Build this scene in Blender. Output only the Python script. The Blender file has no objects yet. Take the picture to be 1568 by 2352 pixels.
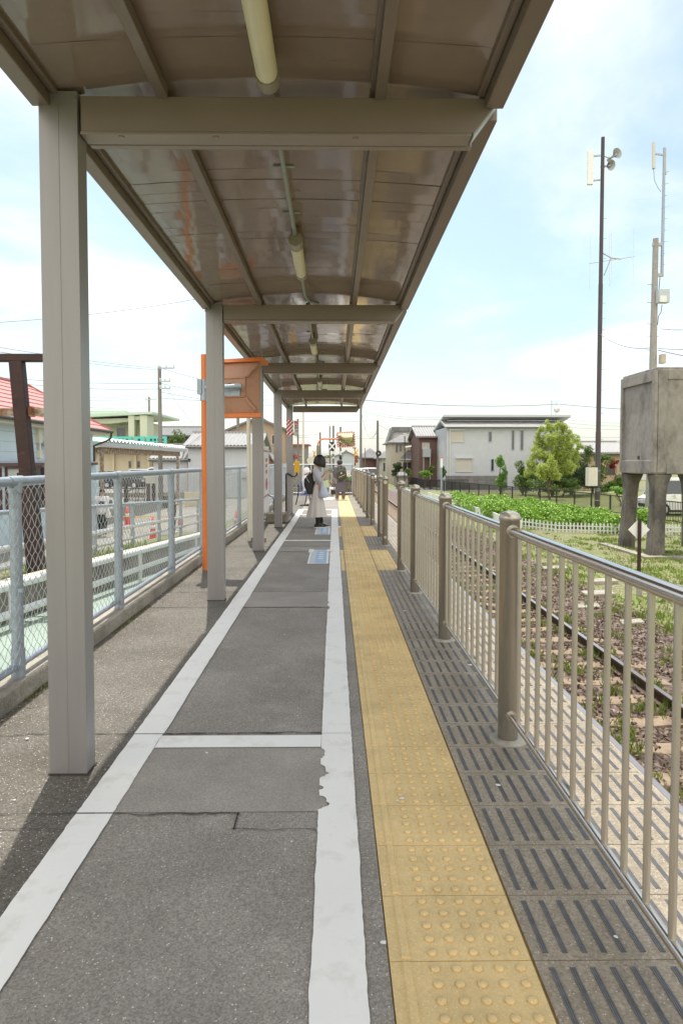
import bpy, bmesh, math, random
from mathutils import Vector, Matrix
V = Vector
R = math.radians
random.seed(7)
SC = bpy.context.scene
COL = SC.collection

# ------------------------------------------------------------------ camera
FPX = 1525.0                      # focal length in pixels of a 1568 x 2352 view of the place
CAMP = V((0, 0, 1.5))
PITCH = R(2.2); YAW = R(0.64)
cam_d = bpy.data.cameras.new('camera'); cam = bpy.data.objects.new('camera', cam_d); COL.objects.link(cam)
cam.location = CAMP
cam.rotation_euler = (R(90) - PITCH, 0, -YAW)
cam_d.sensor_fit = 'VERTICAL'; cam_d.sensor_height = 36; cam_d.lens = 36 * FPX / 2352
cam_d.shift_y = -57.4 / 2352
cam_d.clip_start = 0.05; cam_d.clip_end = 4000
SC.camera = cam
_M = cam.rotation_euler.to_matrix()
def ray(x, y):
    return _M @ V(((x - 784) / FPX, -(y - 1118.6) / FPX, -1))
def G(x, y, z=0.0):
    d = ray(x, y); return CAMP + d * ((z - CAMP.z) / d.z)
def P(x, y, Y):
    d = ray(x, y); return CAMP + d * (Y / d.y)

# ------------------------------------------------------------------ mesh builder
ORG = {}
class MB:
    def __init__(s):
        s.v = []; s.f = []; s.sm = []; s.mi = []; s.m = 0
    def add(s, vs, fs, smooth=False):
        b = len(s.v); s.v += [tuple(p) for p in vs]
        for f in fs:
            s.f.append([b + i for i in f]); s.sm.append(smooth); s.mi.append(s.m)
        return s
    def box(s, a, b):
        x0, y0, z0 = a; x1, y1, z1 = b
        if x0 > x1: x0, x1 = x1, x0
        if y0 > y1: y0, y1 = y1, y0
        if z0 > z1: z0, z1 = z1, z0
        return s.add([(x0,y0,z0),(x1,y0,z0),(x1,y1,z0),(x0,y1,z0),(x0,y0,z1),(x1,y0,z1),(x1,y1,z1),(x0,y1,z1)],
              [(3,2,1,0),(4,5,6,7),(0,1,5,4),(1,2,6,5),(2,3,7,6),(3,0,4,7)])
    def obox(s, c, hx, hy, hz):
        c = V(c); hx = V(hx); hy = V(hy); hz = V(hz)
        vs = [c + hx*i + hy*j + hz*k for k in (-1,1) for (i,j) in ((-1,-1),(1,-1),(1,1),(-1,1))]
        return s.add(vs, [(3,2,1,0),(4,5,6,7),(0,1,5,4),(1,2,6,5),(2,3,7,6),(3,0,4,7)])
    def beam(s, p, q, w, h, up=(0,0,1)):
        p = V(p); q = V(q); d = (q - p); L = d.length; d.normalize()
        u = V(up); sx = d.cross(u)
        if sx.length < 1e-5: sx = d.cross(V((0,1,0)))
        sx.normalize(); u = sx.cross(d).normalized()
        return s.obox((p + q) / 2, sx * (w/2), d * (L/2), u * (h/2))
    def tube(s, p, q, r, r2=None, n=10, caps=True, smooth=True):
        p = V(p); q = V(q); r2 = r if r2 is None else r2
        d = (q - p).normalized()
        a = d.cross(V((0,0,1)) if abs(d.z) < .9 else V((1,0,0))).normalized(); b = d.cross(a)
        vs = []
        for c, rr in ((p, r), (q, r2)):
            for i in range(n):
                t = 2*math.pi*i/n; vs.append(c + (a*math.cos(t) + b*math.sin(t))*rr)
        s.add(vs, [(i, (i+1)%n, n+(i+1)%n, n+i) for i in range(n)], smooth)
        if caps:
            s.add(vs[:n], [tuple(range(n-1,-1,-1))]); s.add(vs[n:], [tuple(range(n))])
        return s
    def path(s, pts, r, n=8, caps=True, flat=None):
        pts = [V(p) for p in pts]
        rs = r if isinstance(r, (list, tuple)) else [r]*len(pts)
        T = []
        for i in range(len(pts)):
            T.append((pts[min(i+1, len(pts)-1)] - pts[max(i-1, 0)]).normalized())
        a = T[0].cross(V((0,0,1)) if abs(T[0].z) < .9 else V((1,0,0))).normalized()
        vs = []
        for i, p in enumerate(pts):
            a = (a - T[i]*a.dot(T[i])).normalized(); b = T[i].cross(a)
            for k in range(n):
                t = 2*math.pi*k/n; vs.append(p + (a*math.cos(t) + b*math.sin(t))*rs[i])
        fs = [(j*n+i, j*n+(i+1)%n, (j+1)*n+(i+1)%n, (j+1)*n+i) for j in range(len(pts)-1) for i in range(n)]
        s.add(vs, fs, True)
        if caps:
            s.add(vs[:n], [tuple(range(n-1,-1,-1))]); s.add(vs[-n:], [tuple(range(n))])
        return s
    def loft(s, rings, cap0=True, cap1=True, smooth=True):
        n = len(rings[0]); vs = [p for r in rings for p in r]
        fs = [(j*n+i, j*n+(i+1)%n, (j+1)*n+(i+1)%n, (j+1)*n+i) for j in range(len(rings)-1) for i in range(n)]
        if cap0: fs.append(tuple(range(n-1,-1,-1)))
        if cap1: fs.append(tuple((len(rings)-1)*n+i for i in range(n)))
        return s.add(vs, fs, smooth)
    def lathe(s, prof, o=(0,0,0), n=16, smooth=True):
        o = V(o)
        rings = [[o + V((r*math.cos(2*math.pi*i/n), r*math.sin(2*math.pi*i/n), z)) for i in range(n)] for r, z in prof]
        return s.loft(rings, True, True, smooth)
    def prism(s, poly, vec, smooth=False):
        n = len(poly); vec = V(vec); vs = [V(p) for p in poly] + [V(p) + vec for p in poly]
        fs = [tuple(range(n-1,-1,-1)), tuple(range(n, 2*n))] + [(i, (i+1)%n, n+(i+1)%n, n+i) for i in range(n)]
        return s.add(vs, fs, smooth)
    def quad(s, *p):
        return s.add(p, [tuple(range(len(p)))])
    def ball(s, c, r, n=12, m=8):
        c = V(c); r = (r, r, r) if not isinstance(r, (tuple, list)) else r
        rings = []
        for j in range(1, m):
            ph = math.pi*j/m
            rings.append([c + V((r[0]*math.sin(ph)*math.cos(2*math.pi*i/n), r[1]*math.sin(ph)*math.sin(2*math.pi*i/n), -r[2]*math.cos(ph))) for i in range(n)])
        return s.loft(rings)
    def build(s, name, mats, parent=None, label=None, cat=None, group=None, kind=None, org=None, bevel=0, fix=True):
        me = bpy.data.meshes.new(name)
        if parent is not None: o0 = ORG.get(parent.name, V((0,0,0)))
        elif org is not None: o0 = V(org)
        elif kind == 'structure' or not s.v: o0 = V((0,0,0))
        else:
            xs = [p[0] for p in s.v]; ys = [p[1] for p in s.v]; zs = [p[2] for p in s.v]
            o0 = V(((min(xs)+max(xs))/2, (min(ys)+max(ys))/2, min(zs)))
        me.from_pydata([(p[0]-o0.x, p[1]-o0.y, p[2]-o0.z) for p in s.v], [], s.f)
        if not isinstance(mats, (list, tuple)): mats = [mats]
        for m in mats: me.materials.append(m)
        me.polygons.foreach_set('use_smooth', s.sm)
        me.polygons.foreach_set('material_index', s.mi)
        if fix and len(s.f) < 60000:
            bm = bmesh.new(); bm.from_mesh(me); bmesh.ops.recalc_face_normals(bm, faces=bm.faces); bm.to_mesh(me); bm.free()
        me.update()
        o = bpy.data.objects.new(name, me); COL.objects.link(o)
        if parent is not None: o.parent = parent; ORG[o.name] = o0
        else: o.location = o0; ORG[o.name] = o0
        if bevel:
            b = o.modifiers.new('bevel', 'BEVEL'); b.width = bevel; b.segments = 2; b.limit_method = 'ANGLE'; b.angle_limit = R(40)
        tag(o, label, cat, group, kind)
        return o

def build_each(mb, name, mats, parent):
    """every connected piece of mb becomes an object of its own"""
    par = list(range(len(mb.v)))
    def fd(i):
        while par[i] != i: par[i] = par[par[i]]; i = par[i]
        return i
    key = {}
    for i, p in enumerate(mb.v):
        k = (round(p[0],5), round(p[1],5), round(p[2],5)); j = key.setdefault(k, i); par[fd(i)] = fd(j)
    for f in mb.f:
        for i in f[1:]: par[fd(i)] = fd(f[0])
    groups = {}
    for n, f in enumerate(mb.f): groups.setdefault(fd(f[0]), []).append(n)
    out = []
    for g in groups.values():
        m = MB(); mp = {}
        for n in g:
            idx = []
            for i in mb.f[n]:
                if i not in mp: mp[i] = len(m.v); m.v.append(mb.v[i])
                idx.append(mp[i])
            m.f.append(idx); m.sm.append(mb.sm[n]); m.mi.append(mb.mi[n])
        out.append(m.build(name, mats, parent))
    return out
def tag(o, label=None, cat=None, group=None, kind=None):
    if label: o['label'] = label
    if cat: o['category'] = cat
    if group: o['group'] = group
    if kind: o['kind'] = kind
    return o
def thing(name, label, cat, loc=(0,0,0), group=None):
    o = bpy.data.objects.new(name, None); COL.objects.link(o); o.location = loc; o.empty_display_size = .2
    ORG[o.name] = V(loc)
    return tag(o, label, cat, group)
def copy_tree(o, parent=None, loc=None, rz=None, label=None, group=None):
    c = o.copy(); COL.objects.link(c); ORG[c.name] = ORG.get(o.name, V((0,0,0)))
    if parent is not None: c.parent = parent
    if loc is not None: c.location = loc
    if rz is not None: c.rotation_euler = (0, 0, rz)
    if label: c['label'] = label
    if group: c['group'] = group
    for ch in list(o.children): copy_tree(ch, c)
    return c
def part_copy(o, parent, off):
    c = o.copy(); COL.objects.link(c); c.parent = parent; c.location = V(o.location) + V(off); return c

# ------------------------------------------------------------------ materials
def nodes(m):
    m.use_nodes = True; nt = m.node_tree
    return nt, nt.nodes['Principled BSDF']
def link(nt, a, b): nt.links.new(a, b)
MATS = {}
def pm(name, c, rough=.6, metal=0.0, var=.12, scale=4.0, bump=0.0, bscale=60.0, c2=None, c2amt=.5, c2scale=3.0, spec=.5, coat=0.0, trans=0.0, stretch=None):
    """painted / plain surface: base colour with a soft large variation, an optional second colour in patches, fine bump"""
    m = bpy.data.materials.new(name); nt, b = nodes(m); N = nt.nodes
    tc = N.new('ShaderNodeTexCoord'); co = tc.outputs['Object']
    if stretch:
        mp = N.new('ShaderNodeMapping'); mp.inputs['Scale'].default_value = stretch; link(nt, co, mp.inputs['Vector']); co = mp.outputs['Vector']
    no = N.new('ShaderNodeTexNoise'); no.inputs['Scale'].default_value = scale; no.inputs['Detail'].default_value = 6; no.inputs['Roughness'].default_value = .65
    link(nt, co, no.inputs['Vector'])
    rp = N.new('ShaderNodeMapRange'); rp.inputs[1].default_value = .3; rp.inputs[2].default_value = .7
    rp.inputs[3].default_value = 1 - var; rp.inputs[4].default_value = 1 + var
    link(nt, no.outputs['Fac'], rp.inputs[0])
    mx = N.new('ShaderNodeVectorMath'); mx.operation = 'MULTIPLY'
    mx.inputs[0].default_value = c[:3]
    link(nt, rp.outputs[0], mx.inputs[1]); out = mx.outputs[0]
    if c2 is not None:
        n2 = N.new('ShaderNodeTexNoise'); n2.inputs['Scale'].default_value = c2scale; n2.inputs['Detail'].default_value = 8; n2.inputs['Roughness'].default_value = .7
        link(nt, co, n2.inputs['Vector'])
        cr = N.new('ShaderNodeMapRange'); cr.inputs[1].default_value = 1 - c2amt - .08; cr.inputs[2].default_value = 1 - c2amt + .1
        link(nt, n2.outputs['Fac'], cr.inputs[0])
        mi = N.new('ShaderNodeMix'); mi.data_type = 'RGBA'; mi.inputs['B'].default_value = (*c2[:3], 1)
        link(nt, cr.outputs[0], mi.inputs['Factor']); link(nt, out, mi.inputs['A']); out = mi.outputs['Result']
    link(nt, out, b.inputs['Base Color'])
    b.inputs['Roughness'].default_value = rough; b.inputs['Metallic'].default_value = metal
    b.inputs['Specular IOR Level'].default_value = spec
    if coat: b.inputs['Coat Weight'].default_value = coat; b.inputs['Coat Roughness'].default_value = .06
    if trans: b.inputs['Transmission Weight'].default_value = trans
    if bump:
        nb = N.new('ShaderNodeTexNoise'); nb.inputs['Scale'].default_value = bscale; nb.inputs['Detail'].default_value = 4
        link(nt, co, nb.inputs['Vector'])
        bp = N.new('ShaderNodeBump'); bp.inputs['Strength'].default_value = bump; bp.inputs['Distance'].default_value = .01
        link(nt, nb.outputs['Fac'], bp.inputs['Height']); link(nt, bp.outputs[0], b.inputs['Normal'])
    MATS[name] = m
    return m

def aggregate(name, base, var, speck, speck_amt, scale=150., fine_var=.14,  rough=.85, tint=None, bump=.5, patch=1.2, stain=None, stain_amt=.45, stain_scale=1.2):
    """asphalt / concrete with visible stone grains"""
    m = bpy.data.materials.new(name); nt, b = nodes(m); N = nt.nodes
    co = N.new('ShaderNodeNewGeometry').outputs['Position']
    big = N.new('ShaderNodeTexNoise'); big.inputs['Scale'].default_value = patch; big.inputs['Detail'].default_value = 8; big.inputs['Roughness'].default_value = .7
    link(nt, co, big.inputs['Vector'])
    vo = N.new('ShaderNodeTexVoronoi'); vo.inputs['Scale'].default_value = scale; link(nt, co, vo.inputs['Vector'])
    fine = N.new('ShaderNodeTexNoise'); fine.inputs['Scale'].default_value = scale*.45; fine.inputs['Detail'].default_value = 3; link(nt, co, fine.inputs['Vector'])
    # grain brightness from the cell colour
    sep = N.new('ShaderNodeSeparateColor'); link(nt, vo.outputs['Color'], sep.inputs[0])
    g = N.new('ShaderNodeMapRange'); g.inputs[3].default_value = 1 - var; g.inputs[4].default_value = 1 + var; link(nt, sep.outputs[0], g.inputs[0])
    f = N.new('ShaderNodeMapRange'); f.inputs[1].default_value = .3; f.inputs[2].default_value = .7; f.inputs[3].default_value = 1-fine_var; f.inputs[4].default_value = 1+fine_var; link(nt, fine.outputs['Fac'], f.inputs[0])
    p = N.new('ShaderNodeMapRange'); p.inputs[1].default_value = .3; p.inputs[2].default_value = .7; p.inputs[3].default_value = .82; p.inputs[4].default_value = 1.18; link(nt, big.outputs['Fac'], p.inputs[0])
    m1 = N.new('ShaderNodeMath'); m1.operation = 'MULTIPLY'; link(nt, g.outputs[0], m1.inputs[0]); link(nt, f.outputs[0], m1.inputs[1])
    m2 = N.new('ShaderNodeMath'); m2.operation = 'MULTIPLY'; link(nt, m1.outputs[0], m2.inputs[0]); link(nt, p.outputs[0], m2.inputs[1])
    mul = N.new('ShaderNodeVectorMath'); mul.operation = 'MULTIPLY'; mul.inputs[0].default_value = base; link(nt, m2.outputs[0], mul.inputs[1]); out = mul.outputs[0]
    if stain:
        n2 = N.new('ShaderNodeTexNoise'); n2.inputs['Scale'].default_value = stain_scale; n2.inputs['Detail'].default_value = 9; n2.inputs['Roughness'].default_value = .72; link(nt, co, n2.inputs['Vector'])
        r2 = N.new('ShaderNodeMapRange'); r2.inputs[1].default_value = 1 - stain_amt - .1; r2.inputs[2].default_value = 1 - stain_amt + .15; link(nt, n2.outputs['Fac'], r2.inputs[0])
        mi = N.new('ShaderNodeMix'); mi.data_type = 'RGBA'; link(nt, r2.outputs[0], mi.inputs['Factor']); link(nt, out, mi.inputs['A'])
        ml2 = N.new('ShaderNodeVectorMath'); ml2.operation = 'MULTIPLY'; ml2.inputs[0].default_value = stain; link(nt, m1.outputs[0], ml2.inputs[1]); link(nt, ml2.outputs[0], mi.inputs['B']); out = mi.outputs['Result']
    # scattered pale stones
    sm = N.new('ShaderNodeMath'); sm.operation = 'GREATER_THAN'; sm.inputs[1].default_value = 1 - speck_amt; link(nt, sep.outputs[1], sm.inputs[0])
    dd = N.new('ShaderNodeMath'); dd.operation = 'LESS_THAN'; dd.inputs[1].default_value = .42; link(nt, vo.outputs['Distance'], dd.inputs[0])
    sd = N.new('ShaderNodeMath'); sd.operation = 'MULTIPLY'; link(nt, sm.outputs[0], sd.inputs[0]); link(nt, dd.outputs[0], sd.inputs[1])
    mi = N.new('ShaderNodeMix'); mi.data_type = 'RGBA'; mi.inputs['B'].default_value = (*speck, 1); link(nt, sd.outputs[0], mi.inputs['Factor']); link(nt, out, mi.inputs['A'])
    link(nt, mi.outputs['Result'], b.inputs['Base Color']); b.inputs['Roughness'].default_value = rough
    b.inputs['Specular IOR Level'].default_value = .35
    bp = N.new('ShaderNodeBump'); bp.inputs['Strength'].default_value = bump; bp.inputs['Distance'].default_value = .004
    link(nt, m1.outputs[0], bp.inputs['Height']); link(nt, bp.outputs[0], b.inputs['Normal'])
    MATS[name] = m
    return m

def leafmat(name, c1, c2, c3, transl=.35, rough=.55):
    m = bpy.data.materials.new(name); nt, b = nodes(m); N = nt.nodes
    ge = N.new('ShaderNodeNewGeometry')
    cr = N.new('ShaderNodeValToRGB'); e = cr.color_ramp.elements
    e[0].color = (*c1, 1); e[1].color = (*c3, 1); k = e.new(.5); k.color = (*c2, 1)
    link(nt, ge.outputs['Random Per Island'], cr.inputs[0])
    link(nt, cr.outputs[0], b.inputs['Base Color']); b.inputs['Roughness'].default_value = rough
    tr = N.new('ShaderNodeBsdfTranslucent'); link(nt, cr.outputs[0], tr.inputs['Color'])
    ms = N.new('ShaderNodeMixShader'); ms.inputs[0].default_value = transl
    link(nt, b.outputs[0], ms.inputs[1]); link(nt, tr.outputs[0], ms.inputs[2])
    link(nt, ms.outputs[0], nt.nodes['Material Output'].inputs['Surface'])
    MATS[name] = m
    return m

def bricks(name, c, c2, mortar, w, h, ms=.01, rough=.7, bump=.4, off=.5, axis='XZ', var=.1):
    m = bpy.data.materials.new(name); nt, b = nodes(m); N = nt.nodes
    co = N.new('ShaderNodeTexCoord').outputs['Object']
    mp = N.new('ShaderNodeMapping')
    if axis == 'XZ': mp.inputs['Rotation'].default_value = (R(-90), 0, 0)
    sp = N.new('ShaderNodeSeparateXYZ'); link(nt, co, sp.inputs[0])
    cb = N.new('ShaderNodeCombineXYZ')
    ad = N.new('ShaderNodeMath'); ad.operation = 'ADD'; link(nt, sp.outputs[0], ad.inputs[0]); link(nt, sp.outputs[1], ad.inputs[1])
    if axis == 'XZ': link(nt, ad.outputs[0], cb.inputs[0]); link(nt, sp.outputs[2], cb.inputs[1])
    else: link(nt, sp.outputs[0], cb.inputs[0]); link(nt, sp.outputs[1], cb.inputs[1])
    br = N.new('ShaderNodeTexBrick'); br.inputs['Scale'].default_value = 1; br.inputs['Brick Width'].default_value = w; br.inputs['Row Height'].default_value = h
    br.inputs['Mortar Size'].default_value = ms; br.inputs['Color1'].default_value = (*c, 1); br.inputs['Color2'].default_value = (*c2, 1); br.inputs['Mortar'].default_value = (*mortar, 1)
    br.offset = off; link(nt, cb.outputs[0], br.inputs['Vector'])
    no = N.new('ShaderNodeTexNoise'); no.inputs['Scale'].default_value = 1.5; no.inputs['Detail'].default_value = 8; link(nt, co, no.inputs['Vector'])
    rp = N.new('ShaderNodeMapRange'); rp.inputs[1].default_value = .3; rp.inputs[2].default_value = .7; rp.inputs[3].default_value = 1-var; rp.inputs[4].default_value = 1+var; link(nt, no.outputs['Fac'], rp.inputs[0])
    mu = N.new('ShaderNodeVectorMath'); mu.operation = 'MULTIPLY'; link(nt, br.outputs['Color'], mu.inputs[0]); link(nt, rp.outputs[0], mu.inputs[1])
    link(nt, mu.outputs[0], b.inputs['Base Color']); b.inputs['Roughness'].default_value = rough
    bp = N.new('ShaderNodeBump'); bp.invert = True; bp.inputs['Strength'].default_value = bump; bp.inputs['Distance'].default_value = .01
    link(nt, br.outputs['Fac'], bp.inputs['Height']); link(nt, bp.outputs[0], b.inputs['Normal'])
    MATS[name] = m
    return m

# canopy metals
M_ALU   = pm('bronze_paint_aluminium', (.31,.296,.292), rough=.34, metal=.25, var=.05, scale=1.5, bump=.02, bscale=300, stretch=(8,8,.6))
M_BEAM  = pm('bronze_paint_beam', (.300,.246,.218), rough=.38, metal=.1, var=.06, scale=2)
M_FRAME = pm('bronze_paint_frame', (.215,.170,.142), rough=.36, metal=.15, var=.08, scale=3)
M_SOFF  = pm('glossy_soffit', (.275,.209,.172), rough=.085, metal=0, var=.10, scale=2.5, spec=.55)
M_ROOFTOP = pm('roof_top_sheet', (.3,.27,.23), rough=.5)
M_LAMP  = pm('lamp_diffuser_cream', (.74,.68,.50), rough=.35, var=.05)
M_LAMPCAP = pm('lamp_cap_grey', (.30,.27,.22), rough=.4)
M_COND  = pm('galvanised_conduit', (.33,.36,.33), rough=.45, metal=.5, var=.18, scale=20)
M_GALV  = pm('galvanised_pipe', (.37,.42,.475), rough=.42, metal=.4, var=.1, scale=9, c2=(.30,.345,.40), c2amt=.5, c2scale=30)
M_CHAIN = pm('galvanised_wire', (.55,.57,.57), rough=.4, metal=.5, var=.1)
M_WHITEP = pm('white_pipe_paint', (.78,.79,.79), rough=.35, var=.05, c2=(.6,.6,.58), c2amt=.34, c2scale=6)
M_STEEL = pm('bronzed_stainless', (.49,.45,.385), rough=.27, metal=.5, var=.10, scale=5, stretch=(14,14,1.2), c2=(.38,.29,.205), c2amt=.32, c2scale=4)
M_STEELB = pm('polished_stainless', (.62,.58,.53), rough=.16, metal=.95, var=.08, scale=8, stretch=(20,1,20), bump=.02, bscale=200)
M_PAD   = pm('mortar_pad', (.36,.34,.29), rough=.9, var=.25, scale=14, bump=.4)
M_ORANGE = pm('orange_paint', (.72,.20,.045), rough=.45, var=.08, scale=6)
M_ORFADE = pm('faded_orange_back', (.47,.25,.165), rough=.5, var=.14, scale=7, c2=(.36,.20,.11), c2amt=.42, c2scale=7)
M_WLINE = pm('white_line_paint', (.80,.79,.75), rough=.7, var=.035, scale=2.5, c2=(.66,.64,.58), c2amt=.40, c2scale=5, bump=.05, bscale=160)
M_ASPH  = aggregate('asphalt_dark', (.292,.268,.236), .26, (.66,.63,.56), .026, scale=170, fine_var=.06, bump=.5, patch=.9, stain=(.228,.208,.18), stain_amt=.5, stain_scale=1.6)
M_ASPHP = aggregate('asphalt_patch_fine', (.305,.282,.25), .12, (.4,.39,.36), .012, scale=210, bump=.35, patch=1.4)
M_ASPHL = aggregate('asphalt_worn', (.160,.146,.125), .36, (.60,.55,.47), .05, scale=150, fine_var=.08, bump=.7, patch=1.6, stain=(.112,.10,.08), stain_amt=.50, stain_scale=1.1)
M_CRACK = pm('dark_joint', (.055,.05,.043), rough=.95)
M_YEL   = aggregate('yellow_tactile_concrete', (.665,.50,.245), .05, (.80,.66,.42), .04, scale=260, fine_var=.06, bump=.12, patch=2.2, stain=(.50,.385,.21), stain_amt=.37, stain_scale=4.2)
M_YELG  = pm('yellow_groove_dirt', (.40,.27,.10), rough=.9, var=.3, scale=20)
M_PAVE  = aggregate('grey_edge_paver', (.335,.290,.225), .18, (.55,.5,.42), .05, scale=170, bump=.5, patch=1.5, stain=(.25,.212,.16), stain_amt=.50, stain_scale=2.0)
M_STRIP = pm('anti_slip_rubber', (.125,.125,.13), rough=.5, var=.3, scale=25)
M_CONC  = aggregate('kerb_concrete', (.36,.33,.275), .12, (.5,.47,.4), .04, scale=120, bump=.5, patch=2.0, stain=(.20,.18,.145), stain_amt=.47, stain_scale=2.2)
M_CONCD = aggregate('old_concrete_wall', (.30,.268,.225), .14, (.36,.34,.3), .03, scale=70, bump=.7, patch=1.2, stain=(.10,.09,.078), stain_amt=.47, stain_scale=1.3)
M_MOSS  = leafmat('moss', (.10,.12,.015), (.16,.17,.02), (.22,.2,.05), transl=.1)
M_GREENF = pm('green_ramp_paint', (.295,.375,.315), rough=.75, var=.07, scale=2.5, bump=.2, bscale=120, c2=(.25,.32,.27), c2amt=.42, c2scale=1.5)
M_GRAVEL = aggregate('ground_gravel_grass', (.18,.158,.092), .40, (.48,.46,.40), .10, scale=30, bump=.9, patch=.7, stain=(.15,.185,.04), stain_amt=.52, stain_scale=.8)
M_LAWN  = aggregate('lawn', (.165,.185,.055), .3, (.34,.31,.14), .04, scale=18, bump=.8, patch=.5, stain=(.245,.225,.11), stain_amt=.42, stain_scale=.4)
M_LOT   = aggregate('parking_gravel', (.25,.235,.205), .22, (.45,.43,.4), .06, scale=40, bump=.6, patch=.5, stain=(.18,.18,.11), stain_amt=.42, stain_scale=.35)
M_ROAD  = aggregate('road_asphalt', (.16,.16,.16), .18, (.3,.3,.3), .04, scale=60, bump=.5, patch=.4)
M_BALL  = aggregate('ballast_bed', (.135,.098,.080), .6, (.36,.27,.21), .08, scale=15, bump=1.0, patch=1.0)
M_RAILT = pm('rail_running_top', (.46,.42,.41), rough=.30, metal=.9, var=.08)
M_RAILS = pm('rail_rusty_side', (.075,.05,.038), rough=.7, metal=.2, var=.3, scale=9, c2=(.16,.07,.03), c2amt=.4, c2scale=7)
M_SLEEP = pm('stained_concrete_sleeper', (.285,.215,.145), rough=.9, var=.22, scale=5, bump=.4, bscale=40, c2=(.19,.14,.095), c2amt=.44, c2scale=4)
M_RUST  = pm('dark_rusty_steel', (.036,.014,.012), rough=.6, metal=.1, var=.35, scale=6, c2=(.12,.042,.02), c2amt=.34, c2scale=8)
M_RUSTB = pm('peeling_rusty_beam', (.42,.37,.30), rough=.75, var=.15, scale=9, c2=(.20,.08,.032), c2amt=.52, c2scale=7)
M_BLACK = pm('black_paint', (.018,.017,.017), rough=.45, var=.2)
M_BROWNP = pm('brown_pole_paint', (.052,.038,.034), rough=.45, var=.18, scale=3)
M_POLE  = pm('spun_concrete_pole', (.37,.355,.325), rough=.8, var=.1, scale=3, bump=.2, bscale=60, c2=(.28,.26,.23), c2amt=.45, c2scale=2.2, stretch=(3,3,.6))
M_POLED = pm('dark_concrete_pole', (.20,.185,.165), rough=.8, var=.15, scale=2)
M_WHITE = pm('white_enamel', (.80,.80,.78), rough=.35, var=.03)
M_CREAMP = pm('cream_enamel', (.66,.63,.54), rough=.45, var=.05)
M_GREYM = pm('grey_enamel', (.42,.44,.46), rough=.45, var=.08)
M_RED   = pm('sign_red', (.56,.03,.03), rough=.4, var=.05)
M_PINK  = pm('faded_crimson', (.52,.07,.15), rough=.45, var=.08)
M_YELLOW = pm('signal_yellow', (.80,.44,.015), rough=.4, var=.05)
M_BLUE  = pm('sheet_blue', (.34,.47,.64), rough=.6, var=.06, scale=8)
M_PALEB = pm('sheet_pale_blue', (.52,.57,.60), rough=.6, var=.05)
M_PAPER = pm('sheet_white', (.72,.72,.68), rough=.6, var=.06)
M_GLASS = pm('dark_window_glass', (.05,.06,.07), rough=.06, var=.2, scale=.8, spec=.8)
M_BLIND = bricks('white_blind', (.62,.61,.55), (.58,.57,.52), (.42,.41,.37), 9, .035, .006, var=.05)
M_RUBBER = pm('tyre_rubber', (.02,.02,.02), rough=.8)
M_CHROME = pm('silver_trim', (.6,.6,.62), rough=.25, metal=.8, var=.05)
M_MIRROR = pm('traffic_mirror_glass', (.62,.55,.42), rough=.03, metal=1.0, var=.04)
M_LGLASS = pm('headlamp_glass', (.7,.72,.75), rough=.1, spec=.8, var=.05)
M_CABLE = pm('cable_black', (.03,.03,.032), rough=.6)
M_WIRE  = pm('overhead_cable', (.30,.31,.33), rough=.6)
M_CONE  = pm('cone_red', (.80,.08,.035), rough=.5, var=.08)

# ------------------------------------------------------------------ text on things
def text(s, size, mat, loc, rot, parent, name='lettering', sx=1.0, depth=.002, align='CENTER'):
    cu = bpy.data.curves.new(name, 'FONT'); cu.body = s; cu.size = size; cu.align_x = align; cu.align_y = 'CENTER'; cu.extrude = depth/2
    cu.resolution_u = 2
    t = bpy.data.objects.new(name + '_curve', cu); COL.objects.link(t)
    bpy.context.view_layer.update()
    me = bpy.data.meshes.new_from_object(t.evaluated_get(bpy.context.evaluated_depsgraph_get()))
    bpy.data.objects.remove(t); bpy.data.curves.remove(cu)
    me.materials.clear(); me.materials.append(mat)
    o = bpy.data.objects.new(name, me); COL.objects.link(o)
    o.parent = parent; o.location = V(loc) - ORG.get(parent.name, V((0,0,0))); o.rotation_euler = rot; o.scale = (sx, 1, 1)
    return o

# ------------------------------------------------------------------ leaves
def leaves(mb, blobs, n, size, rnd, shell=.55, asp=.55, droop=0.0):
    tot = sum((b[1][0]*b[1][1]*b[1][2])**.67 for b in blobs)
    for c, r in blobs:
        k = int(n * (r[0]*r[1]*r[2])**.67 / tot)
        for _ in range(k):
            while True:
                d = V((rnd.uniform(-1,1), rnd.uniform(-1,1), rnd.uniform(-1,1)))
                if .05 < d.length < 1: break
            L = d.length; d = d / L; L = L**(1-shell) * (1 + rnd.gauss(0, .07))
            p = V(c) + V((d.x*r[0]*L, d.y*r[1]*L, d.z*r[2]*L))
            nrm = (d*.7 + V((rnd.gauss(0,.7), rnd.gauss(0,.7), rnd.gauss(.3,.7)))).normalized()
            a = nrm.cross(V((rnd.gauss(0,1), rnd.gauss(0,1), rnd.gauss(0,1)-droop))).normalized(); b = nrm.cross(a)
            s = size * rnd.uniform(.6, 1.35)
            mb.add([p - a*s, p - b*s*asp, p + a*s, p + b*s*asp], [(0,1,2,3)])
    return mb
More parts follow.
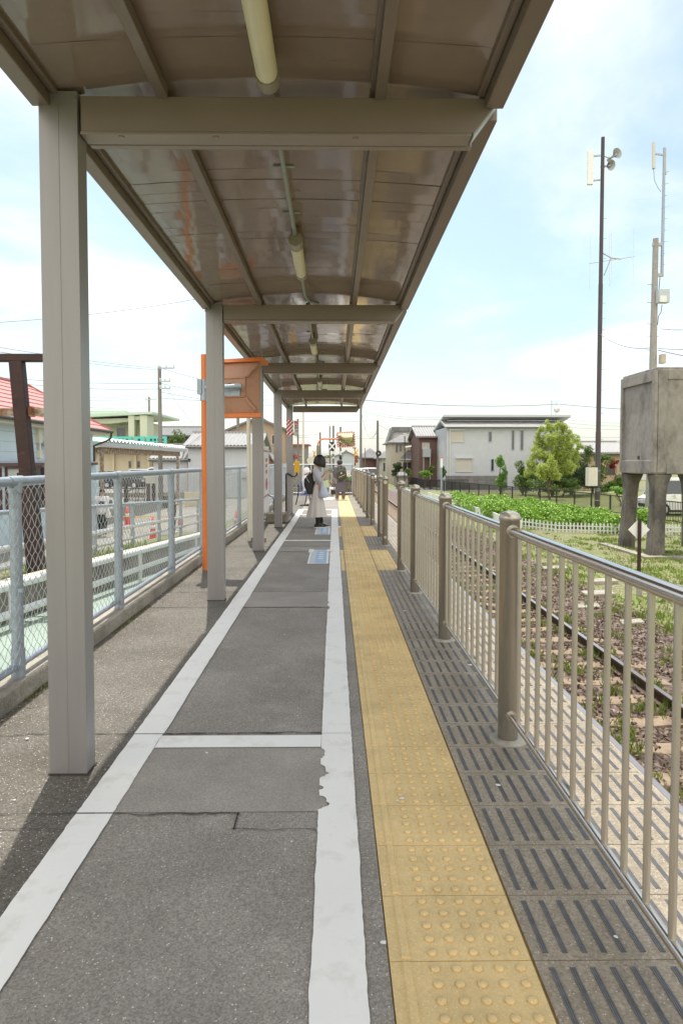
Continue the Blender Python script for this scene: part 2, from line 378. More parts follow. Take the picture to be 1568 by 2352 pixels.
# ================================================================== sky, sun
SUN_EL = R(66); SUN_AZ = R(10)            # the sun stands ahead of the camera, slightly to the left
w = bpy.data.worlds.new('World'); SC.world = w; w.use_nodes = True
nt = w.node_tree; N = nt.nodes; bg = N['Background']
sky = N.new('ShaderNodeTexSky'); sky.sky_type = 'NISHITA'; sky.sun_disc = False
sky.sun_elevation = SUN_EL; sky.sun_rotation = -SUN_AZ; sky.dust_density = 2.2; sky.air_density = 1.0; sky.ozone_density = 1.2
tc = N.new('ShaderNodeTexCoord'); sp = N.new('ShaderNodeSeparateXYZ'); link(nt, tc.outputs['Generated'], sp.inputs[0])
zz = N.new('ShaderNodeMath'); zz.operation = 'MAXIMUM'; zz.inputs[1].default_value = 0; link(nt, sp.outputs[2], zz.inputs[0])
za = N.new('ShaderNodeMath'); za.operation = 'ADD'; za.inputs[1].default_value = .22; link(nt, zz.outputs[0], za.inputs[0])
dx = N.new('ShaderNodeMath'); dx.operation = 'DIVIDE'; link(nt, sp.outputs[0], dx.inputs[0]); link(nt, za.outputs[0], dx.inputs[1])
dy = N.new('ShaderNodeMath'); dy.operation = 'DIVIDE'; link(nt, sp.outputs[1], dy.inputs[0]); link(nt, za.outputs[0], dy.inputs[1])
cb = N.new('ShaderNodeCombineXYZ'); link(nt, dx.outputs[0], cb.inputs[0]); link(nt, dy.outputs[0], cb.inputs[1]); cb.inputs[2].default_value = 0.4
cl = N.new('ShaderNodeTexNoise'); cl.inputs['Scale'].default_value = 1.25; cl.inputs['Detail'].default_value = 9; cl.inputs['Roughness'].default_value = .55; cl.inputs['Distortion'].default_value = .35
link(nt, cb.outputs[0], cl.inputs['Vector'])
cr = N.new('ShaderNodeMapRange'); cr.interpolation_type = 'SMOOTHSTEP'; cr.inputs[1].default_value = .43; cr.inputs[2].default_value = .82; cr.inputs[3].default_value = .06; cr.inputs[4].default_value = .9
link(nt, cl.outputs['Fac'], cr.inputs[0])
mi = N.new('ShaderNodeMix'); mi.data_type = 'RGBA'; mi.inputs['B'].default_value = (6.4, 6.35, 6.2, 1)
sat = N.new('ShaderNodeVectorMath'); sat.operation = 'MULTIPLY'; sat.inputs[1].default_value = (.88,.955,.90); link(nt, sky.outputs[0], sat.inputs[0])
hz = N.new('ShaderNodeMapRange'); hz.interpolation_type = 'SMOOTHSTEP'; hz.inputs[1].default_value = -.02; hz.inputs[2].default_value = .22; hz.inputs[3].default_value = .42; hz.inputs[4].default_value = 0.0; link(nt, sp.outputs[2], hz.inputs[0])
mxx = N.new('ShaderNodeMath'); mxx.operation = 'MAXIMUM'; link(nt, cr.outputs[0], mxx.inputs[0]); link(nt, hz.outputs[0], mxx.inputs[1])
link(nt, mxx.outputs[0], mi.inputs['Factor']); link(nt, sat.outputs[0], mi.inputs['A']); bk = N.new('ShaderNodeMapRange'); bk.interpolation_type = 'SMOOTHSTEP'; bk.inputs[1].default_value = .12; bk.inputs[2].default_value = -.45; bk.inputs[3].default_value = 0; bk.inputs[4].default_value = .92; link(nt, sp.outputs[1], bk.inputs[0])
m2 = N.new('ShaderNodeMix'); m2.data_type = 'RGBA'; m2.inputs['B'].default_value = (9.0, 8.65, 8.0, 1)      # unseen bright cloud bank added behind the camera to brighten camera-facing surfaces
link(nt, bk.outputs[0], m2.inputs['Factor']); link(nt, mi.outputs['Result'], m2.inputs['A']); link(nt, m2.outputs['Result'], bg.inputs['Color'])
bg.inputs['Strength'].default_value = .13
sd = bpy.data.lights.new('sun', 'SUN'); sd.energy = 2.9; sd.angle = R(.6); sd.color = (1.0, .955, .88)
sun = bpy.data.objects.new('sun', sd); COL.objects.link(sun)
toward = V((-math.sin(SUN_AZ)*math.cos(SUN_EL), math.cos(SUN_AZ)*math.cos(SUN_EL), math.sin(SUN_EL)))
sun.rotation_euler = toward.to_track_quat('Z', 'Y').to_euler(); sun.location = (-20, 60, 80)
vs_ = SC.view_settings; vs_.view_transform = 'Standard'; vs_.look = 'None'; vs_.gamma = 1; vs_.exposure = .76
try: vs_.use_curve_mapping = False
except Exception: pass
SC.cycles.max_bounces = 7; SC.cycles.diffuse_bounces = 4; SC.cycles.glossy_bounces = 4; SC.cycles.transparent_max_bounces = 4
SC.cycles.use_denoising = True; SC.cycles.caustics_reflective = False; SC.cycles.caustics_refractive = False

# ================================================================== ground
GZ = -1.2
m = MB(); m.quad((-1500,-300,GZ),(1500,-300,GZ),(1500,2500,GZ),(-1500,2500,GZ)); m.build('ground', M_GRAVEL, kind='structure')
m = MB(); m.quad((-60,6,GZ+.004),(-4.8,6,GZ+.004),(-4.8,90,GZ+.004),(-60,90,GZ+.004)); m.build('parking_lot', M_LOT, kind='structure')
m = MB(); m.box((-34,50,GZ-.1),(-9.2,67.4,GZ+.35)); m.build('parking_terrace', M_LOT, kind='structure')
m = MB(); m.quad((8.2,54,GZ+.004),(10.9,38.3,GZ+.004),(12.7,35.6,GZ+.004),(13.9,26.8,GZ+.004),(15.5,15,GZ+.004),(60,15,GZ+.004),(60,62,GZ+.004),(8.2,62,GZ+.004)); m.build('lawn', M_LAWN, kind='structure')
m = MB(); m.quad((3.2,60,GZ+.008),(60,62.2,GZ+.008),(60,64.5,GZ+.008),(3.2,66,GZ+.008)); m.build('road', M_ROAD, kind='structure')
m = MB(); m.quad((1.45,-3,-1.165),(4.9,-3,-1.165),(4.9,400,-1.165),(1.45,400,-1.165)); m.quad((4.9,-3,-1.165),(5.4,-3,GZ),(5.4,400,GZ),(4.9,400,-1.165)); m.build('ballast_bed', M_BALL, kind='structure')

# railway track: two rails, sleepers, clips
tr = thing('railway_track', 'single railway track with rusty rails on brown ballast beside the platform', 'railway track', (3.03, 0, -1.17))
RX = (2.497, 3.564)
for x in RX:
    r = MB(); y0, y1 = -3, 400
    prof = [(-.062,0),(.062,0),(.062,.014),(.012,.03),(.010,.105),(.033,.118),(.033,.143),(-.033,.143),(-.033,.118),(-.010,.105),(-.012,.03),(-.062,.014)]
    r.prism([(x+a, y0, -1.145+b) for a, b in prof], (0, y1-y0, 0))
    r.m = 1; r.quad((x-.026,y0,-1.0005),(x+.026,y0,-1.0005),(x+.026,y1,-1.0005),(x-.026,y1,-1.0005))
    r.build('rail', [M_RAILS, M_RAILT], tr)
def sleeper_mesh():
    s = MB(); prof = [(-1.0,0),(1.0,0),(1.0,.05),(.80,.075),(.30,.075),(.15,.058),(-.15,.058),(-.30,.075),(-.80,.075),(-1.0,.05)]
    s.prism([(3.03+a, -.12, -1.21+b) for a, b in prof], (0,.24,0)); return s
s0 = sleeper_mesh().build('sleeper', M_SLEEP, tr, bevel=.012); s0.location.y = 2.3
c0 = MB()
for x in RX:
    for sg in (-1, 1):
        c0.box((x+sg*.05-.02, -.045, -1.14), (x+sg*.05+.05*sg, .045, -1.105)); c0.tube((x+sg*.078,0,-1.13),(x+sg*.078,0,-1.075),.017,n=6)
cl0 = build_each(c0, 'rail_clip', M_RAILS, s0)
for k in range(1, 98):
    c = part_copy(s0, tr, (0, .62*k, 0))
    if k < 24:
        for z_ in cl0: q = z_.copy(); COL.objects.link(q); q.parent = c
rnd = random.Random(3)
st = MB()
def stone(mb, p, s, rnd):
    q = []
    for d in ((1,0,0),(-1,0,0),(0,1,0),(0,-1,0),(0,0,1),(0,0,-1)):
        q.append(V(p) + V(d)*s*rnd.uniform(.6,1.2) + V((rnd.gauss(0,.25),rnd.gauss(0,.25),rnd.gauss(0,.2)))*s)
    mb.add(q, [(0,2,4),(2,1,4),(1,3,4),(3,0,4),(2,0,5),(1,2,5),(3,1,5),(0,3,5)])
for _ in range(27000):
    y = 2.5 + 24*rnd.random()**1.7; x = rnd.uniform(1.5, 5.3 + rnd.random()*.5)
    if abs(x-RX[0]) < .07 or abs(x-RX[1]) < .07: continue
    on = abs(((y-2.3+.31) % .62) - .31) < .13 and 2.03 < x < 4.03
    if on and rnd.random() < (.8 if abs(((y-2.3+.31) % .62) - .31) < .07 else .35): continue

    if x > 4.7 and rnd.random() < (x-4.7)*.9: continue
    stone(st, (x, y, -1.165 + rnd.uniform(0,.03) + (.035 if on else 0)), rnd.uniform(.013,.032), rnd)
M_STONE = leafmat('ballast_stone', (.088,.058,.044), (.148,.104,.079), (.27,.21,.165), transl=0, rough=.9)
st.build('ballast_stones', M_STONE, kind='stuff', label='loose reddish brown ballast stones between the rails', cat='ballast', fix=False)
gr = MB()
def blade(mb, x, y, z, h, rnd, wd=.006):
    a = rnd.uniform(0, 6.28); l = h*rnd.uniform(.1,.7); dx, dy = math.cos(a), math.sin(a); px, py = -dy*wd, dx*wd
    mb.add([(x-px,y-py,z),(x+px,y+py,z),(x+dx*l*.4+px*.7,y+dy*l*.4+py*.7,z+h*.6),(x+dx*l,y+dy*l,z+h),(x+dx*l*.4-px*.7,y+dy*l*.4-py*.7,z+h*.6)], [(0,1,2,3,4)])
for _ in range(420):          # tufts along the rails
    y = 2.5 + 17*rnd.random()**1.4; x = rnd.choice([rnd.uniform(2.6,3.5), rnd.gauss(3.64,.07), rnd.uniform(3.7,5.2), rnd.gauss(2.6,.06)])
    hh = rnd.uniform(.05,.15)
    for _ in range(rnd.randint(12,34)): blade(gr, x+rnd.gauss(0,.04), y+rnd.gauss(0,.05), -1.16, hh*rnd.uniform(.5,1.2), rnd, .005)
for _ in range(2600):        # clumps on the open ground to the right
    y = 4 + 26*rnd.random()**1.2; x = rnd.uniform(4.6, 6.5 + y*.55); hh = rnd.uniform(.03,.10)
    nz = math.sin(x*1.7+y*.9) + math.sin(x*.6-y*1.3)
    if nz < -.5 and rnd.random() < .8: continue
    wd = .006 + y*.0005
    for _ in range(rnd.randint(10,26)): blade(gr, x+rnd.gauss(0,.10), y+rnd.gauss(0,.12), GZ, hh*rnd.uniform(.5,1.3), rnd, wd)
M_GRASS = leafmat('grass_blades', (.11,.20,.02), (.19,.28,.035), (.36,.36,.12), transl=.3)
gr.build('weedy_grass', M_GRASS, kind='stuff', label='yellow green weeds and grass beside the track', cat='grass', fix=False)

# ================================================================== platform
PY0, PY1 = -3.0, 29.8
m = MB(); m.box((-2.16,PY0,GZ-.2),(1.47,PY1,-.03)); m.box((1.47,PY0,-.16),(1.50,PY1,-.02)); m.build('platform', M_CONC, kind='structure')
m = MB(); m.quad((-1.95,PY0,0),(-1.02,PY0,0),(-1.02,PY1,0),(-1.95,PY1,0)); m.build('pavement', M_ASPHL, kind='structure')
m = MB(); m.quad((-1.02,PY0,0),(.162,PY0,0),(.162,PY1,0),(-1.02,PY1,0)); m.build('pavement', M_ASPH, kind='structure')
m = MB()
for y0, y1 in ((2.79,3.59),(6.78,7.58),(11.0,11.65)): m.quad((-.95,y0,.0025),(-.03,y0,.0025),(-.03,y1,.0025),(-.95,y1,.0025))
m.build('pavement_patch', M_ASPHP, kind='structure')
m = MB()
rnd = random.Random(11)
def wiggle(y, x0, x1, wd=.006, z=.0055, amp=.010):
    n = max(3, int((x1-x0)/.035)); a = []; b = []; o = 0
    for i in range(n+1):
        o = o*.7 + rnd.gauss(0, amp*.5); x = x0 + (x1-x0)*i/n; h = wd*rnd.uniform(.3,1.3)
        a.append((x, y+o-h, z)); b.append((x, y+o+h, z))
    for i in range(n): m.quad(a[i], a[i+1], b[i+1], b[i])
for y, x0, x1, wd in ((3.602,-1.95,-1.09,.004),(3.602,-.94,-.06,.0065),(2.78,-1.95,-1.1,.003),(2.78,-.95,-.40,.004),(2.65,-.42,-.07,.002),(6.78,-1.95,-.06,.006),(7.58,-1.95,-.06,.006),(11.0,-1.95,-.06,.010),(11.65,-1.95,-.06,.010),(15.1,-1.95,-.06,.011),(15.9,-1.95,-.06,.010),(18.9,-1.95,-.06,.012),(2.67,-1.95,-1.0,.002)):
    wiggle(y, x0, x1, wd)
n0 = 14
for i in range(n0):
    y = 2.65 + .13*i/n0; m.quad((-.412+rnd.gauss(0,.001), y, .0055), (-.405+rnd.gauss(0,.001), y, .0055), (-.405+rnd.gauss(0,.001), y+.011, .0055), (-.412+rnd.gauss(0,.001), y+.011, .0055))
m.build('pavement_joint', M_CRACK, kind='structure')

def ragged(mb, x0, x1, y0, y1, z, step=.025, j=.0016, bites=()):
    n = max(2, int((y1-y0)/step)); L = []; Rr = []; e0 = e1 = 0
    for i in range(n+1):
        y = y0 + (y1-y0)*i/n
        e0 = e0*.6 + rnd.gauss(0,j)*.7; e1 = e1*.6 + rnd.gauss(0,j)*.7
        b = sum(d*max(0, 1-((y-yb)/wb)**2)**.5 for yb, wb, d in bites)
        L.append((x0+e0+b, y, z)); Rr.append((x1+e1, y, z))
    for i in range(n): mb.quad(L[i], Rr[i], Rr[i+1], L[i+1])
m = MB()
ragged(m, -1.095, -.94, PY0, 2.775, .006); ragged(m, -1.095, -.94, 2.785, 3.598, .006); ragged(m, -1.095, -.935, 3.608, 18.6, .006, step=.05); ragged(m, -1.10, -.935, 18.75, 20.7, .006, step=.1)
ragged(m, -.068, .094, PY0, 2.6, .006); ragged(m, -.068, .094, 2.6, 3.6, .006, step=.008, j=.0012, bites=[(3.36,.045,.020),(3.31,.02,.012),(3.17,.05,.028),(3.12,.025,.03),(2.99,.02,.02),(2.87,.05,.034),(2.83,.03,.02)]); ragged(m, -.068, .094, 3.604, 20.7, .006, step=.035, bites=[(7.0,.05,.015),(6.75,.08,.02)])
m.build('pavement_marking', M_WLINE, kind='structure')
m = MB()
def cross(y0, y1, x0=-.938, x1=-.07):
    n = 24
    for i in range(n):
        xa = x0+(x1-x0)*i/n; xb = x0+(x1-x0)*(i+1)/n
        m.quad((xa,y0,.0065),(xb,y0,.0065),(xb,y1,.0065),(xa,y1,.0065))
cross(3.425, 3.575); cross(12.45, 12.62); cross(20.55, 20.75); cross(18.55, 18.72, -1.09, -.07)
ragged(m, -.45, .0, 26.2, 27.4, .0068); ragged(m, .098, .157, 15.05, 15.35, .0068)
m.build('pavement_marking', M_WLINE, kind='structure')

# tactile paving: tiles with studs, then bars
tp = MB()
TX0, TX1 = .162, .594
def tile(x0, x1, y0, y1, z=.004, g=.004):
    tp.m = 0; tp.box((x0+g, y0+g*.6, -.02), (x1-g, y1-g*.6, z))
def stud(x, y, z=.004, n=8, r0=.0150, r1=.0105, h=.0085):
    tp.lathe([(r0, z-.001), (r0*.96, z+h*.6), (r1, z+h)], (x, y, 0), n)
def bar(x, y0, y1, w=.012, z=.004, h=.006):
    tp.m = 0
    tp.prism([(x-w,y0,z-.001),(x+w,y0,z-.001),(x+w*.6,y0+.004,z+h),(x-w*.6,y0+.004,z+h)], (0, y1-y0, 0))
JOINT0 = 1.93 - .3*16            # a tile joint seen at 1.967 m
y = JOINT0
while y < 28.6:
    y1 = y + .3
    if y1 > .2:
        tile(TX0, TX1, y, y1)
        bar(TX0+.052, y+.008, y+.285, .017, h=.008)
        if y < 8.9:
            for i in range(5):
                for j in range(5):
                    stud(TX0+.135+.063*i, y+.032+.059*j, n=10 if y < 5 else 6)
        else:
            for i in range(5): bar(TX0+.125+.066*i, y+.012, y+.288, .010)
    y = y1
for (ya, yb) in ((9.08, 11.18), (13.25, 15.35)):
    yy = ya
    while yy < yb - .2:
        tile(.60, .905, yy, yy+.3)
        for i in range(4): bar(.635+.076*i, yy+.012, yy+.288, .010)
        tile(.10, .156, yy, yy+.3)
        yy += .3
for i in range(6): tile(-.05+.3*i, .25+.3*i, 28.62, 28.92)
tp.build('tactile_pavement', M_YEL, kind='structure')
dl = MB(); rl = random.Random(91)          # dry grit, leaf litter and petals gathered along the kerb
for _ in range(1500):
    y = 1.7 + 16*rl.random()**1.6; x = -1.945 + abs(rl.gauss(0,.10)); s = rl.uniform(.003,.010); a = rl.uniform(0,6.28)
    dl.add([(x+s*math.cos(a),y+s*math.sin(a),.003),(x-s*.5*math.sin(a),y+s*.5*math.cos(a),.005+s*.3),(x-s*math.cos(a),y-s*math.sin(a),.003),(x+s*.5*math.sin(a),y-s*.5*math.cos(a),.004)],[(0,1,2,3)])
dl.build('kerb_litter', leafmat('litter', (.12,.09,.05), (.34,.27,.17), (.62,.58,.5), transl=0, rough=.9), kind='stuff', label='dry litter and grit gathered along the foot of the kerb', cat='litter', fix=False)
m = MB(); m.quad((TX0,PY0,-.006),(.91,PY0,-.006),(.91,PY1,-.006),(TX0,PY1,-.006)); m.build('tile_bedding', M_YELG, kind='structure')

# grey edge pavers with rubber strips
pv = MB(); sr = MB()
def wide(y): return 9.0 < y < 11.1 or 13.15 < y < 15.3
y = JOINT0
while y < 29.7:
    y1 = y + .3
    if y1 > .2:
        for cx0, cx1 in ((.598,1.03),(1.03,1.47)):
            if cx0 < .7 and wide(y+.1): cx0 = .91
            pv.box((cx0+.002,y+.002,-.03),(cx1-.002,y1-.002,.003))
            xs = cx0 + .045
            while xs < cx1 - .02:
                if y < 6:
                    for k in (-.0062,0,.0062): sr.box((xs+k-.0021,y+.030,.002),(xs+k+.0021,y1-.030,.0062))
                else: sr.box((xs-.010,y+.026,.002),(xs+.010,y1-.026,.0058))
                xs += .060
    y = y1
m = MB()
pv.build('edge_pavement', M_PAVE, kind='structure'); sr.build('edge_grip_strip', M_STRIP, kind='structure', fix=False)
m = MB()
for _ in range(26):          # gum spots and paper flecks on the pavers
    x = rnd.uniform(-1.9,1.4); y = 2+7*rnd.random()**1.5; r_ = rnd.uniform(.004,.013) if x < .6 else rnd.uniform(.006,.02)
    m.quad(*[(x+r_*math.cos(t)*rnd.uniform(.6,1.2), y+r_*math.sin(t)*rnd.uniform(.6,1.2), .0085) for t in [i*6.283/9 for i in range(9)]])
m.build('ground_fleck', M_PAPER, kind='structure')

# kerb with moss
kb = MB(); kb.box((-2.16,PY0,-.2),(-1.95,PY1,.115)); ko = kb.build('kerb', M_CONC, kind='structure', bevel=.012)
ms = MB()
for _ in range(5200):
    y = 1.6 + 12*rnd.random()**1.5; k = math.sin(y*3.1)+math.sin(y*1.27+1)+math.sin(y*7.7)*.5
    if k < .2: continue
    x = -1.948 + abs(rnd.gauss(0, .022)); z = .002
    s = rnd.uniform(.004,.011); a = rnd.uniform(0,6.28)
    ms.add([(x+s*math.cos(a),y+s*math.sin(a),z),(x-s*math.sin(a),y+s*math.cos(a),z+s*rnd.random()),(x-s*math.cos(a),y-s*math.sin(a),z+.003)],[(0,1,2)])
ms.build('kerb_moss', M_MOSS, kind='stuff', label='green moss along the foot of the kerb', cat='moss', fix=False)

# ================================================================== canopy
PYS = [3.14 + 3.978*k for k in range(-1, 5)]
def zb(y): return 3.014 - .0065*(y-3.14)          # underside of the cross beams
can = thing('platform_canopy', 'long brown metal canopy roof on five square pillars along the platform', 'canopy', (-.3, 11, 0))
XL, XR = -1.36, .765
for k, y in enumerate(PYS):
    ztop = zb(y) + .192
    p = MB(); p.box((XL,y,-.01),(XL+.177,y+.112,ztop))
    p.box((XL+.089,y-.0015,0),(XL+.0915,y,ztop))
    for zz_ in (ztop-.03,):
        for xx in (XL+.02, XL+.16): p.tube((xx,y-.004,zz_),(xx,y,zz_),.008,n=8)
    po_ = p.build('pillar', M_ALU, can, bevel=.006)
    sl_ = MB(); rs_ = random.Random(int(y*10)); n_ = 40; pr_ = []
    for i in range(n_):
        t = i/n_*4; e_ = .006+rs_.uniform(0,.006)
        q_ = [(XL-e_+(.177+2*e_)*t, y-e_), (XL+.177+e_, y-e_+(.112+2*e_)*(t-1)), (XL+.177+e_-(.177+2*e_)*(t-2), y+.112+e_), (XL-e_, y+.112+e_-(.112+2*e_)*(t-3))][min(3,int(t))]; pr_.append((*q_, .0015))
    sl_.prism(pr_, (0,0,.005)); sl_.build('base_sealant', M_CRACK, po_)
    b = MB(); z0 = zb(y); z1 = z0 + .177; ya, yb = y+.012, y+.105
    b.prism([(XL+.187,ya,z0+.018),(XR-.105,ya,z0+.018),(XR,ya,z1),(XL+.187,ya,z1)], (0,yb-ya,0))
    b.box((XL+.187,ya-.006,z0),(XR-.125,yb+.004,z0+.0165)); b.box((XL+.187,yb+.02,z0+.004),(XR-.10,yb+.06,z0+.05))
    for xx in (-.99, -.55, .1): b.tube((xx,ya+.02,z0-.004),(xx,ya+.02,z0+.001),.014,n=8)
    b.build('cross_beam', M_BEAM, can, bevel=.004)
    e = MB(); e.prism([(XR-.118,ya-.002,z0+.012),(XR+.004,ya-.002,z1-.002),(XR+.010,ya-.002,z1-.006),(XR-.112,ya-.002,z0+.006)], (0,yb-ya+.004,0)); e.build('beam_end_plate', M_GREYM, can)
ENDY = PYS[-1] + .30
spans = [(PYS[i], PYS[i+1]) for i in range(5)] + [(PYS[-1]+.02, ENDY)]
rnd = random.Random(21)
def arch(x): u = (x-(XL+XR)/2)/((XR-XL)/2); return .05*(1-u*u)
for (ya, yb) in spans:
    for xr in (-.79, .215):
        if yb-ya < 1: continue
        r_ = MB(); z = zb(ya)+.19+arch(xr)-.02; z2 = zb(yb)+.19+arch(xr)-.02
        r_.beam((xr,ya+.10,z-.02),(xr,yb,z2-.02),.05,.055); r_.beam((xr-.035,ya+.10,z+.008),(xr-.035,yb,z2+.008),.022,.02)
        r_.build('purlin', M_FRAME, can, bevel=.003)
    for xe, sg in ((XL+.01,1),(XR-.02,-1)):
        f = MB(); z = zb(ya)+.175; z2 = zb(yb)+.175
        f.beam((xe,ya+.12,z),(xe,yb+.01,z2),.085,.10); f.beam((xe+sg*.062,ya+.12,z+.03),(xe+sg*.062,yb+.01,z2+.03),.035,.05)
        f.build('edge_gutter', M_FRAME, can, bevel=.006)
    s = MB(); n = max(2, int((yb-ya)/.15)); nx = 14; dy_ = (yb-ya)/n
    for i in range(n):
        y0 = ya+dy_*i; y1 = y0+dy_-.0003; t = rnd.gauss(0,.0005); t2 = rnd.gauss(0,.0008); row = []
        for j in range(nx+1):
            x = XL+(XR-XL)*j/nx; wob = rnd.gauss(0,.0006)
            row.append(((x,y0,zb(y0)+.20+arch(x)+t+wob),(x,y1,zb(y1)+.20+arch(x)-t+t2+wob)))
        for j in range(nx): s.add([row[j][0],row[j+1][0],row[j+1][1],row[j][1]],[(0,1,2,3)],True)
    s.m = 1
    for j in range(nx):
        x0 = XL+(XR-XL)*j/nx; x1 = XL+(XR-XL)*(j+1)/nx
        s.quad((x0,ya,zb(ya)+.225+arch(x0)),(x1,ya,zb(ya)+.225+arch(x1)),(x1,yb,zb(yb)+.225+arch(x1)),(x0,yb,zb(yb)+.225+arch(x0)))
    s.build('roof_panel', [M_SOFF, M_ROOFTOP], can, fix=False)

# tube lamps and conduit under the roof
lamp_end = [2.93] + [PYS[k] + 2.72 for k in (1,2,3,4)]
lamp_lab = ['large cream tube lamp hanging in front of the nearest cross beam', 'cream tube lamp in the canopy bay behind the nearest cross beam', 'cream tube lamp in the canopy bay behind the second cross beam', 'cream tube lamp in the canopy bay behind the third cross beam', None]
for k in range(4):
    ye = lamp_end[k]; L = 1.25 if k == 0 else .78; x = -.285; z = zb(ye)+.19+.05-.105
    t = thing('tube_lamp', lamp_lab[k], 'lamp', (x, ye-L, z), 'tube lamps under the canopy')
    d = MB(); d.tube((x,ye-L,z),(x,ye-.05,z),.047,n=16); d.ball((x,ye-.05,z),(.047,.04,.047)); d.build('diffuser', M_LAMP, t)
    c = MB(); c.tube((x,ye-.03,z+.005),(x,ye+.045,z+.005),.052,.05,n=16); c.ball((x,ye+.04,z+.005),(.05,.03,.05)); c.build('end_cap', M_LAMPCAP, t)
    c = MB(); c.tube((x,ye-L-.13,z+.005),(x,ye-L+.02,z+.005),.052,n=16); c.build('end_cap', M_LAMPCAP, t)
    c = MB(); c.box((x-.03,ye-L-.1,z+.03),(x+.035,ye+.02,z+.098)); c.build('mounting_bracket', M_FRAME, t)
    if k > 0:
        y0 = PYS[k]+.20; ys_ = ye-L-.12; zc = zb(y0)+.19
        ct = thing('conduit', ['','grey cable conduit running to the lamp behind the nearest cross beam','grey cable conduit running to the lamp behind the second cross beam','grey cable conduit running to the lamp behind the third cross beam'][k], 'conduit', (x, y0, zc), 'conduits under the canopy')
        cd = MB(); cd.path([(x-.005,y0-.07,zc+.03),(x-.005,y0-.02,zc-.02),(x-.01,y0+.03,zc-.05),(x+.0,y0+.14,zc-.045),(x+.0,y0+.24,zc-.03),(x,ys_,z+.03)], .0145, n=8); cd.build('pipe', M_COND, ct)
        for yy in (y0+.5,y0+1.2): cd = MB(); cd.box((x-.06,yy,zc-.028),(x+.06,yy+.02,zc-.012)); cd.build('saddle', M_COND, ct)
        cd = MB(); cd.path([(x,ye+.05,z),(x,PYS[k+1]-.45,z+.01),(x+.03,PYS[k+1]-.22,z+.02),(x+.10,PYS[k+1]-.10,z+.03),(x+.12,PYS[k+1]-.05,z+.04)], .0145, n=8); cd.build('pipe', M_COND, ct)

# ================================================================== platform-edge railing (bronzed stainless)
def railing(label, posts, yfront=None, lbl_group='railings along the platform edge'):
    fx = lambda y: .945 - .0033*y
    ybase = posts[0]
    rt = thing('platform_railing', label, 'railing', (fx(ybase), ybase, 0), lbl_group)
    for y in posts:
        x = fx(y); p = MB(); hp = 1.235
        p.lathe([(.053,0),(.053,hp-.045),(.0565,hp-.045),(.0565,hp-.030),(.050,hp-.015),(.036,hp-.003),(.012,hp+.004),(.001,hp+.005)], (x,y,0), 20)
        po = p.build('post', M_STEEL, rt)
        q = MB(); q.lathe([(.105,0.002),(.098,.012),(.07,.016),(.001,.017)], (x,y,0), 14)
        for i, vv in enumerate(q.v): q.v[i] = (vv[0]+rnd.gauss(0,.006), vv[1]+rnd.gauss(0,.006), vv[2])
        q.build('mortar_collar', M_PAD, po)
        c = MB()
        for zc, rc in ((1.135,.034),(.157,.026)):
            for sg in (-1,1): c.tube((x,y+sg*.044,zc),(x,y+sg*.066,zc),rc,n=14)
        build_each(c, 'rail_collar', M_STEEL, po)
    ends = ([yfront] if yfront is not None else []) + list(posts)
    bar0 = None
    for a, b in zip(ends[:-1], ends[1:]):
        xa, xb = fx(a), fx(b); r_ = MB(); r_.tube((xa,a,1.135),(xb,b,1.135),.0255,n=16); r_.build('top_rail', M_STEELB, rt)
        r_ = MB(); r_.tube((xa,a,.157),(xb,b,.157),.017,n=12); r_.build('bottom_rail', M_STEELB, rt)
        nb = max(2, round((b-a-.1)/.153)); 
        for i in range(1, nb+1):
            y = a + (b-a)*(i-.5)/nb if yfront is None or a != yfront else b-.04-.153*i
            if y < a: continue
            x = fx(y)
            if bar0 is None:
                mb = MB(); mb.tube((x,y,.160),(x,y,1.125),.0112,n=10); bar0 = mb.build('baluster', M_STEEL, rt); bx, by = x, y
            else: part_copy(bar0, rt, (x-bx, y-by, 0))
    return rt
railing('long bronzed steel railing at the platform edge beside the dotted yellow tiles', [3.512, 5.52, 7.52, 9.05], yfront=.9)
railing('short bronzed steel railing panel between the two platform boarding gaps', [11.78, 13.0])
railing('far bronzed steel railing beside the standing people near the platform end', [15.4, 17.4, 19.4, 21.4, 23.4, 25.4, 28.2])

# ================================================================== chain-link fence on the kerb
FXL = -2.03
cf = thing('chain_link_fence', 'galvanised chain link fence standing on the mossy kerb beside the green ramp', 'fence', (FXL, 4, .115))
posts = [.25, 2.25, 4.25, 6.26, 8.3, 10.25, 12.2, 14.2, 16.2, 18.2, 20.2, 22.2, 24.2, 26.2, 28.2, 29.6]
for i, y in enumerate(posts):
    p = MB(); p.tube((FXL,y,.11),(FXL,y,1.355),.038,n=14); p.ball((FXL,y,1.355),.038,n=14)
    p.tube((FXL,y,.115),(FXL,y,.30),.044,n=14)
    po = p.build('post', M_GALV, cf)
    q = MB(); q.tube((FXL,y-.09,1.372),(FXL,y+.09,1.372),.037,n=12); q.tube((FXL,y,1.30),(FXL,y,1.372),.043,n=12)
    for z in (.66,): q.tube((FXL,y,z),(FXL,y,z+.045),.043,n=12); q.box((FXL+.03,y-.05,z+.01),(FXL+.06,y-.03,z+.035))
    q.tube((FXL,y-.06,.19),(FXL,y+.06,.19),.030,n=10)
    build_each(q, 'clamp', M_GALV, po)
r_ = MB(); r_.tube((FXL,posts[0],1.372),(FXL,posts[-1],1.372),.032,n=14); r_.build('top_rail', M_GALV, cf)
r_ = MB(); r_.tube((FXL,posts[0],.19),(FXL,posts[-1],.19),.024,n=10); r_.build('bottom_rail', M_GALV, cf)
ch = MB(); z0, z1 = .21, 1.345; H = z1-z0; y = posts[0]-H
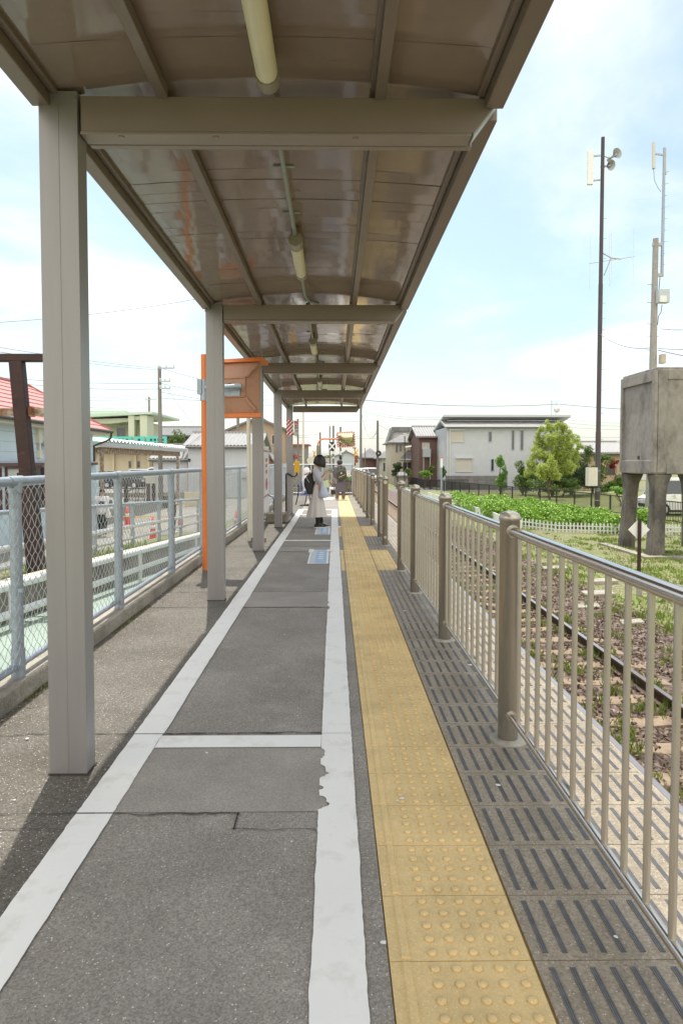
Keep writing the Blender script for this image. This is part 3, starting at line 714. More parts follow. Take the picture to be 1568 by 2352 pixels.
while y < posts[-1]:
    for sg in (1,-1):
        ya, yb = (y, y+H) if sg > 0 else (y+H, y); za, zb_ = z0, z1
        if min(ya,yb) < posts[0] or max(ya,yb) > posts[-1]: continue
        n = 26; wr = .0023 if y < 9 else .0028; pts = []
        for k in range(n+1):
            t = k/n; bow = .004*math.cos(math.pi*(k))*(1 if sg>0 else -1)
            pts.append((FXL+.035+bow, ya+(yb-ya)*t, z0+H*t))
        if y < 12: ch.path(pts, wr, n=3, caps=False)
        else: ch.tube(pts[0], pts[-1], wr, n=3, caps=False)
    y += H/13
ch.build('wire_mesh', M_CHAIN, cf, fix=False)
# fence across the platform end
ef = thing('end_fence', 'low chain link fence closing the far end of the platform', 'fence', (-.6, 29.65, 0))
for x in (-2.0,-.55,.82):
    p = MB(); p.tube((x,29.65,0),(x,29.65,1.36),.035,n=10); p.build('post', M_GALV, ef)
r_ = MB(); r_.tube((-2.0,29.65,1.36),(.82,29.65,1.36),.026,n=10); r_.build('top_rail', M_GALV, ef)
r_ = MB(); r_.tube((-2.0,29.65,.09),(.82,29.65,.09),.028,n=10); r_.build('bottom_rail', M_GALV, ef)
ch = MB(); x = -2.0-1.2
while x < .82:
    for sg in (1,-1):
        a, b = (x, x+1.2) if sg > 0 else (x+1.2, x); za, zb_ = .1, 1.34
        def cl_(xa, t): return xa
        lo, hi = min(a,b), max(a,b)
        t0 = max(0, (-2.0-lo)/1.2) if lo < -2.0 else 0; t1 = min(1, (.82-lo)/1.2)
        if t1 <= t0: continue
        if sg > 0: ch.tube((lo+1.2*t0,29.65,.1+1.24*t0),(lo+1.2*t1,29.65,.1+1.24*t1),.0028,n=3,caps=False)
        else: ch.tube((lo+1.2*t0,29.65,1.34-1.24*t0),(lo+1.2*t1,29.65,1.34-1.24*t1),.0028,n=3,caps=False)
    x += .11
ch.build('wire_mesh', M_CHAIN, ef, fix=False)
# ================================================================== helpers for buildings, cars, poles, trees
M_SIDING = bricks('pale_blue_siding', (.55,.66,.74), (.53,.64,.72), (.36,.44,.50), 3.6, .30, .008, var=.05)
M_PBLUE = pm('pale_blue_panel', (.55,.68,.74), rough=.6, var=.06)
M_REDROOF = bricks('red_metal_roof', (.50,.20,.175), (.46,.185,.165), (.26,.10,.09), 60, .28, .012, rough=.5, bump=.8, var=.08)
M_REDPLAIN = pm('red_ridge', (.50,.20,.175), rough=.5)
M_BRTRIM = pm('dark_brown_trim', (.12,.05,.045), rough=.6)
M_DKBR = pm('gutter_dark', (.05,.043,.04), rough=.5)
M_CREAMW = pm('cream_render', (.62,.55,.39), rough=.85, var=.06, scale=1.2)
M_GREENW = pm('pale_green_render', (.58,.62,.46), rough=.85, var=.05)
M_GREENL = pm('mint_render', (.56,.68,.56), rough=.85, var=.05)
M_TURQ = pm('turquoise_block', (.10,.60,.48), rough=.7, var=.05)
M_TILEG = pm('grey_roof_tile', (.19,.19,.19), rough=.55, var=.2, scale=6)
M_TILEW = pm('pale_roof_tile', (.30,.30,.295), rough=.55, var=.18, scale=5)
M_SLATE = bricks('grey_slate_roof', (.17,.17,.17), (.20,.195,.19), (.11,.11,.11), .45, .25, .01, axis='XY', var=.2)
M_SLATEL = bricks('light_slate_roof', (.25,.25,.245), (.23,.23,.225), (.17,.17,.17), .45, .25, .01, axis='XY', var=.2)
M_GREYW = bricks('grey_metal_cladding', (.50,.52,.55), (.49,.51,.54), (.40,.42,.45), .22, 20, .008, off=0, var=.06)
M_TANW = pm('tan_render', (.42,.31,.215), rough=.85, var=.06)
M_GCONC = pm('grey_block_render', (.35,.33,.30), rough=.9, var=.12, c2=(.27,.25,.23), c2amt=.45)
M_WTILE = bricks('white_tile_wall', (.54,.56,.58), (.52,.54,.56), (.41,.43,.45), .45, .11, .008, var=.04)
M_BRWALL = bricks('brown_siding', (.17,.095,.075), (.155,.088,.07), (.09,.05,.04), 4, .18, .01, var=.1)
M_BEIGE = pm('beige_render', (.56,.51,.40), rough=.85, var=.06)
M_OFFW = pm('off_white_render', (.66,.65,.60), rough=.85, var=.05)
M_DARKW = pm('dark_timber', (.10,.075,.06), rough=.8, var=.15)
M_SHUT = bricks('beige_shutter', (.57,.54,.47), (.55,.52,.45), (.43,.41,.36), 9, .06, .006, var=.04)
M_BLOCK = bricks('grey_block_wall', (.19,.185,.175), (.16,.155,.15), (.10,.10,.095), .8, .25, .012, var=.25)
M_PALEHALL = pm('pale_blue_hall', (.50,.55,.58), rough=.8, var=.05)
M_SHADOWP = pm('painted_shadow_dark', (.07,.075,.085), rough=.4)
M_FASC = pm('grey_fascia', (.56,.58,.60), rough=.5, var=.04)

def house(name, label, x0, x1, y0, y1, ze, wallm, roofm, roof='gx', rise=1.4, over=.5, cat='house', zg=None, ribs=0, trim=None, rot=0, pz=None):
    """a house in world metres: x0..x1, front wall at y0, eaves at ze; roof: gx ridge along x, gy ridge along y, hip, flat"""
    zg = GZ if zg is None else zg
    t = thing(name, label, cat, ((x0+x1)/2, y0, zg))
    w = MB(); w.box((x0,y0,zg-.1),(x1,y1,ze))
    xm, ym = (x0+x1)/2, (y0+y1)/2
    if roof == 'gy': w.prism([(x0,y0,ze),(x1,y0,ze),(xm,y0,ze+rise)], (0,y1-y0,0))
    if roof == 'gx': w.prism([(x0,y0,ze),(x0,y1,ze),(x0,ym,ze+rise)], (x1-x0,0,0))
    w.build('wall', wallm, t)
    r = MB(); th = .16; o = over
    def slab(pts):
        r.prism(pts, (0,0,th))
    def ribslab(a, b, c, d, n):
        a,b,c,d = map(V,(a,b,c,d)); up = V((0,0,1)); pts = []
        for i in range(n*4+1):
            s = i/(n*4); h = (.0,.055,.075,.03)[i%4]
            pts.append((a.lerp(b,s)+up*(th+h), d.lerp(c,s)+up*(th+h)))
        for i in range(n*4): r.add([pts[i][0],pts[i+1][0],pts[i+1][1],pts[i][1]],[(0,1,2,3)])
    if roof == 'gx':
        k = rise/(ym-y0); zl = ze - o*k
        A=(x0-o,y0-o,zl);B=(x1+o,y0-o,zl);Cc=(x1+o,ym,ze+rise);D=(x0-o,ym,ze+rise);E=(x0-o,y1+o,zl);F=(x1+o,y1+o,zl)
        slab([A,B,Cc,D]); slab([D,Cc,F,E])
        if ribs: ribslab(A,B,Cc,D,ribs); r.beam((x0-o,ym,ze+rise+.2),(x1+o,ym,ze+rise+.2),.3,.22)
    elif roof == 'gy':
        k = rise/(xm-x0); zl = ze - o*k
        A=(x0-o,y0-o,zl);B=(xm,y0-o,ze+rise);Cc=(xm,y1+o,ze+rise);D=(x0-o,y1+o,zl);E=(x1+o,y0-o,zl);F=(x1+o,y1+o,zl)
        slab([A,B,Cc,D]); slab([B,E,F,Cc])
        if ribs: ribslab(D,A,B,Cc,ribs); ribslab(E,F,Cc,B,ribs)
        r.beam((xm,y0-o,ze+rise+.2),(xm,y1+o,ze+rise+.2),.28,.2)
    elif roof == 'hip':
        h = min(ym-y0, xm-x0)*.98; zl = ze
        A=(x0-o,y0-o,zl);B=(x1+o,y0-o,zl);Cc=(x1+o,y1+o,zl);D=(x0-o,y1+o,zl)
        if x1-x0 > y1-y0: r1=(x0-o+h+o,ym,ze+rise); r2=(x1+o-h-o,ym,ze+rise); q=[[A,B,r2,r1],[B,Cc,r2],[Cc,D,r1,r2],[D,A,r1]]
        else: r1=(xm,y0-o+h+o,ze+rise); r2=(xm,y1+o-h-o,ze+rise); q=[[A,B,r1],[B,Cc,r2,r1],[Cc,D,r2],[D,A,r1,r2]]
        r.prism([A,B,Cc,D],(0,0,-.14))
        for f in q: r.quad(*f)
    else:
        r.box((x0-o,y0-o,ze),(x1+o,y1+o,ze+.22))
    r.build('roof', roofm, t)
    if trim:
        f = MB(); f.tube((x0-o,y0-o-.06,(ze-o*rise/max(.1,(ym-y0)) if roof=='gx' else ze)+.02),(x1+o,y0-o-.06,(ze-o*rise/max(.1,(ym-y0)) if roof=='gx' else ze)+.02),.06,n=6); f.build('gutter', trim, t)
    t['_rot'] = 0
    del t['_rot']
    return t
def window(t, x0, x1, z0, z1, y, frame, glass, mull=0, dep=.05, name='window', side=None):
    """window on a wall facing -y (or, with side=X, on a wall facing +-x at that X, x0..x1 then run along y)"""
    f = MB(); g = MB(); d = .05
    def bx(mb, a0, a1, b0, b1, p0, p1):
        if side is None: mb.box((a0,y-p1,b0),(a1,y-p0,b1))
        else: mb.box((side[0]+side[1]*p0,a0,b0),(side[0]+side[1]*p1,a1,b1))
    bx(f,x0-d,x0,z0-d,z1+d,-.02,dep); bx(f,x1,x1+d,z0-d,z1+d,-.02,dep); bx(f,x0,x1,z1,z1+d,-.02,dep); bx(f,x0,x1,z0-d,z0,-.02,dep*1.5)
    for i in range(mull):
        xm = x0+(x1-x0)*(i+1)/(mull+1); bx(f,xm-.025,xm+.025,z0,z1,-.02,dep*.8)
    fo = f.build(name, frame, t); bx(g,x0,x1,z0,z1,-.02,.012); g.build('pane', glass, fo)
    return fo

def car(label, col, loc, rz, L=4.3, W=1.7, H=1.55, kind='suv', name='parked_car', cat='car', group=None):
    t = thing(name, label, cat, (0,0,0), group)
    hw = W/2; gz = .20
    if kind == 'van':
        low = [(-L/2,gz+.05),(-L/2,.95),(L/2-.35,.95),(L/2-.02,.78),(L/2,gz+.08)]; top = [(-L/2+.02,.95),(-L/2+.12,H-.05),(-L/2+.3,H),(L/2-1.0,H),(L/2-.75,H-.06),(L/2-.35,.95)]
    elif kind == 'suv':
        low = [(-L/2,gz+.1),(-L/2,.92),(L/2-1.15,.95),(L/2-.12,.82),(L/2,.6),(L/2-.02,gz+.08)]; top = [(-L/2+.04,.92),(-L/2+.25,H-.10),(-L/2+.6,H),(L/2-2.0,H-.02),(L/2-1.75,H-.10),(L/2-1.12,.95)]
    else:
        low = [(-L/2,gz+.1),(-L/2,.82),(L/2-1.1,.86),(L/2-.12,.72),(L/2,.55),(L/2-.02,gz+.06)]; top = [(-L/2+.05,.82),(-L/2+.5,H-.12),(-L/2+.9,H),(L/2-2.0,H-.02),(L/2-1.8,H-.10),(L/2-1.08,.86)]
    b = MB(); n = len(low)
    rows = [[(x, yy, z) for x, z in low] for yy in (-hw, -hw+.05, hw-.05, hw)]
    rows = [[(x*(.985 if abs(yy) > hw-.01 else 1), yy, z) for x, z in low] for yy in (-hw, -hw+.06, hw-.06, hw)]
    b.loft(rows, True, True, False)
    tw = hw-.14
    zt = max(z for _, z in top); zb0 = min(z for _, z in top)
    def inset(z, w_): return w_ - .13*(z-zb0)/(zt-zb0)
    rows = [[(x, -inset(z, hw-.03), z) for x, z in top], [(x, inset(z, hw-.03), z) for x, z in top]]
    b.loft(rows, True, True, False)
    b.build('body', col, t, bevel=.035)
    # glass: side panes, windscreen
    for sg in (-1, 1):
        g = MB(); k = .10; cx = sum(x for x,_ in top)/len(top); cz = (zt+zb0)/2+.02
        pts = [(cx+(x-cx)*.90, sg*(inset(cz+(z-cz)*.74, hw-.03)+.006), cz+(z-cz)*.74) for x, z in top]
        g.prism(pts, (0, sg*.004, 0)); g.build('side_window', M_GLASS, t)
    (xa, za), (xb, zb2) = top[-1], top[-2]
    g = MB(); yy = inset(za, hw-.1); y2 = inset(zb2, hw-.1)
    g.quad((xa-.05+.03,-yy,za+.05),(xa-.05+.03,yy,za+.05),(xb+.03,y2,zb2-.02),(xb+.03,-y2,zb2-.02)); g.build('windscreen', M_GLASS, t)
    (xa, za), (xb, zb2) = top[0], top[1]
    g = MB(); g.quad((xa+.03-.02,-yy,za+.08),(xa+.03-.02,yy,za+.08),(xb-.02,y2,zb2-.04),(xb-.02,-y2,zb2-.04)); g.build('rear_window', M_GLASS, t)
    for x in (-L/2+.75, L/2-.78):
        for sg in (-1,1):
            q = MB(); q.tube((x,sg*(hw-.17),.30),(x,sg*(hw+.01),.30),.30,n=20); wo = q.build('wheel', M_RUBBER, t)
            q = MB(); q.tube((x,sg*(hw+.008),.30),(x,sg*(hw+.022),.30),.185,n=14); q.build('rim', M_CHROME, wo)
    zl = .70 if kind != 'van' else .66
    for sg in (-1,1):
        q = MB(); q.box((L/2-.16,sg*(hw-.42),zl-.08),(L/2+.006,sg*(hw-.08),zl+.07)); q.build('headlight', M_LGLASS, t)
        q = MB(); q.box((-L/2-.006,sg*(hw-.22),.72),(-L/2+.08,sg*(hw-.04),.90)); q.build('tail_light', M_RED, t)
    q = MB(); q.box((L/2-.03,-hw*.45,.42),(L/2+.012,hw*.45,.58)); q.build('grille', M_BLACK, t)
    q = MB(); q.box((L/2-.05,-.2,.32),(L/2+.02,.2,.40)); q.build('number_plate', M_WHITE, t)
    q = MB()
    q.box((-L/2+.06,-hw+.02,.16),(L/2-.06,hw-.02,.30)); q.build('underbody', M_BLACK, t)
    for sg in (-1,1):
        q = MB(); q.obox((L/2-1.3,sg*(hw+.09),.98),(.05,0,0),(0,.09,0),(0,0,.06)); q.build('wing_mirror', col, t)
    t.location = loc; t.rotation_euler = (0,0,rz); ORG[t.name] = V(loc)
    return t

def pole(label, base, ztop, r0, r1, mat, arms=(), name='utility_pole', lean=(0,0), group=None, cat='utility pole'):
    t = thing(name, label, cat, base, group); b = V(base)
    p = MB(); p.tube((b.x,b.y,b.z-.1),(b.x+lean[0],b.y+lean[1],ztop),r0,r1,n=12); p.build('shaft', mat, t)
    for (z, hw, off, dirn) in arms:
        a = MB(); a.beam((b.x+off-hw,b.y-.12,z),(b.x+off+hw,b.y-.12,z),.09,.09)
        ao = a.build('cross_arm', M_GREYM, t)
        for k in (-.95, 0 if abs(off) > .1 else .35, .95):
            i_ = MB(); x = b.x+off+hw*k; i_.lathe([(.035,0),(.06,.05),(.045,.10),(.065,.14),(.03,.20),(.001,.2)], (x,b.y-.12,z+.04), 8); i_.build('insulator', M_OFFW, ao)
    return t
def wire(label, p, q, sag=.4, r=.012, name='overhead_wire', n=14, group='overhead wires'):
    p, q = V(p), V(q); pts = [p.lerp(q, i/n) - V((0,0,sag*4*(i/n)*(1-i/n))) for i in range(n+1)]
    m = MB(); m.path(pts, r*1.25, n=5); return m.build(name, M_WIRE, None, label=label, cat='wire', group=group)
def tree(name, label, base, trunk_h, blobs, n, size, lm, tm=None, seed=1, r0=.12, group=None, cat='tree', limbs=6):
    rd = random.Random(seed); t = thing(name, label, cat, base, group); b = V(base)
    tk = MB(); top = b + V((rd.gauss(0,.1),rd.gauss(0,.1),trunk_h)); tk.path([b-V((0,0,.1)), b.lerp(top,.5)+V((rd.gauss(0,.05),0,0)), top], [r0*1.2,r0,r0*.75], n=9)
    for i in range(limbs):
        c, r = blobs[i % len(blobs)]; c = V(c)
        s = b.lerp(top, rd.uniform(.55,1)); e = c + V((rd.uniform(-.5,.5)*r[0],rd.uniform(-.5,.5)*r[1],rd.uniform(-.2,.7)*r[2]))
        mid = s.lerp(e,.5)+V((rd.gauss(0,.1),rd.gauss(0,.1),-.12*(e-s).length)); tk.path([s,mid,e],[r0*.55,r0*.32,r0*.1],n=6)
    tk.build('trunk', tm or M_BARK, t)
    sub_ = []
    for c_, r_ in blobs:
        k_ = max(9, int(20*(r_[0]*r_[2])**.5))
        for _ in range(k_):
            d_ = V((rd.gauss(0,1), rd.gauss(0,1), rd.gauss(0,1))).normalized() * rd.uniform(.45,1.0)
            f_ = rd.uniform(.32,.55); sub_.append(((c_[0]+d_.x*r_[0]*.86, c_[1]+d_.y*r_[1]*.86, c_[2]+d_.z*r_[2]*.86), (r_[0]*f_, r_[1]*f_, r_[2]*f_*.8)))
    lv = MB(); leaves(lv, sub_, n, size, rd, shell=.35); lv.build('crown', lm, t, fix=False)
    return t
M_BARK = pm('bark', (.13,.095,.07), rough=.9, var=.3, scale=12, bump=.5, bscale=30)
M_LEAFY = leafmat('young_leaf', (.25,.34,.05), (.41,.50,.09), (.58,.64,.23), transl=.42)
M_LEAFM = leafmat('mid_leaf', (.055,.10,.018), (.10,.17,.028), (.17,.25,.05), transl=.3)
M_LEAFD = leafmat('dark_leaf', (.02,.045,.016), (.04,.075,.022), (.075,.12,.035), transl=.2)
M_LEAFV = leafmat('vivid_leaf', (.09,.22,.02), (.15,.33,.03), (.24,.43,.06), transl=.35)
M_LEAFR = leafmat('red_maple_leaf', (.16,.012,.014), (.26,.02,.025), (.36,.05,.05), transl=.3)
M_DRY = leafmat('dry_vine', (.22,.13,.07), (.32,.21,.12), (.42,.31,.2), transl=.1)
M_AZ = leafmat('azalea_leaf', (.085,.20,.014), (.19,.36,.025), (.34,.51,.075), transl=.16)

# ================================================================== left side: ramp, rails, station house
def ramp_z(y): return min(.0, -.10-.075*(y-4.4)) if y < 18.9 else GZ+.01
m = MB(); ys = [-3,2,3,4,6,8,10,12,14,16,18,18.9,21]
for a, b in zip(ys[:-1], ys[1:]):
    m.quad((-3.72,a,ramp_z(a)),(-2.15,a,ramp_z(a)),(-2.15,b,ramp_z(b)),(-3.72,b,ramp_z(b)))
m.build('ramp_path', M_GREENF, kind='structure')
def bank_z(y): return .10-.0575*(y-6.76)
m = MB()
m.prism([(-3.70,1,GZ),(-3.70,22,GZ),(-3.70,22,bank_z(22)),(-3.70,1,bank_z(1))], (-.16,0,0)); m.build('retaining_wall', M_CONCD, label='dark stained retaining wall beside the green ramp', cat='wall')
m = MB(); m.prism([(-3.66,1,bank_z(1)+.002),(-3.66,22,bank_z(22)+.002),(-3.66,22,bank_z(22)+.07),(-3.66,1,bank_z(1)+.07)],(-.24,0,0)); m.build('wall_coping', M_CREAMW, label='cream coping along the top of the ramp wall', cat='coping')
m = MB(); m.quad((-5.0,1,bank_z(1)-.06),(-3.88,1,bank_z(1)-.04),(-3.88,22,bank_z(22)-.04),(-5.0,22,bank_z(22)-.06)); m.quad((-5.9,1,GZ),(-5.0,1,bank_z(1)-.06),(-5.0,22,bank_z(22)-.06),(-5.9,22,GZ)); m.build('bank', M_GRAVEL, kind='structure')
gt = thing('ramp_guardrail', 'white two pipe guardrail along the green ramp', 'guardrail', (-3.45, 8, ramp_z(8)))
for dz, rr in ((.0,.055),(-.31,.044)):
    q = MB(); q.path([(-3.45,y,.2-.0575*(y-6.76)+dz) for y in (1,4,8,12,16,20)], rr, n=10); q.build('pipe', M_WHITEP, gt)
for y in (3.3,5.2,7.1,9.3,11.8,14.2,16.6,19):
    q = MB(); q.tube((-3.45,y,ramp_z(y)-.05),(-3.45,y,.2-.0575*(y-6.76)),.032,n=10); q.build('post', M_WHITEP, gt)
gt = thing('bank_fence', 'grey post and rail fence on the bank behind the ramp', 'fence', (-4.5, 12, bank_z(12)))
def bt(y): return .81-.043*(y-8.95)
for dz, rr, mt in ((0,.034,M_GALV),(-.50,.046,M_WHITEP),(-.76,.036,M_WHITEP)):
    q = MB(); q.path([(-4.5,y,bt(y)+dz) for y in (1,5,9,13,15,19,24)], rr, n=10); q.build('rail', mt, gt)
for y in (3.6,6.2,8.6,10.6,12.5,14.85,17.1,19.5,22):
    q = MB(); q.beam((-4.5,y,bank_z(y)-.2),(-4.5,y,bt(y)+.01),.075,.06,up=(0,1,0)); q.build('post', M_GALV, gt)
for i, y in enumerate((5.5, 9.8, 10.9, 13.4)):   # weeds on the bank
    rd = random.Random(40+i); q = MB()
    for _ in range(240): blade(q, -4.2+rd.gauss(0,.2), y+rd.gauss(0,.5), bank_z(y)-.06, rd.uniform(.05,.2), rd, .012)
    q.build('bank_weeds', M_GRASS, kind='stuff', label='green weeds growing on the bank behind the white rails', cat='weeds', fix=False)

# leaning rusty frame
ft = thing('rusty_frame', 'dark rusty steel frame with a leaning post and two crossbars', 'steel frame', (-4.0, 9.05, -.06))
q = MB(); q.beam((-4.02,9.0,-.1),(-4.24,9.0,2.84),.175,.14,up=(0,1,0)); q.beam((-4.015,9.0,-.1),(-4.14,9.0,1.36),.20,.165,up=(0,1,0)); q.build('post', M_RUST, ft, bevel=.012)
q = MB(); q.beam((-5.9,9.0,-.6),(-6.05,9.0,2.84),.17,.14,up=(0,1,0)); q.build('post', M_RUST, ft, bevel=.012)
q = MB(); q.beam((-6.4,9.0,2.885),(-3.50,9.0,2.885),.14,.10); q.build('top_bar', M_RUST, ft, bevel=.01)
q = MB(); q.beam((-6.4,9.09,2.17),(-3.45,9.09,2.17),.05,.10); q.beam((-4.13,9.05,2.17),(-4.06,9.05,2.17),.12,.13); q.build('cross_bar', M_RUSTB, ft)

# station house with red roof
sh = thing('station_house', 'pale blue clad station house with a red metal roof', 'house', (-12, 20, GZ))
WX, Y0, Y1 = -9.75, 8.0, 27.05
q = MB(); q.box((-14.2,Y0,GZ-.1),(WX,Y1,2.70)); q.build('wall', M_SIDING, sh)
q = MB(); q.box((WX-.3,Y0,GZ-.1),(WX+.03,Y1-.35,-.05)); q.build('base_panel', M_PBLUE, sh)
q = MB(); q.box((WX-.05,Y0,1.36),(WX+.14,Y1+.14,1.46)); q.box((-14.2,Y1-.05,1.36),(WX-.06,Y1+.14,1.46)); q.build('sill_band', M_BRTRIM, sh)
ex0, ex1, ey0, ey1, ez, rx, rz_ = -14.4, -9.2, 7.4, 27.6, 2.76, -11.8, 4.42
q = MB()
E = [(ex1,ey0,ez),(ex1,ey1,ez),(ex0,ey1,ez),(ex0,ey0,ez)]; r1=(rx,ey0,rz_); r2=(rx,ey1-1.7,rz_)
n = 20; A = V(E[0]); B = V(E[1]); Ct = V(r2); D = V(r1)
for i in range(9):            # stepped metal courses on the slope towards the track
    s0_, s1_ = i/9, (i+1)/9
    a, b = A.lerp(D,s0_), B.lerp(Ct,s0_); c, d = B.lerp(Ct,s1_), A.lerp(D,s1_)
    up = V((0,0,.035)); q.quad(a+up,b+up,c,d); q.quad(a,b,b+up,a+up)
q.m = 1
q.quad(E[1],E[2],r2); q.quad(E[2],E[3],r1,r2); q.quad(*[V(e)-V((0,0,.01)) for e in E])
q.beam(V(E[1])+V((0,0,.04)),V(r2)+V((0,0,.04)),.10,.06); q.beam(V(r1)+V((0,0,.03)),V(r2)+V((0,0,.03)),.14,.07)
q.build('roof', [M_REDPLAIN, M_REDROOF], sh)
q = MB(); q.tube((ex1+.05,ey0,ez-.02),(ex1+.05,ey1+.05,ez-.04),.055,n=8); q.tube((ex0,ey1+.05,ez-.03),(ex1+.05,ey1+.05,ez-.04),.05,n=8); q.build('gutter', M_DKBR, sh)
q = MB(); q.path([(ex1+.02,ey1,ez-.08),(ex1-.0,ey1-.05,ez-.3),(ex1-.12,ey1-.2,ez-.42),(WX+.02,Y1+.06,ez-.62),(WX+.02,Y1+.06,1.5)], .045, n=8); q.build('downpipe', M_DKBR, sh)
q = MB(); q.box((-14.3,ey0+.2,ez-.16),(ex1-.08,ey1-.1,ez-.012)); q.build('eaves_soffit', M_OFFW, sh)
for (ya, yb, bl, mu) in ((16.6,18.1,M_GLASS,1),(18.5,19.45,M_BLIND,0),(19.85,20.85,M_BLIND,0),(21.25,22.3,M_GLASS,1),(22.9,24.4,M_GLASS,1)):
    window(sh, ya, yb, .0, 1.28, 0, M_BRTRIM, bl, mu, .07, side=(WX,1))
for y in (22.0, 26.2):
    q = MB(); q.box((WX,y-.12,2.1),(WX+.12,y+.12,2.6)); q.tube((WX+.08,y,2.2),(WX+.08,y,1.75),.04,n=8); q.box((WX,y-.1,1.62),(WX+.12,y+.1,1.86)); q.build('wall_bracket', M_CREAMP, sh)
q = MB(); q.tube((WX+.05,22.35,2.1),(WX+.32,22.35,2.02),.09,.14,n=12); q.build('wall_lamp', M_GREYM, sh)
q = MB(); q.box((WX+.0,Y1-.32,GZ),(WX+.22,Y1-.02,1.36)); q.build('porch_column', M_PBLUE, sh)

# cream building with mint roof behind
S68 = 1525/68.
def b68(x, y): return ((x-767)/S68, 1.5+(1060-y)/S68)
cbld = thing('cream_building', 'two storey cream and mint building with turquoise balcony blocks', 'building', (-22, 68, GZ))
x0 = b68(150,0)[0]; x1 = b68(349,0)[0]; zt = b68(0,1036)[1]
q = MB(); q.box((x0,68,GZ-.1),(x1,78,zt)); q.build('lower_wall', M_CREAMW, cbld)
q = MB(); q.box((x0-.2,66.6,zt),(b68(380,0)[0],78.2,zt+.42)); q.build('lower_canopy', M_BEIGE, cbld)
q = MB(); q.box((x0,70.2,zt+.42),(b68(312,0)[0],78,b68(0,964)[1])); q.build('upper_wall', M_GREENW, cbld)
q = MB(); zl, zr = b68(0,958)[1], b68(0,951)[1]; xa, xb = b68(150,0)[0], b68(361,0)[0]
q.prism([(xa,66.8,zl-.25),(xb,66.8,zr-.10),(xb,66.8,zr+.13),(xa,66.8,zl+.1)], (0,11.6,0)); q.build('roof_slab', M_GREENL, cbld)
q = MB(); xs_, xe_ = b68(195,0)[0], b68(305,0)[0]; q.prism([(xs_,67.6,b68(0,960)[1]-.2),(xe_,67.6,b68(0,958)[1]-.15),(xe_,67.6,b68(0,969)[1]),(xs_+3,67.6,b68(0,974)[1]),(xs_,67.6,b68(0,974)[1])],(0,3,0)); q.build('soffit_block', M_GREENW, cbld)
q = MB(); q.box((x0,70,zl),(b68(274,0)[0],77,b68(0,942)[1])); q.box((x0-.1,69.9,b68(0,942)[1]),(b68(274,0)[0]+.1,77,b68(0,942)[1]+.07)); q.build('roof_storey', M_GREENL, cbld)
for xa_, xb_ in ((305,318),(331,347)):
    q = MB(); q.box((b68(xa_,0)[0],67.0,zt+.42),(b68(xb_,0)[0],68.0 if xa_ < 320 else 69.5,b68(0,956)[1])); q.build('column', M_GREENW, cbld)
q = MB(); q.box((b68(318,0)[0],67.2,b68(0,966)[1]),(b68(331,0)[0],67.8,b68(0,958)[1])); q.build('lintel', M_GREENW, cbld)
for xa_, xb_ in ((225,314),(320,343),(347,392)):
    q = MB(); za_, zb_ = zt+.42, b68(0,1004)[1]-.0; q.box((b68(xa_,0)[0],66.72,za_),(b68(xb_,0)[0],66.90,zb_)); po_ = q.build('balcony_block', M_TURQ, cbld)
    q = MB(); xx = b68(xa_,0)[0]+.35
    while xx < b68(xb_,0)[0]-.3:
        for zz_ in (.28,.62): q.box((xx,66.708,zb_-.16-zz_+.0),(xx+.24,66.725,zb_-.16-zz_+.22))
        xx += .38
    q.build('balcony_opening', M_DKBR, po_)
for xa_, xb_ in ((257,275),(289,300)): window(cbld, b68(xa_,0)[0], b68(xb_,0)[0], zt+.5, b68(0,981)[1], 70.2, M_GREYM, M_GLASS, 1)
for xa_, xb_ in ((298,304),(318,324)): window(cbld, b68(xa_,0)[0], b68(xb_,0)[0], b68(0,1074)[1], b68(0,1059)[1], 68, M_CREAMW, M_GLASS, 0)
for xx in (262,312,342):
    q = MB(); q.box((b68(xx,0)[0],67.7,GZ),(b68(xx+5,0)[0],68.1,zt)); q.build('pilaster', M_CREAMW, cbld)
q = MB(); q.box((b68(352,0)[0],68.8,GZ),(b68(374,0)[0],77,zt)); q.build('entrance_recess', M_TANW, cbld)
window(cbld, b68(358,0)[0], b68(366,0)[0], GZ+.05, b68(0,1062)[1], 68.8, M_OFFW, M_GLASS, 0, name='door')

# covered walkway with corrugated roof
wk = thing('walkway_shelter', 'rusty walkway shelter with a white corrugated roof beside the station house', 'shelter', (-10.3, 36, GZ))
q = MB(); SY0, SY1 = 29.3, 44.6; n = 58; zf, zbk = 2.36, 2.62
top = []
for i in range(n+1):
    y = SY0+(SY1-SY0)*i/n; h = .16 if i % 2 else 0
    top.append(((-9.9,y,zf+h),(-13.0,y,zbk+h)))
for i in range(n): q.add([top[i][0],top[i+1][0],top[i+1][1],top[i][1]],[(0,1,2,3)])
q.build('corrugated_roof', M_WHITE, wk)
q = MB(); q.box((-10.05,SY0-.4,zf-.22),(-9.86,SY1+.15,zf-.04)); q.box((-13.0,SY0-.4,zf-.2),(-10.06,SY0-.2,zf-.02)); q.build('gutter', M_GREYM, wk)
q = MB(); q.box((-10.3,SY0-.2,zf-.52),(-10.15,SY1-.6,zf-.225)); q.box((-13,SY0-.1,zf-.5),(-10.31,SY0+.1,zf-.24)); q.build('edge_beam', M_RUSTB, wk)
for y in (SY0+.1, SY1-1.0):
    q = MB(); q.box((-10.28,y-.09,GZ),(-10.16,y+.09,zf-.53)); q.build('post', M_RUSTB, wk)
q = MB(); q.box((-10.75,SY0-.2,GZ),(-10.45,SY0+.1,zf-.53)); q.build('post', M_OFFW, wk)
q = MB(); q.path([(-9.95,SY1-.3,zf-.2),(-10.0,SY1-.5,zf-.6),(-10.2,SY1-.75,zf-.8),(-10.2,SY1-.75,GZ)], .06, n=8); q.build('downpipe', M_GREYM, wk)

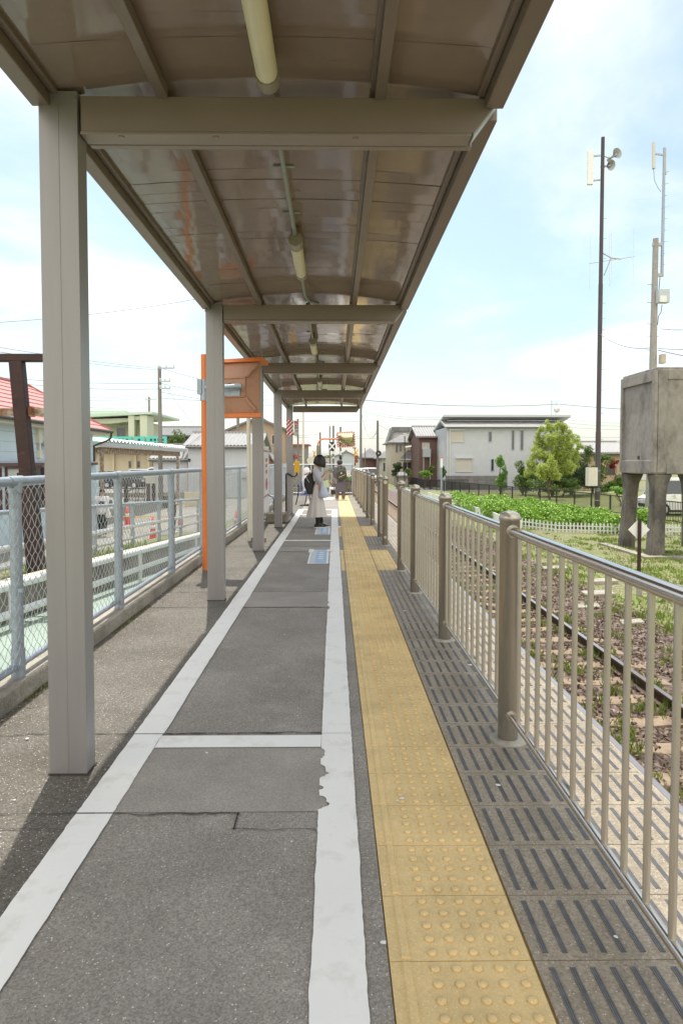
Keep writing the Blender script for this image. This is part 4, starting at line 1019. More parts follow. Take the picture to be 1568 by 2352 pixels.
# other houses on the left
S = 1525/88.
house('tiled_house', 'long dark house with a grey tiled roof behind the mint building', (300-767)/S, (470-767)/S, 88, 96, 1.5+(1060-1001)/S, M_DARKW, M_TILEG, 'gx', 1.15, .5, ribs=46, trim=M_DKBR)
S = 1525/50.
hb = house('grey_clad_house', 'grey metal clad house under a pale tiled roof behind the orange post', (433-767)/S, (592-767)/S, 50, 57, 1.5+(1060-1026)/S, M_GREYW, M_TILEW, 'gx', 1.0, .35, ribs=22, trim=M_DKBR)
q = MB(); q.box((-6.9,49.85,.2),(-5.75,49.99,.28)); q.build('vent_hood', M_DKBR, hb)
hl = house('low_annex', 'low grey annex with a pale tiled roof beside the parked cars', (352-767)/S, (430-767)/S, 50.3, 55, 1.5+(1060-1055)/S, M_GREYW, M_TILEW, 'gx', .95, .3, ribs=12, trim=M_DKBR)
S = 1525/62.
hc = house('tan_house', 'tan two storey house with a dark gabled roof behind the platform pillars', (530-767)/S, (655-767)/S, 62, 74, 1.5+(1060-987)/S, M_TANW, M_TILEG, 'gy', 1.02, .45)
window(hc, (625-767)/S, (640-767)/S, 1.5+(1060-1020)/S, 1.5+(1060-1000)/S, 62, M_OFFW, M_DARKW, 1)
window(hc, (550-767)/S, (566-767)/S, 1.5+(1060-1020)/S, 1.5+(1060-1000)/S, 62, M_OFFW, M_GLASS, 1)
q = MB(); q.box((-5.4,60.5,.9),(-3.9,62,1.05)); q.build('porch_roof', M_TILEG, hc)
hp = house('pink_shed', 'faded pink shed with a white gable behind the notice board', (618-767)/S, (634-767)/S, 57, 60, 1.5+(1060-1052)/S, pm('pink_boards', (.36,.19,.17), rough=.85, var=.1), M_TILEW, 'gy', .5, .2)
q = MB(); q.box((-4.62,61.2,-1.2),(-4.2,61.9,1.0)); q.build('dark_tank', M_DKBR, None, label='dark tall tank box beside the tan house', cat='tank')
S = 1525/78.
hd = house('red_roof_block', 'weathered grey block house with a faded red roof behind the yellow box', (668-767)/S, (704-767)/S, 78, 84, 1.5+(1060-1020)/S, M_GCONC, M_REDPLAIN, 'hip', .45, .35)
house('low_grey_house', 'low grey house with tiled porch roof behind the cream pole', (660-767)/S, (688-767)/S, 70, 75, 1.5+(1060-1047)/S, M_GCONC, M_TILEG, 'hip', .5, .4)
S = 1525/95.
house('dark_roof_house', 'dark roofed low house behind the woman looking at her phone', (700-767)/S, (735-767)/S, 95, 103, 1.5+(1060-1060)/S, M_DARKW, M_TILEG, 'gx', 1.1, .5)
S = 1525/130.
hh = house('pale_hall', 'wide pale blue hall with a low gabled roof beyond the level crossing', (738-767)/S, (852-767)/S, 130, 160, 1.5+(1060-1062)/S, M_PALEHALL, M_SLATEL, 'gy', 2.1, .4)
q = MB(); S = 1525/100.; q.box(((742-767)/S,100,GZ),((766-767)/S,104,1.5+(1060-1052)/S)); shop = q.build('roadside_shed', M_OFFW, None, label='small white shed with a sign behind the standing woman', cat='shed')
q = MB(); q.box(((743.5-767)/S,99.9,1.5-(1070-1060)/S),((754-767)/S,99.99,1.5-(1058-1060)/S)); sgn = q.build('sign_panel', M_WHITE, shop)
q = MB(); q.box(((745-767)/S,99.87,1.5-(1067.4-1060)/S),((753-767)/S,99.895,1.5-(1065.4-1060)/S)); q.build('sign_bar', M_BLUE, sgn)
q = MB(); q.box(((746-767)/S,99.87,1.5-(1062.6-1060)/S),((752.5-767)/S,99.895,1.5-(1061.2-1060)/S)); q.build('sign_bar', M_RED, sgn)

# cars, cones, people's surroundings in the car park
car('white estate car half hidden behind the dark car', M_WHITE, (-17.9,65,GZ+.36), R(-25), 4.6, 1.75, 1.62, 'suv', group='cars in the station car park')
car('dark grey car with its bonnet towards the platform', pm('dark_grey_car_paint', (.03,.032,.036), rough=.25, coat=.5), (-18.1,58.5,GZ+.36), R(-22), 4.3, 1.75, 1.5, 'suv', group='cars in the station car park')
car('white boxy off road car behind the red cones', M_WHITE, (-14.9,60.5,GZ+.36), R(-28), 4.4, 1.78, 1.82, 'suv', group='cars in the station car park')
car('dark blue car partly hidden behind the station house', pm('navy_car_paint', (.02,.03,.07), rough=.25, coat=.5), (-21.2,58,GZ+.36), R(200), 4.2, 1.7, 1.5, 'car', group='cars in the station car park')
def cone(label, base, h=.74):
    t = thing('traffic_cone', label, 'traffic cone', base, 'red cones in the car park'); b = V(base)
    q = MB(); q.lathe([(.125,.04),(.035,h),(.001,h)], b, 14); q.build('body', M_CONE, t)
    q = MB(); q.box((b.x-.165,b.y-.165,b.z),(b.x+.165,b.y+.165,b.z+.045)); q.build('base_plate', M_CONE, t)
    q = MB(); q.lathe([(.125-.09*.46,.04+(h-.04)*.46),(.130-.09*.46,.04+(h-.04)*.46),(.130-.09*.62,.04+(h-.04)*.62),(.125-.09*.62,.04+(h-.04)*.62)], b, 14); q.build('reflective_band', M_WHITE, t)
for lab, x, y, h in (('red traffic cone in front of the white boxy car',369,1124,.85),('red traffic cone right of the white boxy car',424,1121,.85),('nearest red traffic cone behind the chain link fence',352,1240,.8),
      ('red traffic cone beside the white shirted walker',293,1207,.8),('red traffic cone behind the black clad person',415,1211,.75),('red traffic cone between the two nearest pillars',543,1218,.75),('red traffic cone beside the leaning rusty post',55,1236,.7)):
    cone(lab, G(x,y,GZ+(.355 if y < 1130 else .005)), h)
for lab, a, b in (('yellow barrier bar between cones left of the nearest cone',(232,1193),(350,1196)),('yellow barrier bar between cones right of the nearest cone',(357,1199),(418,1186))):
    A, B = G(a[0],1222,GZ), G(b[0],1222,GZ); m = MB(); m.tube((A.x,A.y,-.62),(B.x,B.y,-.60),.018,n=8); m.build('barrier_bar', M_YELLOW, None, label=lab, cat='barrier bar')
q = MB(); A = P(336,1127,58.); B = P(361,1127,58.); q.box((A.x,45.,GZ),(A.x+.0+ (361-336)*45/1525.,45.3,1.5-(1091-1060)*45/1525.)); 
q.v = []; q.f = []; q.sm = []; q.mi = []
xa, xb = (336-767)*45/1525., (360-767)*45/1525.
q.box((xa,45,GZ),(xb,45.4,1.5-31*45/1525.)); q.build('gate_pillar', M_OFFW, None, label='square white gate pillar in front of the parked cars', cat='pillar')
xa, xb = (314-767)*46/1525., (336-767)*46/1525.
gt = thing('iron_gate', 'rusty brown iron bar gate beside the white gate pillar', 'gate', (-13.2, 44, GZ))
xa, xb = (295-767)*44/1525., (335-767)*44/1525.
q = MB(); q.beam((xa,44,-.45),(xb,44,.0),.05,.06); q.beam((xa,44,-1.05),(xb,44,-1.05),.05,.05); q.build('rail', M_RUST, gt)
for i in range(12):
    x = xa+(xb-xa)*(i+.5)/12; q = MB(); q.tube((x,44,-1.15),(x,44,-.45+.45*(i+.5)/12),.02,n=6); q.build('bar', M_RUST, gt)
for x in (xb+.2, xb+.55, xa-.12):
    q = MB(); q.box((x-.1,43.92,GZ),(x+.1,44.1,.05)); q.build('post', M_RUST, gt)
q = MB(); xa, xb = (424-767)*40/1525., (478-767)*40/1525.; q.box((xa,40,GZ),(xb,40.2,-.35)); q.build('cream_wall', M_CREAMW, None, label='low cream wall beyond the ramp behind the fence', cat='wall')

# shrubs / trees left
c = P(406,1008,60)
tree('rounded_tree', 'rounded green tree between the tiled house and the grey clad house', (c.x,60,GZ), 3.0, [((c.x,60,c.z),(.85,.8,.72)),((c.x-.35,60,c.z-.3),(.6,.6,.5)),((c.x+.35,59.9,c.z-.25),(.6,.6,.5))], 1500, .10, M_LEAFM, seed=5)

# poles left
c = P(366.5,842,46)
pole('concrete utility pole with stepped arms behind the walkway shelter', (c.x,46,GZ), c.z, .17, .12, M_POLED, arms=((c.z-.12,.55,.5,1),(1.5+(1060-878)*46/1525.,.35,.4,1),(1.5+(1060-894)*46/1525.,.35,.4,1)), group='utility poles')
c = P(342.5,912,75)
pole('distant utility pole just left of the stepped pole', (c.x,75,GZ), c.z, .16, .11, M_POLED, arms=((c.z-.3,.6,.2,1),), group='utility poles')
c = P(545.5,955,57)
pole('thin leaning utility pole in front of the tan house', (c.x+.15,57,GZ), c.z, .15, .12, M_POLED, lean=(-.12,0), group='utility poles')
c = P(696,946,40)
m = MB(); m.tube((c.x,40,GZ-.1),(c.x,40,c.z),.062,n=10); m.build('cream_pole', M_CREAMP, None, label='plain cream pole behind the fence near the yellow box', cat='pole')
c = P(684,962,52)
m = MB(); m.tube((c.x,52,GZ-.1),(c.x,52,c.z),.075,n=10); m.build('dark_pole', M_POLED, None, label='dark grey pole behind the stop sign', cat='pole')
for i, (x, y, Y, r, lab) in enumerate(((735,993,85,.13,'grey pole rising behind the bobbed woman'),(757,979,90,.10,'thin grey pole left of the black crossing disc'),(596,0,0,0,''))):
    if Y: c = P(x,y,Y); pole(lab, (c.x,Y,GZ), c.z, r, r*.8, M_POLED, group='utility poles')
c = P(594+111,1033,110)
pole('slim dark pole with a transformer above the dark roof', (c.x,110,GZ), c.z, .15, .12, M_POLED, group='utility poles')

# wires left
def W(x, y, Y): return P(x, y, Y)
wire('single wire climbing from the left edge to the canopy', W(-60,744,30), W(470,683,40), .2, .014)
wire('upper wire from the left edge to the top of the stepped pole', W(-60,788,25), W(366,846,46), .1, .012)
wire('second wire from the left edge to the top of the stepped pole', W(-60,800,25), W(374,850,46), .1, .012)
wire('thick cable from the left edge to the stepped pole', W(-60,862,30), W(366,880,46), .15, .013)
wire('lower cable from the left edge to the stepped pole', W(-60,870,30), W(366,893,46), .2, .013)
for i, (ya, yb, lab) in enumerate(((912,905,'faint far wire above the mint roof, highest'),(919,911,'faint far wire above the mint roof, second'),(926,921,'faint far wire above the mint roof, third'),(933,935,'faint far wire above the mint roof, lowest'))):
    wire(lab, W(180,ya,60), W(342,yb,75), .2, .014)
for i, (ya, yb, lab) in enumerate(((845,905,'wire falling from the stepped pole behind the orange mirror'),(880,922,'cable falling from the stepped pole towards the tan house'),(900,931,'sagging cable from the stepped pole towards the tan house'),(914,914,'level wire passing behind the orange mirror'))):
    wire(lab, W(368,ya,46), W(640,yb,80), .3, .014)
wire('stay wire slanting down from the stepped pole', W(376,884,46), W(455,990,46), .0, .010)
wire('level wire crossing the sky under the far canopy end', W(674,968,60), W(860,966,100), .1, .018)
wire('pair of far cables left of the mirror, upper', W(676,1000,70), W(735,996,85), .1, .018)
wire('pair of far cables left of the mirror, lower', W(676,1004,70), W(828,1001,100), .2, .022)
# ================================================================== objects on the platform
# orange post carrying a traffic mirror seen from behind
om = thing('mirror_post', 'orange post with a rectangular traffic mirror seen from behind', 'traffic mirror', (-1.773, 9.15, 0))
q = MB(); q.tube((-1.773,9.15,0),(-1.773,9.15,2.96),.043,n=18); q.ball((-1.773,9.15,2.955),(.043,.043,.012)); q.build('post', M_ORANGE, om)
q = MB(); q.tube((-1.773,9.15,2.33),(-1.773,9.15,2.62),.055,n=16); q.box((-1.86,9.09,2.42),(-1.80,9.21,2.62))
q.build('clamp', M_GALV, om)
q = MB(); q.tube((-1.75,9.10,2.50),(-1.25,9.06,2.52),.032,n=12); q.build('arm', M_GALV, om)
cx, cz, yw = -1.39, 2.515, R(-14)
ax = V((math.cos(yw), math.sin(yw), 0)); az = V((.035,.06,1)).normalized(); ny = ax.cross(az).normalized()      # ny points away from the viewer side
if ny.y > 0: ny = -ny
C0 = V((cx, 9.27, cz))
def mp_(u, v, d): return C0 + ax*u + az*v + ny*d
q = MB(); hw, hh, iw, ih = .385, .355, .20, .13
out = [mp_(-hw,-hh,0), mp_(hw,-hh,0), mp_(hw*.93,hh,0), mp_(-hw*.93,hh,0)]; inn = [mp_(-iw,-ih,.075), mp_(iw,-ih,.075), mp_(iw,ih,.075), mp_(-iw,ih,.075)]
fr = [mp_(-hw,-hh,-.06), mp_(hw,-hh,-.06), mp_(hw*.93,hh,-.06), mp_(-hw*.93,hh,-.06)]
q.add(out+inn+fr, [(0,1,5,4),(1,2,6,5),(2,3,7,6),(3,0,4,7),(4,5,6,7),(0,1,9,8),(1,2,10,9),(2,3,11,10),(3,0,8,11)])
q.build('mirror_back', M_ORFADE, om, bevel=.01)
for (u, v) in ((-1,-1),(1,-1),(1,1),(-1,1)):
    q = MB(); q.path([mp_(u*(iw+.01),v*(ih+.01),.070), mp_(u*.28,v*.235,.052), mp_(u*.345,v*.31,.020)], .026, n=8); q.build('pressed_rib', M_ORFADE, om)
q = MB(); q.path([mp_(-iw,-ih,.078),mp_(iw,-ih,.078),mp_(iw,ih,.078),mp_(-iw,ih,.078),mp_(-iw,-ih,.078)], .016, n=8); q.build('pressed_rim', M_ORFADE, om)
q = MB(); q.prism([mp_(-hw*.93-.02,hh-.0,.05), mp_(hw*.93+.04,hh-.0,.05), mp_(hw*.93+.05,hh+.06,.03), mp_(-hw*.93-.02,hh+.045,.03)], -ny*.30); q.build('hood', M_ORANGE, om)
q = MB(); q.prism([mp_(-hw-.03,-hh-.055,.03), mp_(hw+.03,-hh-.055,.03), mp_(hw+.03,-hh,.035), mp_(-hw-.03,-hh,.035)], -ny*.10); q.build('lower_lip', M_ORANGE, om)
q = MB(); q.prism([mp_(-.17,-.12,.080), mp_(.13,-.12,.080), mp_(.13,.05,.080), mp_(-.17,.05,.080)], ny*.008); q.prism([mp_(-.05,-.02,.08), mp_(.05,-.02,.08), mp_(.03,.04,.16), mp_(-.03,.04,.16)], ny*.02); q.build('bracket_plate', M_GALV, om)
q = MB(); q.prism([mp_(-hw+.03,-hh+.03,-.062), mp_(hw-.03,-hh+.03,-.062), mp_(hw*.93-.03,hh-.03,-.062), mp_(-hw*.93+.03,hh-.03,-.062)], -ny*.006); q.build('mirror_glass', M_MIRROR, om)

# cream post and edge-on notice board
m = MB(); m.tube((-1.60,12.5,0),(-1.60,12.5,2.38),.036,n=14); m.build('cream_post', M_CREAMP, None, label='tall cream pipe post in front of the white notice board', cat='post')
nb = thing('notice_board', 'long white notice board with crimson lettering seen almost edge on', 'notice board', (-1.7, 15.2, 0))
A, B = V((-1.62,13.05,0)), V((-1.80,17.9,0)); d = (B-A).normalized(); nrm = V((d.y,-d.x,0))
q = MB(); q.beam(A+V((0,0,.0)), A+V((0,0,1.84)), .06, .10, up=(1,0,0)); q.build('leg', M_CREAMP, nb)
q = MB(); q.beam(B+V((0,0,.0)), B+V((0,0,1.9)), .06, .09, up=(1,0,0)); q.build('leg', M_CREAMP, nb)
q = MB(); q.prism([A+d*.06+V((0,0,.25)), B-d*.06+V((0,0,.25)), B-d*.06+V((0,0,1.88)), A+d*.06+V((0,0,1.83))], nrm*.05); bp = q.build('board', M_WHITE, nb)
L = (B-A).length
def onb(s, z, e=.052): return A + d*s + V((0,0,z)) + nrm*e
for z0_, z1_ in ((.62,.66),(1.74,1.78)):
    q = MB(); q.prism([onb(.3,z0_),onb(L-.3,z0_),onb(L-.3,z1_),onb(.3,z1_)], nrm*.003); q.build('crimson_line', M_PINK, bp)
q = MB(); hx = [onb(L-1.0+.42*math.cos(k*1.047),.93+.17*math.sin(k*1.047)) for k in range(6)]; q.prism(hx, nrm*.003); q.build('hexagon_emblem', M_PINK, bp)
rd = random.Random(8)
for k in range(3):
    q = MB()
    z = 1.55 - k*.15
    q.prism([onb(L-1.4,z-.05),onb(L-.75,z-.05+rd.uniform(-.02,.02)),onb(L-.75,z+.045),onb(L-1.4,z+.02)], nrm*.003)
    q.build('crimson_stroke', M_PINK, bp)

# concrete trough with stand pipe
tt = thing('stone_trough', 'pale concrete water trough behind the third pillar', 'trough', (-1.38, 16.2, 0))
q = MB(); z1 = .24
o_ = [(-1.66,16.0),(-1.13,16.0),(-1.08,16.12),(-1.08,16.62),(-1.66,16.62)]
def sc(p, k): return ((p[0]+1.37)*k-1.37, (p[1]-16.3)*k+16.3)
r0_ = [(*sc(p,.82),.02) for p in o_]; r1_ = [(*p,z1) for p in o_]; r2_ = [(*sc(p,.86),z1) for p in o_]; r3_ = [(*sc(p,.72),.08) for p in o_]
q.loft([r0_,r1_,r2_,r3_], True, True, False); q.build('basin', M_CONC, tt, bevel=.01)
fp = thing('water_tap', 'grey standpipe water tap with a blue handle and black hose', 'water tap', (-1.72, 17.3, 0))
q = MB(); q.path([(-1.85,17.4,.62),(-1.72,17.38,.62),(-1.60,17.36,.58)], .022, n=8); q.tube((-1.85,17.4,0),(-1.85,17.4,.66),.03,n=8); q.build('pipe', M_GALV, fp)
q = MB(); q.ball((-1.58,17.35,.56),(.045,.04,.05)); q.build('handle', M_BLUE, fp)
q = MB(); q.path([(-1.57,17.34,.54),(-1.56,17.3,.3),(-1.58,17.2,.1),(-1.75,16.9,.03),(-1.95,16.8,.1)], .016, n=7); q.build('hose', M_CABLE, fp)
m = MB(); m.obox((-1.36,12.35,.045),(.09,0,0),(0,.06,.0),(0,.01,.04)); m.build('wood_block', M_SLEEP, None, label='small brown wooden block on the asphalt by the third pillar', cat='wood block')

# emergency stop kit on the fifth pillar
PY = PYS[-1]; S = 1525/PY
def px(x, y): return ((x-767)/S, 1.5+(1060-y)/S)
eb = thing('emergency_button_box', 'yellow emergency button box strapped to the fifth pillar', 'button box', (-1.06, PY, 0))
(xa, za), (xb, zb2) = px(676.5,1085), px(687.5,1060)
q = MB(); q.box((xa,PY-.07,za),(xb,PY+.06,zb2)); q.build('case', M_YELLOW, eb, bevel=.008)
q = MB(); q.tube(((xa+xb)/2,PY,za-.05),((xa+xb)/2,PY,za),.03,n=8); q.build('gland', M_YELLOW, eb)
q = MB(); H_ = []
for x_, y_ in ((682,1086),(682,1090),(678,1094),(671,1094),(665,1090),(660,1087),(657.5,1088),(657,1093),(657,1110),(657,1150),(657,1179)): H_.append((px(x_,y_)[0], PY-.04, max(0,px(x_,y_)[1])))
q.path(H_, .021, n=8); q.build('conduit', M_BLACK, eb)
q = MB()
for y_ in (1062,1083): q.box((XL-.004,PY-.006,px(0,y_)[1]),(xa+.01,PY-.001,px(0,y_)[1]+.012))
q.box((XL-.04,PY-.008,.46),(XL+.19,PY-.001,.475)); q.build('strap', M_GALV, eb)
sg = thing('stop_sign_board', 'grey and red STOP emergency button sign beside the fifth pillar', 'sign', (-1.07, PY, 2.2))
(xa, za), (xb, zb2) = px(675.5,999.5), px(686.5,966.5)
q = MB(); q.box((xa,PY-.02,za),(xb,PY-.002,zb2)); plate = q.build('plate', pm('sign_grey', (.60,.60,.56), rough=.4, var=.03), sg)
q = MB(); q.box((xa+.018,PY-.023,zb2-.155),(xb-.018,PY-.0205,zb2-.018)); q.build('red_field', M_RED, plate)
text('STOP', .055, M_WHITE, ((xa+xb)/2, PY-.024, zb2-.045), (R(90),0,0), sg)
q = MB(); xm = (xa+xb)/2
q.box((xm-.045,PY-.026,zb2-.115),(xm-.005,PY-.0235,zb2-.08)); q.box((xm-.04,PY-.026,zb2-.135),(xm-.03,PY-.0235,zb2-.115)); q.box((xm-.02,PY-.026,zb2-.135),(xm-.01,PY-.0235,zb2-.115)); q.box((xm+.008,PY-.026,zb2-.14),(xm+.042,PY-.0235,zb2-.105)); q.box((xm+.014,PY-.026,zb2-.105),(xm+.022,PY-.0235,zb2-.07)); q.build('pictogram', M_WHITE, sg)
text('非常停止', .034, M_BLACK, (xm, PY-.022, zb2-.195), (R(90),0,0), sg)
text('ボタン', .034, M_BLACK, (xm+.008, PY-.022, zb2-.235), (R(90),0,0), sg)
text('Emergency\nTrain Stop\nButton', .02, M_BLACK, (xm+.012, PY-.022, zb2-.30), (R(90),0,0), sg)
text('↓', .045, M_BLACK, (xm+.042, PY-.022, za+.03), (R(90),0,0), sg)
q = MB()
for z in (zb2-.06, za+.06): q.box((XL+.18,PY-.014,z),(xa+.004,PY-.004,z+.02))
q.build('bracket', M_GALV, sg)
tz = thing('triangle_sign', 'small red inverted triangle sign above the yellow box', 'sign', (-1.08, PY, 1.55))
(xa, za), (xb, zb2) = px(675,1056), px(686,1045)
q = MB(); q.prism([(xa,PY-.03,zb2),(xb,PY-.03,zb2),((xa+xb)/2,PY-.03,za)], (0,.012,0)); q.build('plate', M_RED, tz)
text('とまれ', .036, M_WHITE, ((xa+xb)/2, PY-.032, zb2-.032), (R(90),0,0), tz)
q = MB(); q.box(((xa+xb)/2-.02,PY-.015,px(0,1060)[1]),((xa+xb)/2+.02,PY-.005,zb2-.03)); q.build('stem', M_OFFW, tz)
bt_ = thing('striped_band', 'red and white diagonal striped warning band around the fifth pillar', 'warning band', (XL+.09, PY, 2.25))
z0_, z1_ = px(0,1000)[1], px(0,965)[1]
q = MB(); q.box((XL-.003,PY-.004,z0_),(XL+.188,PY+.15,z1_)); q.build('sheet', M_RED, bt_)
q = MB(); wv = .191
k = -3
while k < 12:
    zc = z0_ + k*.11
    poly = [(0,zc),(0,zc+.045),(1,zc+.045+.19),(1,zc+.19)]
    # clip to the sheet
    pts = []
    for i in range(4):
        a, b = poly[i], poly[(i+1)%4]; pts.append(a)
    def clip(pts, f, side):
        out = []
        for i in range(len(pts)):
            a, b = pts[i], pts[(i+1)%len(pts)]; ia = side*(a[1]-f) >= 0; ib = side*(b[1]-f) >= 0
            if ia: out.append(a)
            if ia != ib: t = (f-a[1])/(b[1]-a[1]); out.append((a[0]+(b[0]-a[0])*t, f))
        return out
    pts = clip(pts, z0_, 1); pts = clip(pts, z1_, -1) if pts else pts
    if len(pts) > 2: q.prism([(XL-.002+p[0]*.189, PY-.0065, p[1]) for p in pts], (0,.002,0))
    k += 1
q.build('stripe', M_WHITE, bt_)
q = MB()
for z in (z0_+.10, z1_-.11): q.box((XL-.008,PY-.012,z),(XL+.195,PY-.005,z+.014))
q.build('strap', M_GALV, bt_)

# floor sheets
def sheet(label, x0, x1, y0, y1, lines):
    t = thing('floor_sheet', label, 'floor sheet', ((x0+x1)/2, (y0+y1)/2, .004), 'boarding position sheets')
    q = MB(); q.box((x0,y0,.004),(x1,y1,.008)); q.build('backing', M_PAPER, t)
    w_ = x1-x0; h_ = y1-y0
    q = MB(); q.box((x0+.03,y0+.04,.008),(x0+w_*.36,y1-.04,.0095)); q.build('pale_panel', M_PALEB, t)
    q = MB(); q.box((x0+w_*.36,y0+.04,.008),(x1-.035,y1-.04,.0097)); q.build('blue_panel', M_BLUE, t)
    rd = random.Random(4)
    for k in range(lines):
        q = MB(); yy = y0+h_*(.30+.155*k)
        q.box((x0+w_*.50,yy,.0096),(x1-.085,yy+.085,.0108)); q.build('text_line', M_PAPER, t)
    return t
sheet('nearer blue and white boarding sheet taped to the asphalt', -.395, -.082, 9.68, 11.15, 4)
sheet('farther blue and white boarding sheet under the woman\'s shoes', -.40, -.085, 13.6, 14.95, 4)
m = MB(); m.box((-.42,10.85,.0085),(-.34,11.25,.012)); m.build('tape_strip', M_PAPER, None, label='white tape at the left corner of the nearer sheet', cat='tape')
m = MB(); m.box((-.12,10.95,.0112),(-.02,11.2,.0135)); m.build('tape_strip', M_PAPER, None, label='white tape at the right corner of the nearer sheet', cat='tape')

# mirror at the platform end
S = 1525/29.2
rm = thing('curved_mirror_post', 'rounded traffic mirror with red and white border on a curved orange pipe', 'traffic mirror', (-.71, 29.2, 0))
q = MB(); q.tube((-.71,29.2,-.1),(-.71,29.2,2.2),.058,n=14); q.build('post', pm('olive_post', (.20,.19,.12), rough=.6), rm)
q = MB(); pts = [(-.71,29.2,2.1),(-.71,29.2,2.22)] + [(-.71+.27*(1-math.cos(t)),29.2,2.22+.27*math.sin(t)) for t in (.4,.8,1.2,1.57)] + [(.15,29.2,2.49)]
q.path(pts, .036, n=12); q.build('pipe', M_ORANGE, rm)
mc = V((.52, 29.12, 2.46)); u = V((math.cos(R(8)),math.sin(R(8)),.06)).normalized(); vv = V((-.06,-.10,1)).normalized(); nn = u.cross(vv).normalized()
if nn.y > 0: nn = -nn
def rr_(a, b, r, n=7):
    pts = []
    for cx_, cy_, a0 in ((a-r,b-r,0),(-a+r,b-r,90),(-a+r,-b+r,180),(a-r,-b+r,270)):
        for k in range(n): t = R(a0+90*k/(n-1)); pts.append((cx_+r*math.cos(t), cy_+r*math.sin(t)))
    return pts
def mq(p, d): return mc + u*p[0] + vv*p[1] + nn*d
q = MB(); o1 = rr_(.41,.345,.11); i1 = rr_(.355,.29,.075)
q.loft([[mq(p,-.05) for p in o1],[mq(p,.02) for p in o1],[mq(p,.03) for p in i1],[mq(p,-.01) for p in i1]], True, False, False); frm = q.build('frame', M_RED, rm)
q = MB(); per = []
def along(s):   # points on the border
    n = len(o1); k = s*n; i = int(k) % n; f = k-int(k)
    a = V((*o1[i],0)).lerp(V((*o1[(i+1)%n],0)), f); b = V((*i1[i],0)).lerp(V((*i1[(i+1)%n],0)), f); return a, b
peri = [0]
for i in range(len(o1)): peri.append(peri[-1]+math.dist(o1[i], o1[(i+1)%len(o1)]))
def at_len(l):
    for i in range(len(o1)):
        if peri[i+1] >= l: return (i+(l-peri[i])/max(1e-6,peri[i+1]-peri[i]))/len(o1)
    return 0
l = 0; stp = peri[-1]/26
for k in range(26):
    a0_, b0_ = along(at_len(k*stp)); a1_, b1_ = along(at_len(k*stp+stp*.5))
    q.add([mq(a0_,.0225),mq(a1_,.0225),mq(b1_,.0325),mq(b0_,.0325)],[(0,1,2,3)])
q.build('white_border_mark', M_WHITE, frm)
q = MB(); nu, nv = 14, 12
gp = [[mq((-.35+.70*i/nu, -.285+.57*j/nv), .055-.30*(((-.35+.70*i/nu))**2+((-.285+.57*j/nv))**2)) for i in range(nu+1)] for j in range(nv+1)]
for j in range(nv):
    for i in range(nu): q.add([gp[j][i],gp[j][i+1],gp[j+1][i+1],gp[j+1][i]],[(0,1,2,3)],True)
q.build('mirror_glass', M_MIRROR, rm, fix=False)
# tripod with camouflage cover, generator, sign and vines at the end fence
cv = thing('covered_tripod', 'camera tripod draped with a grey green camouflage cover by the end fence', 'tripod', (.33, 28.9, 0))
M_CAMO = pm('camouflage_cloth', (.15,.20,.17), rough=.9, var=.2, scale=5, c2=(.36,.42,.42), c2amt=.46, c2scale=14)
q = MB(); S = 1525/28.9
def e5(cx, cy): return (((1180+cx*.15306)/1.7417-767)/S, 1.5+(1060-(1800+cy*.15306)/1.7417)/S)
ring = [e5(790,590),e5(800,545),e5(850,500),e5(925,435),e5(990,490),e5(1010,555),e5(930,580),e5(870,565)]
q.prism([(p[0],28.75,p[1]) for p in ring], (0,.3,0)); q.build('camouflage_cover', M_CAMO, cv, bevel=.03)
for dx_, dy_ in ((-.28,-.2),(.28,-.2),(0,.35)):
    q = MB(); q.tube((.20,28.9,1.3),(.20+dx_,28.9+dy_,0),.02,.014,n=8); q.build('leg', M_BLACK, cv)
ge = thing('portable_generator', 'small white portable generator on the platform end', 'generator', (-.02, 29.3, 0))
q = MB(); q.box((-.22,29.1,.03),(.2,29.4,.36)); q.build('case', M_WHITE, ge, bevel=.06)
q = MB(); q.box((-.14,29.085,.07),(.08,29.1,.26)); q.build('vent_panel', M_BLACK, ge)
q = MB(); q.box((.11,29.085,.06),(.2,29.1,.30)); q.build('orange_panel', M_ORANGE, ge)
fs = thing('fence_sign', 'small white sign with red characters on the end fence', 'sign', (.62, 29.6, .8))
q = MB(); q.box((.52,29.58,.83),(.73,29.6,1.09)); q.build('plate', M_WHITE, fs)
text('口外', .10, M_RED, (.63,29.578,1.015), (R(90),0,0), fs); text('立', .10, M_RED, (.66,29.578,.90), (R(90),0,0), fs)
for i, (x, y, z, r, mt, lab) in enumerate(((.3,30.3,.55,(.55,.3,.30),M_DRY,'dry brown vine tangle behind the end fence'),(.75,30.25,.35,(.35,.25,.25),M_DRY,'dry brown vine clump right of the standing person'),(.45,30.2,.82,(.14,.12,.14),M_LEAFV,'small green vine sprig on the end fence'),(.72,30.3,.70,(.25,.2,.10),M_LEAFV,'green ivy strip below the red lettered sign'))):
    q = MB(); rd = random.Random(60+i); leaves(q, [((x,y,z),r)], 500, .045, rd)
    for k in range(10): q.path([(x+rd.uniform(-1,1)*r[0],y,z-r[2]-.5),(x+rd.uniform(-1,1)*r[0],y,z),(x+rd.uniform(-1,1)*r[0],y,z+r[2])], .012, n=4)
    q.build('wall_vine', mt, None, label=lab, cat='vine', fix=False)
m = MB(); m.box((-2.0,30.6,GZ),(1.2,30.8,.30)); m.build('end_wall', M_CONCD, None, label='low old concrete wall behind the end fence', cat='wall')

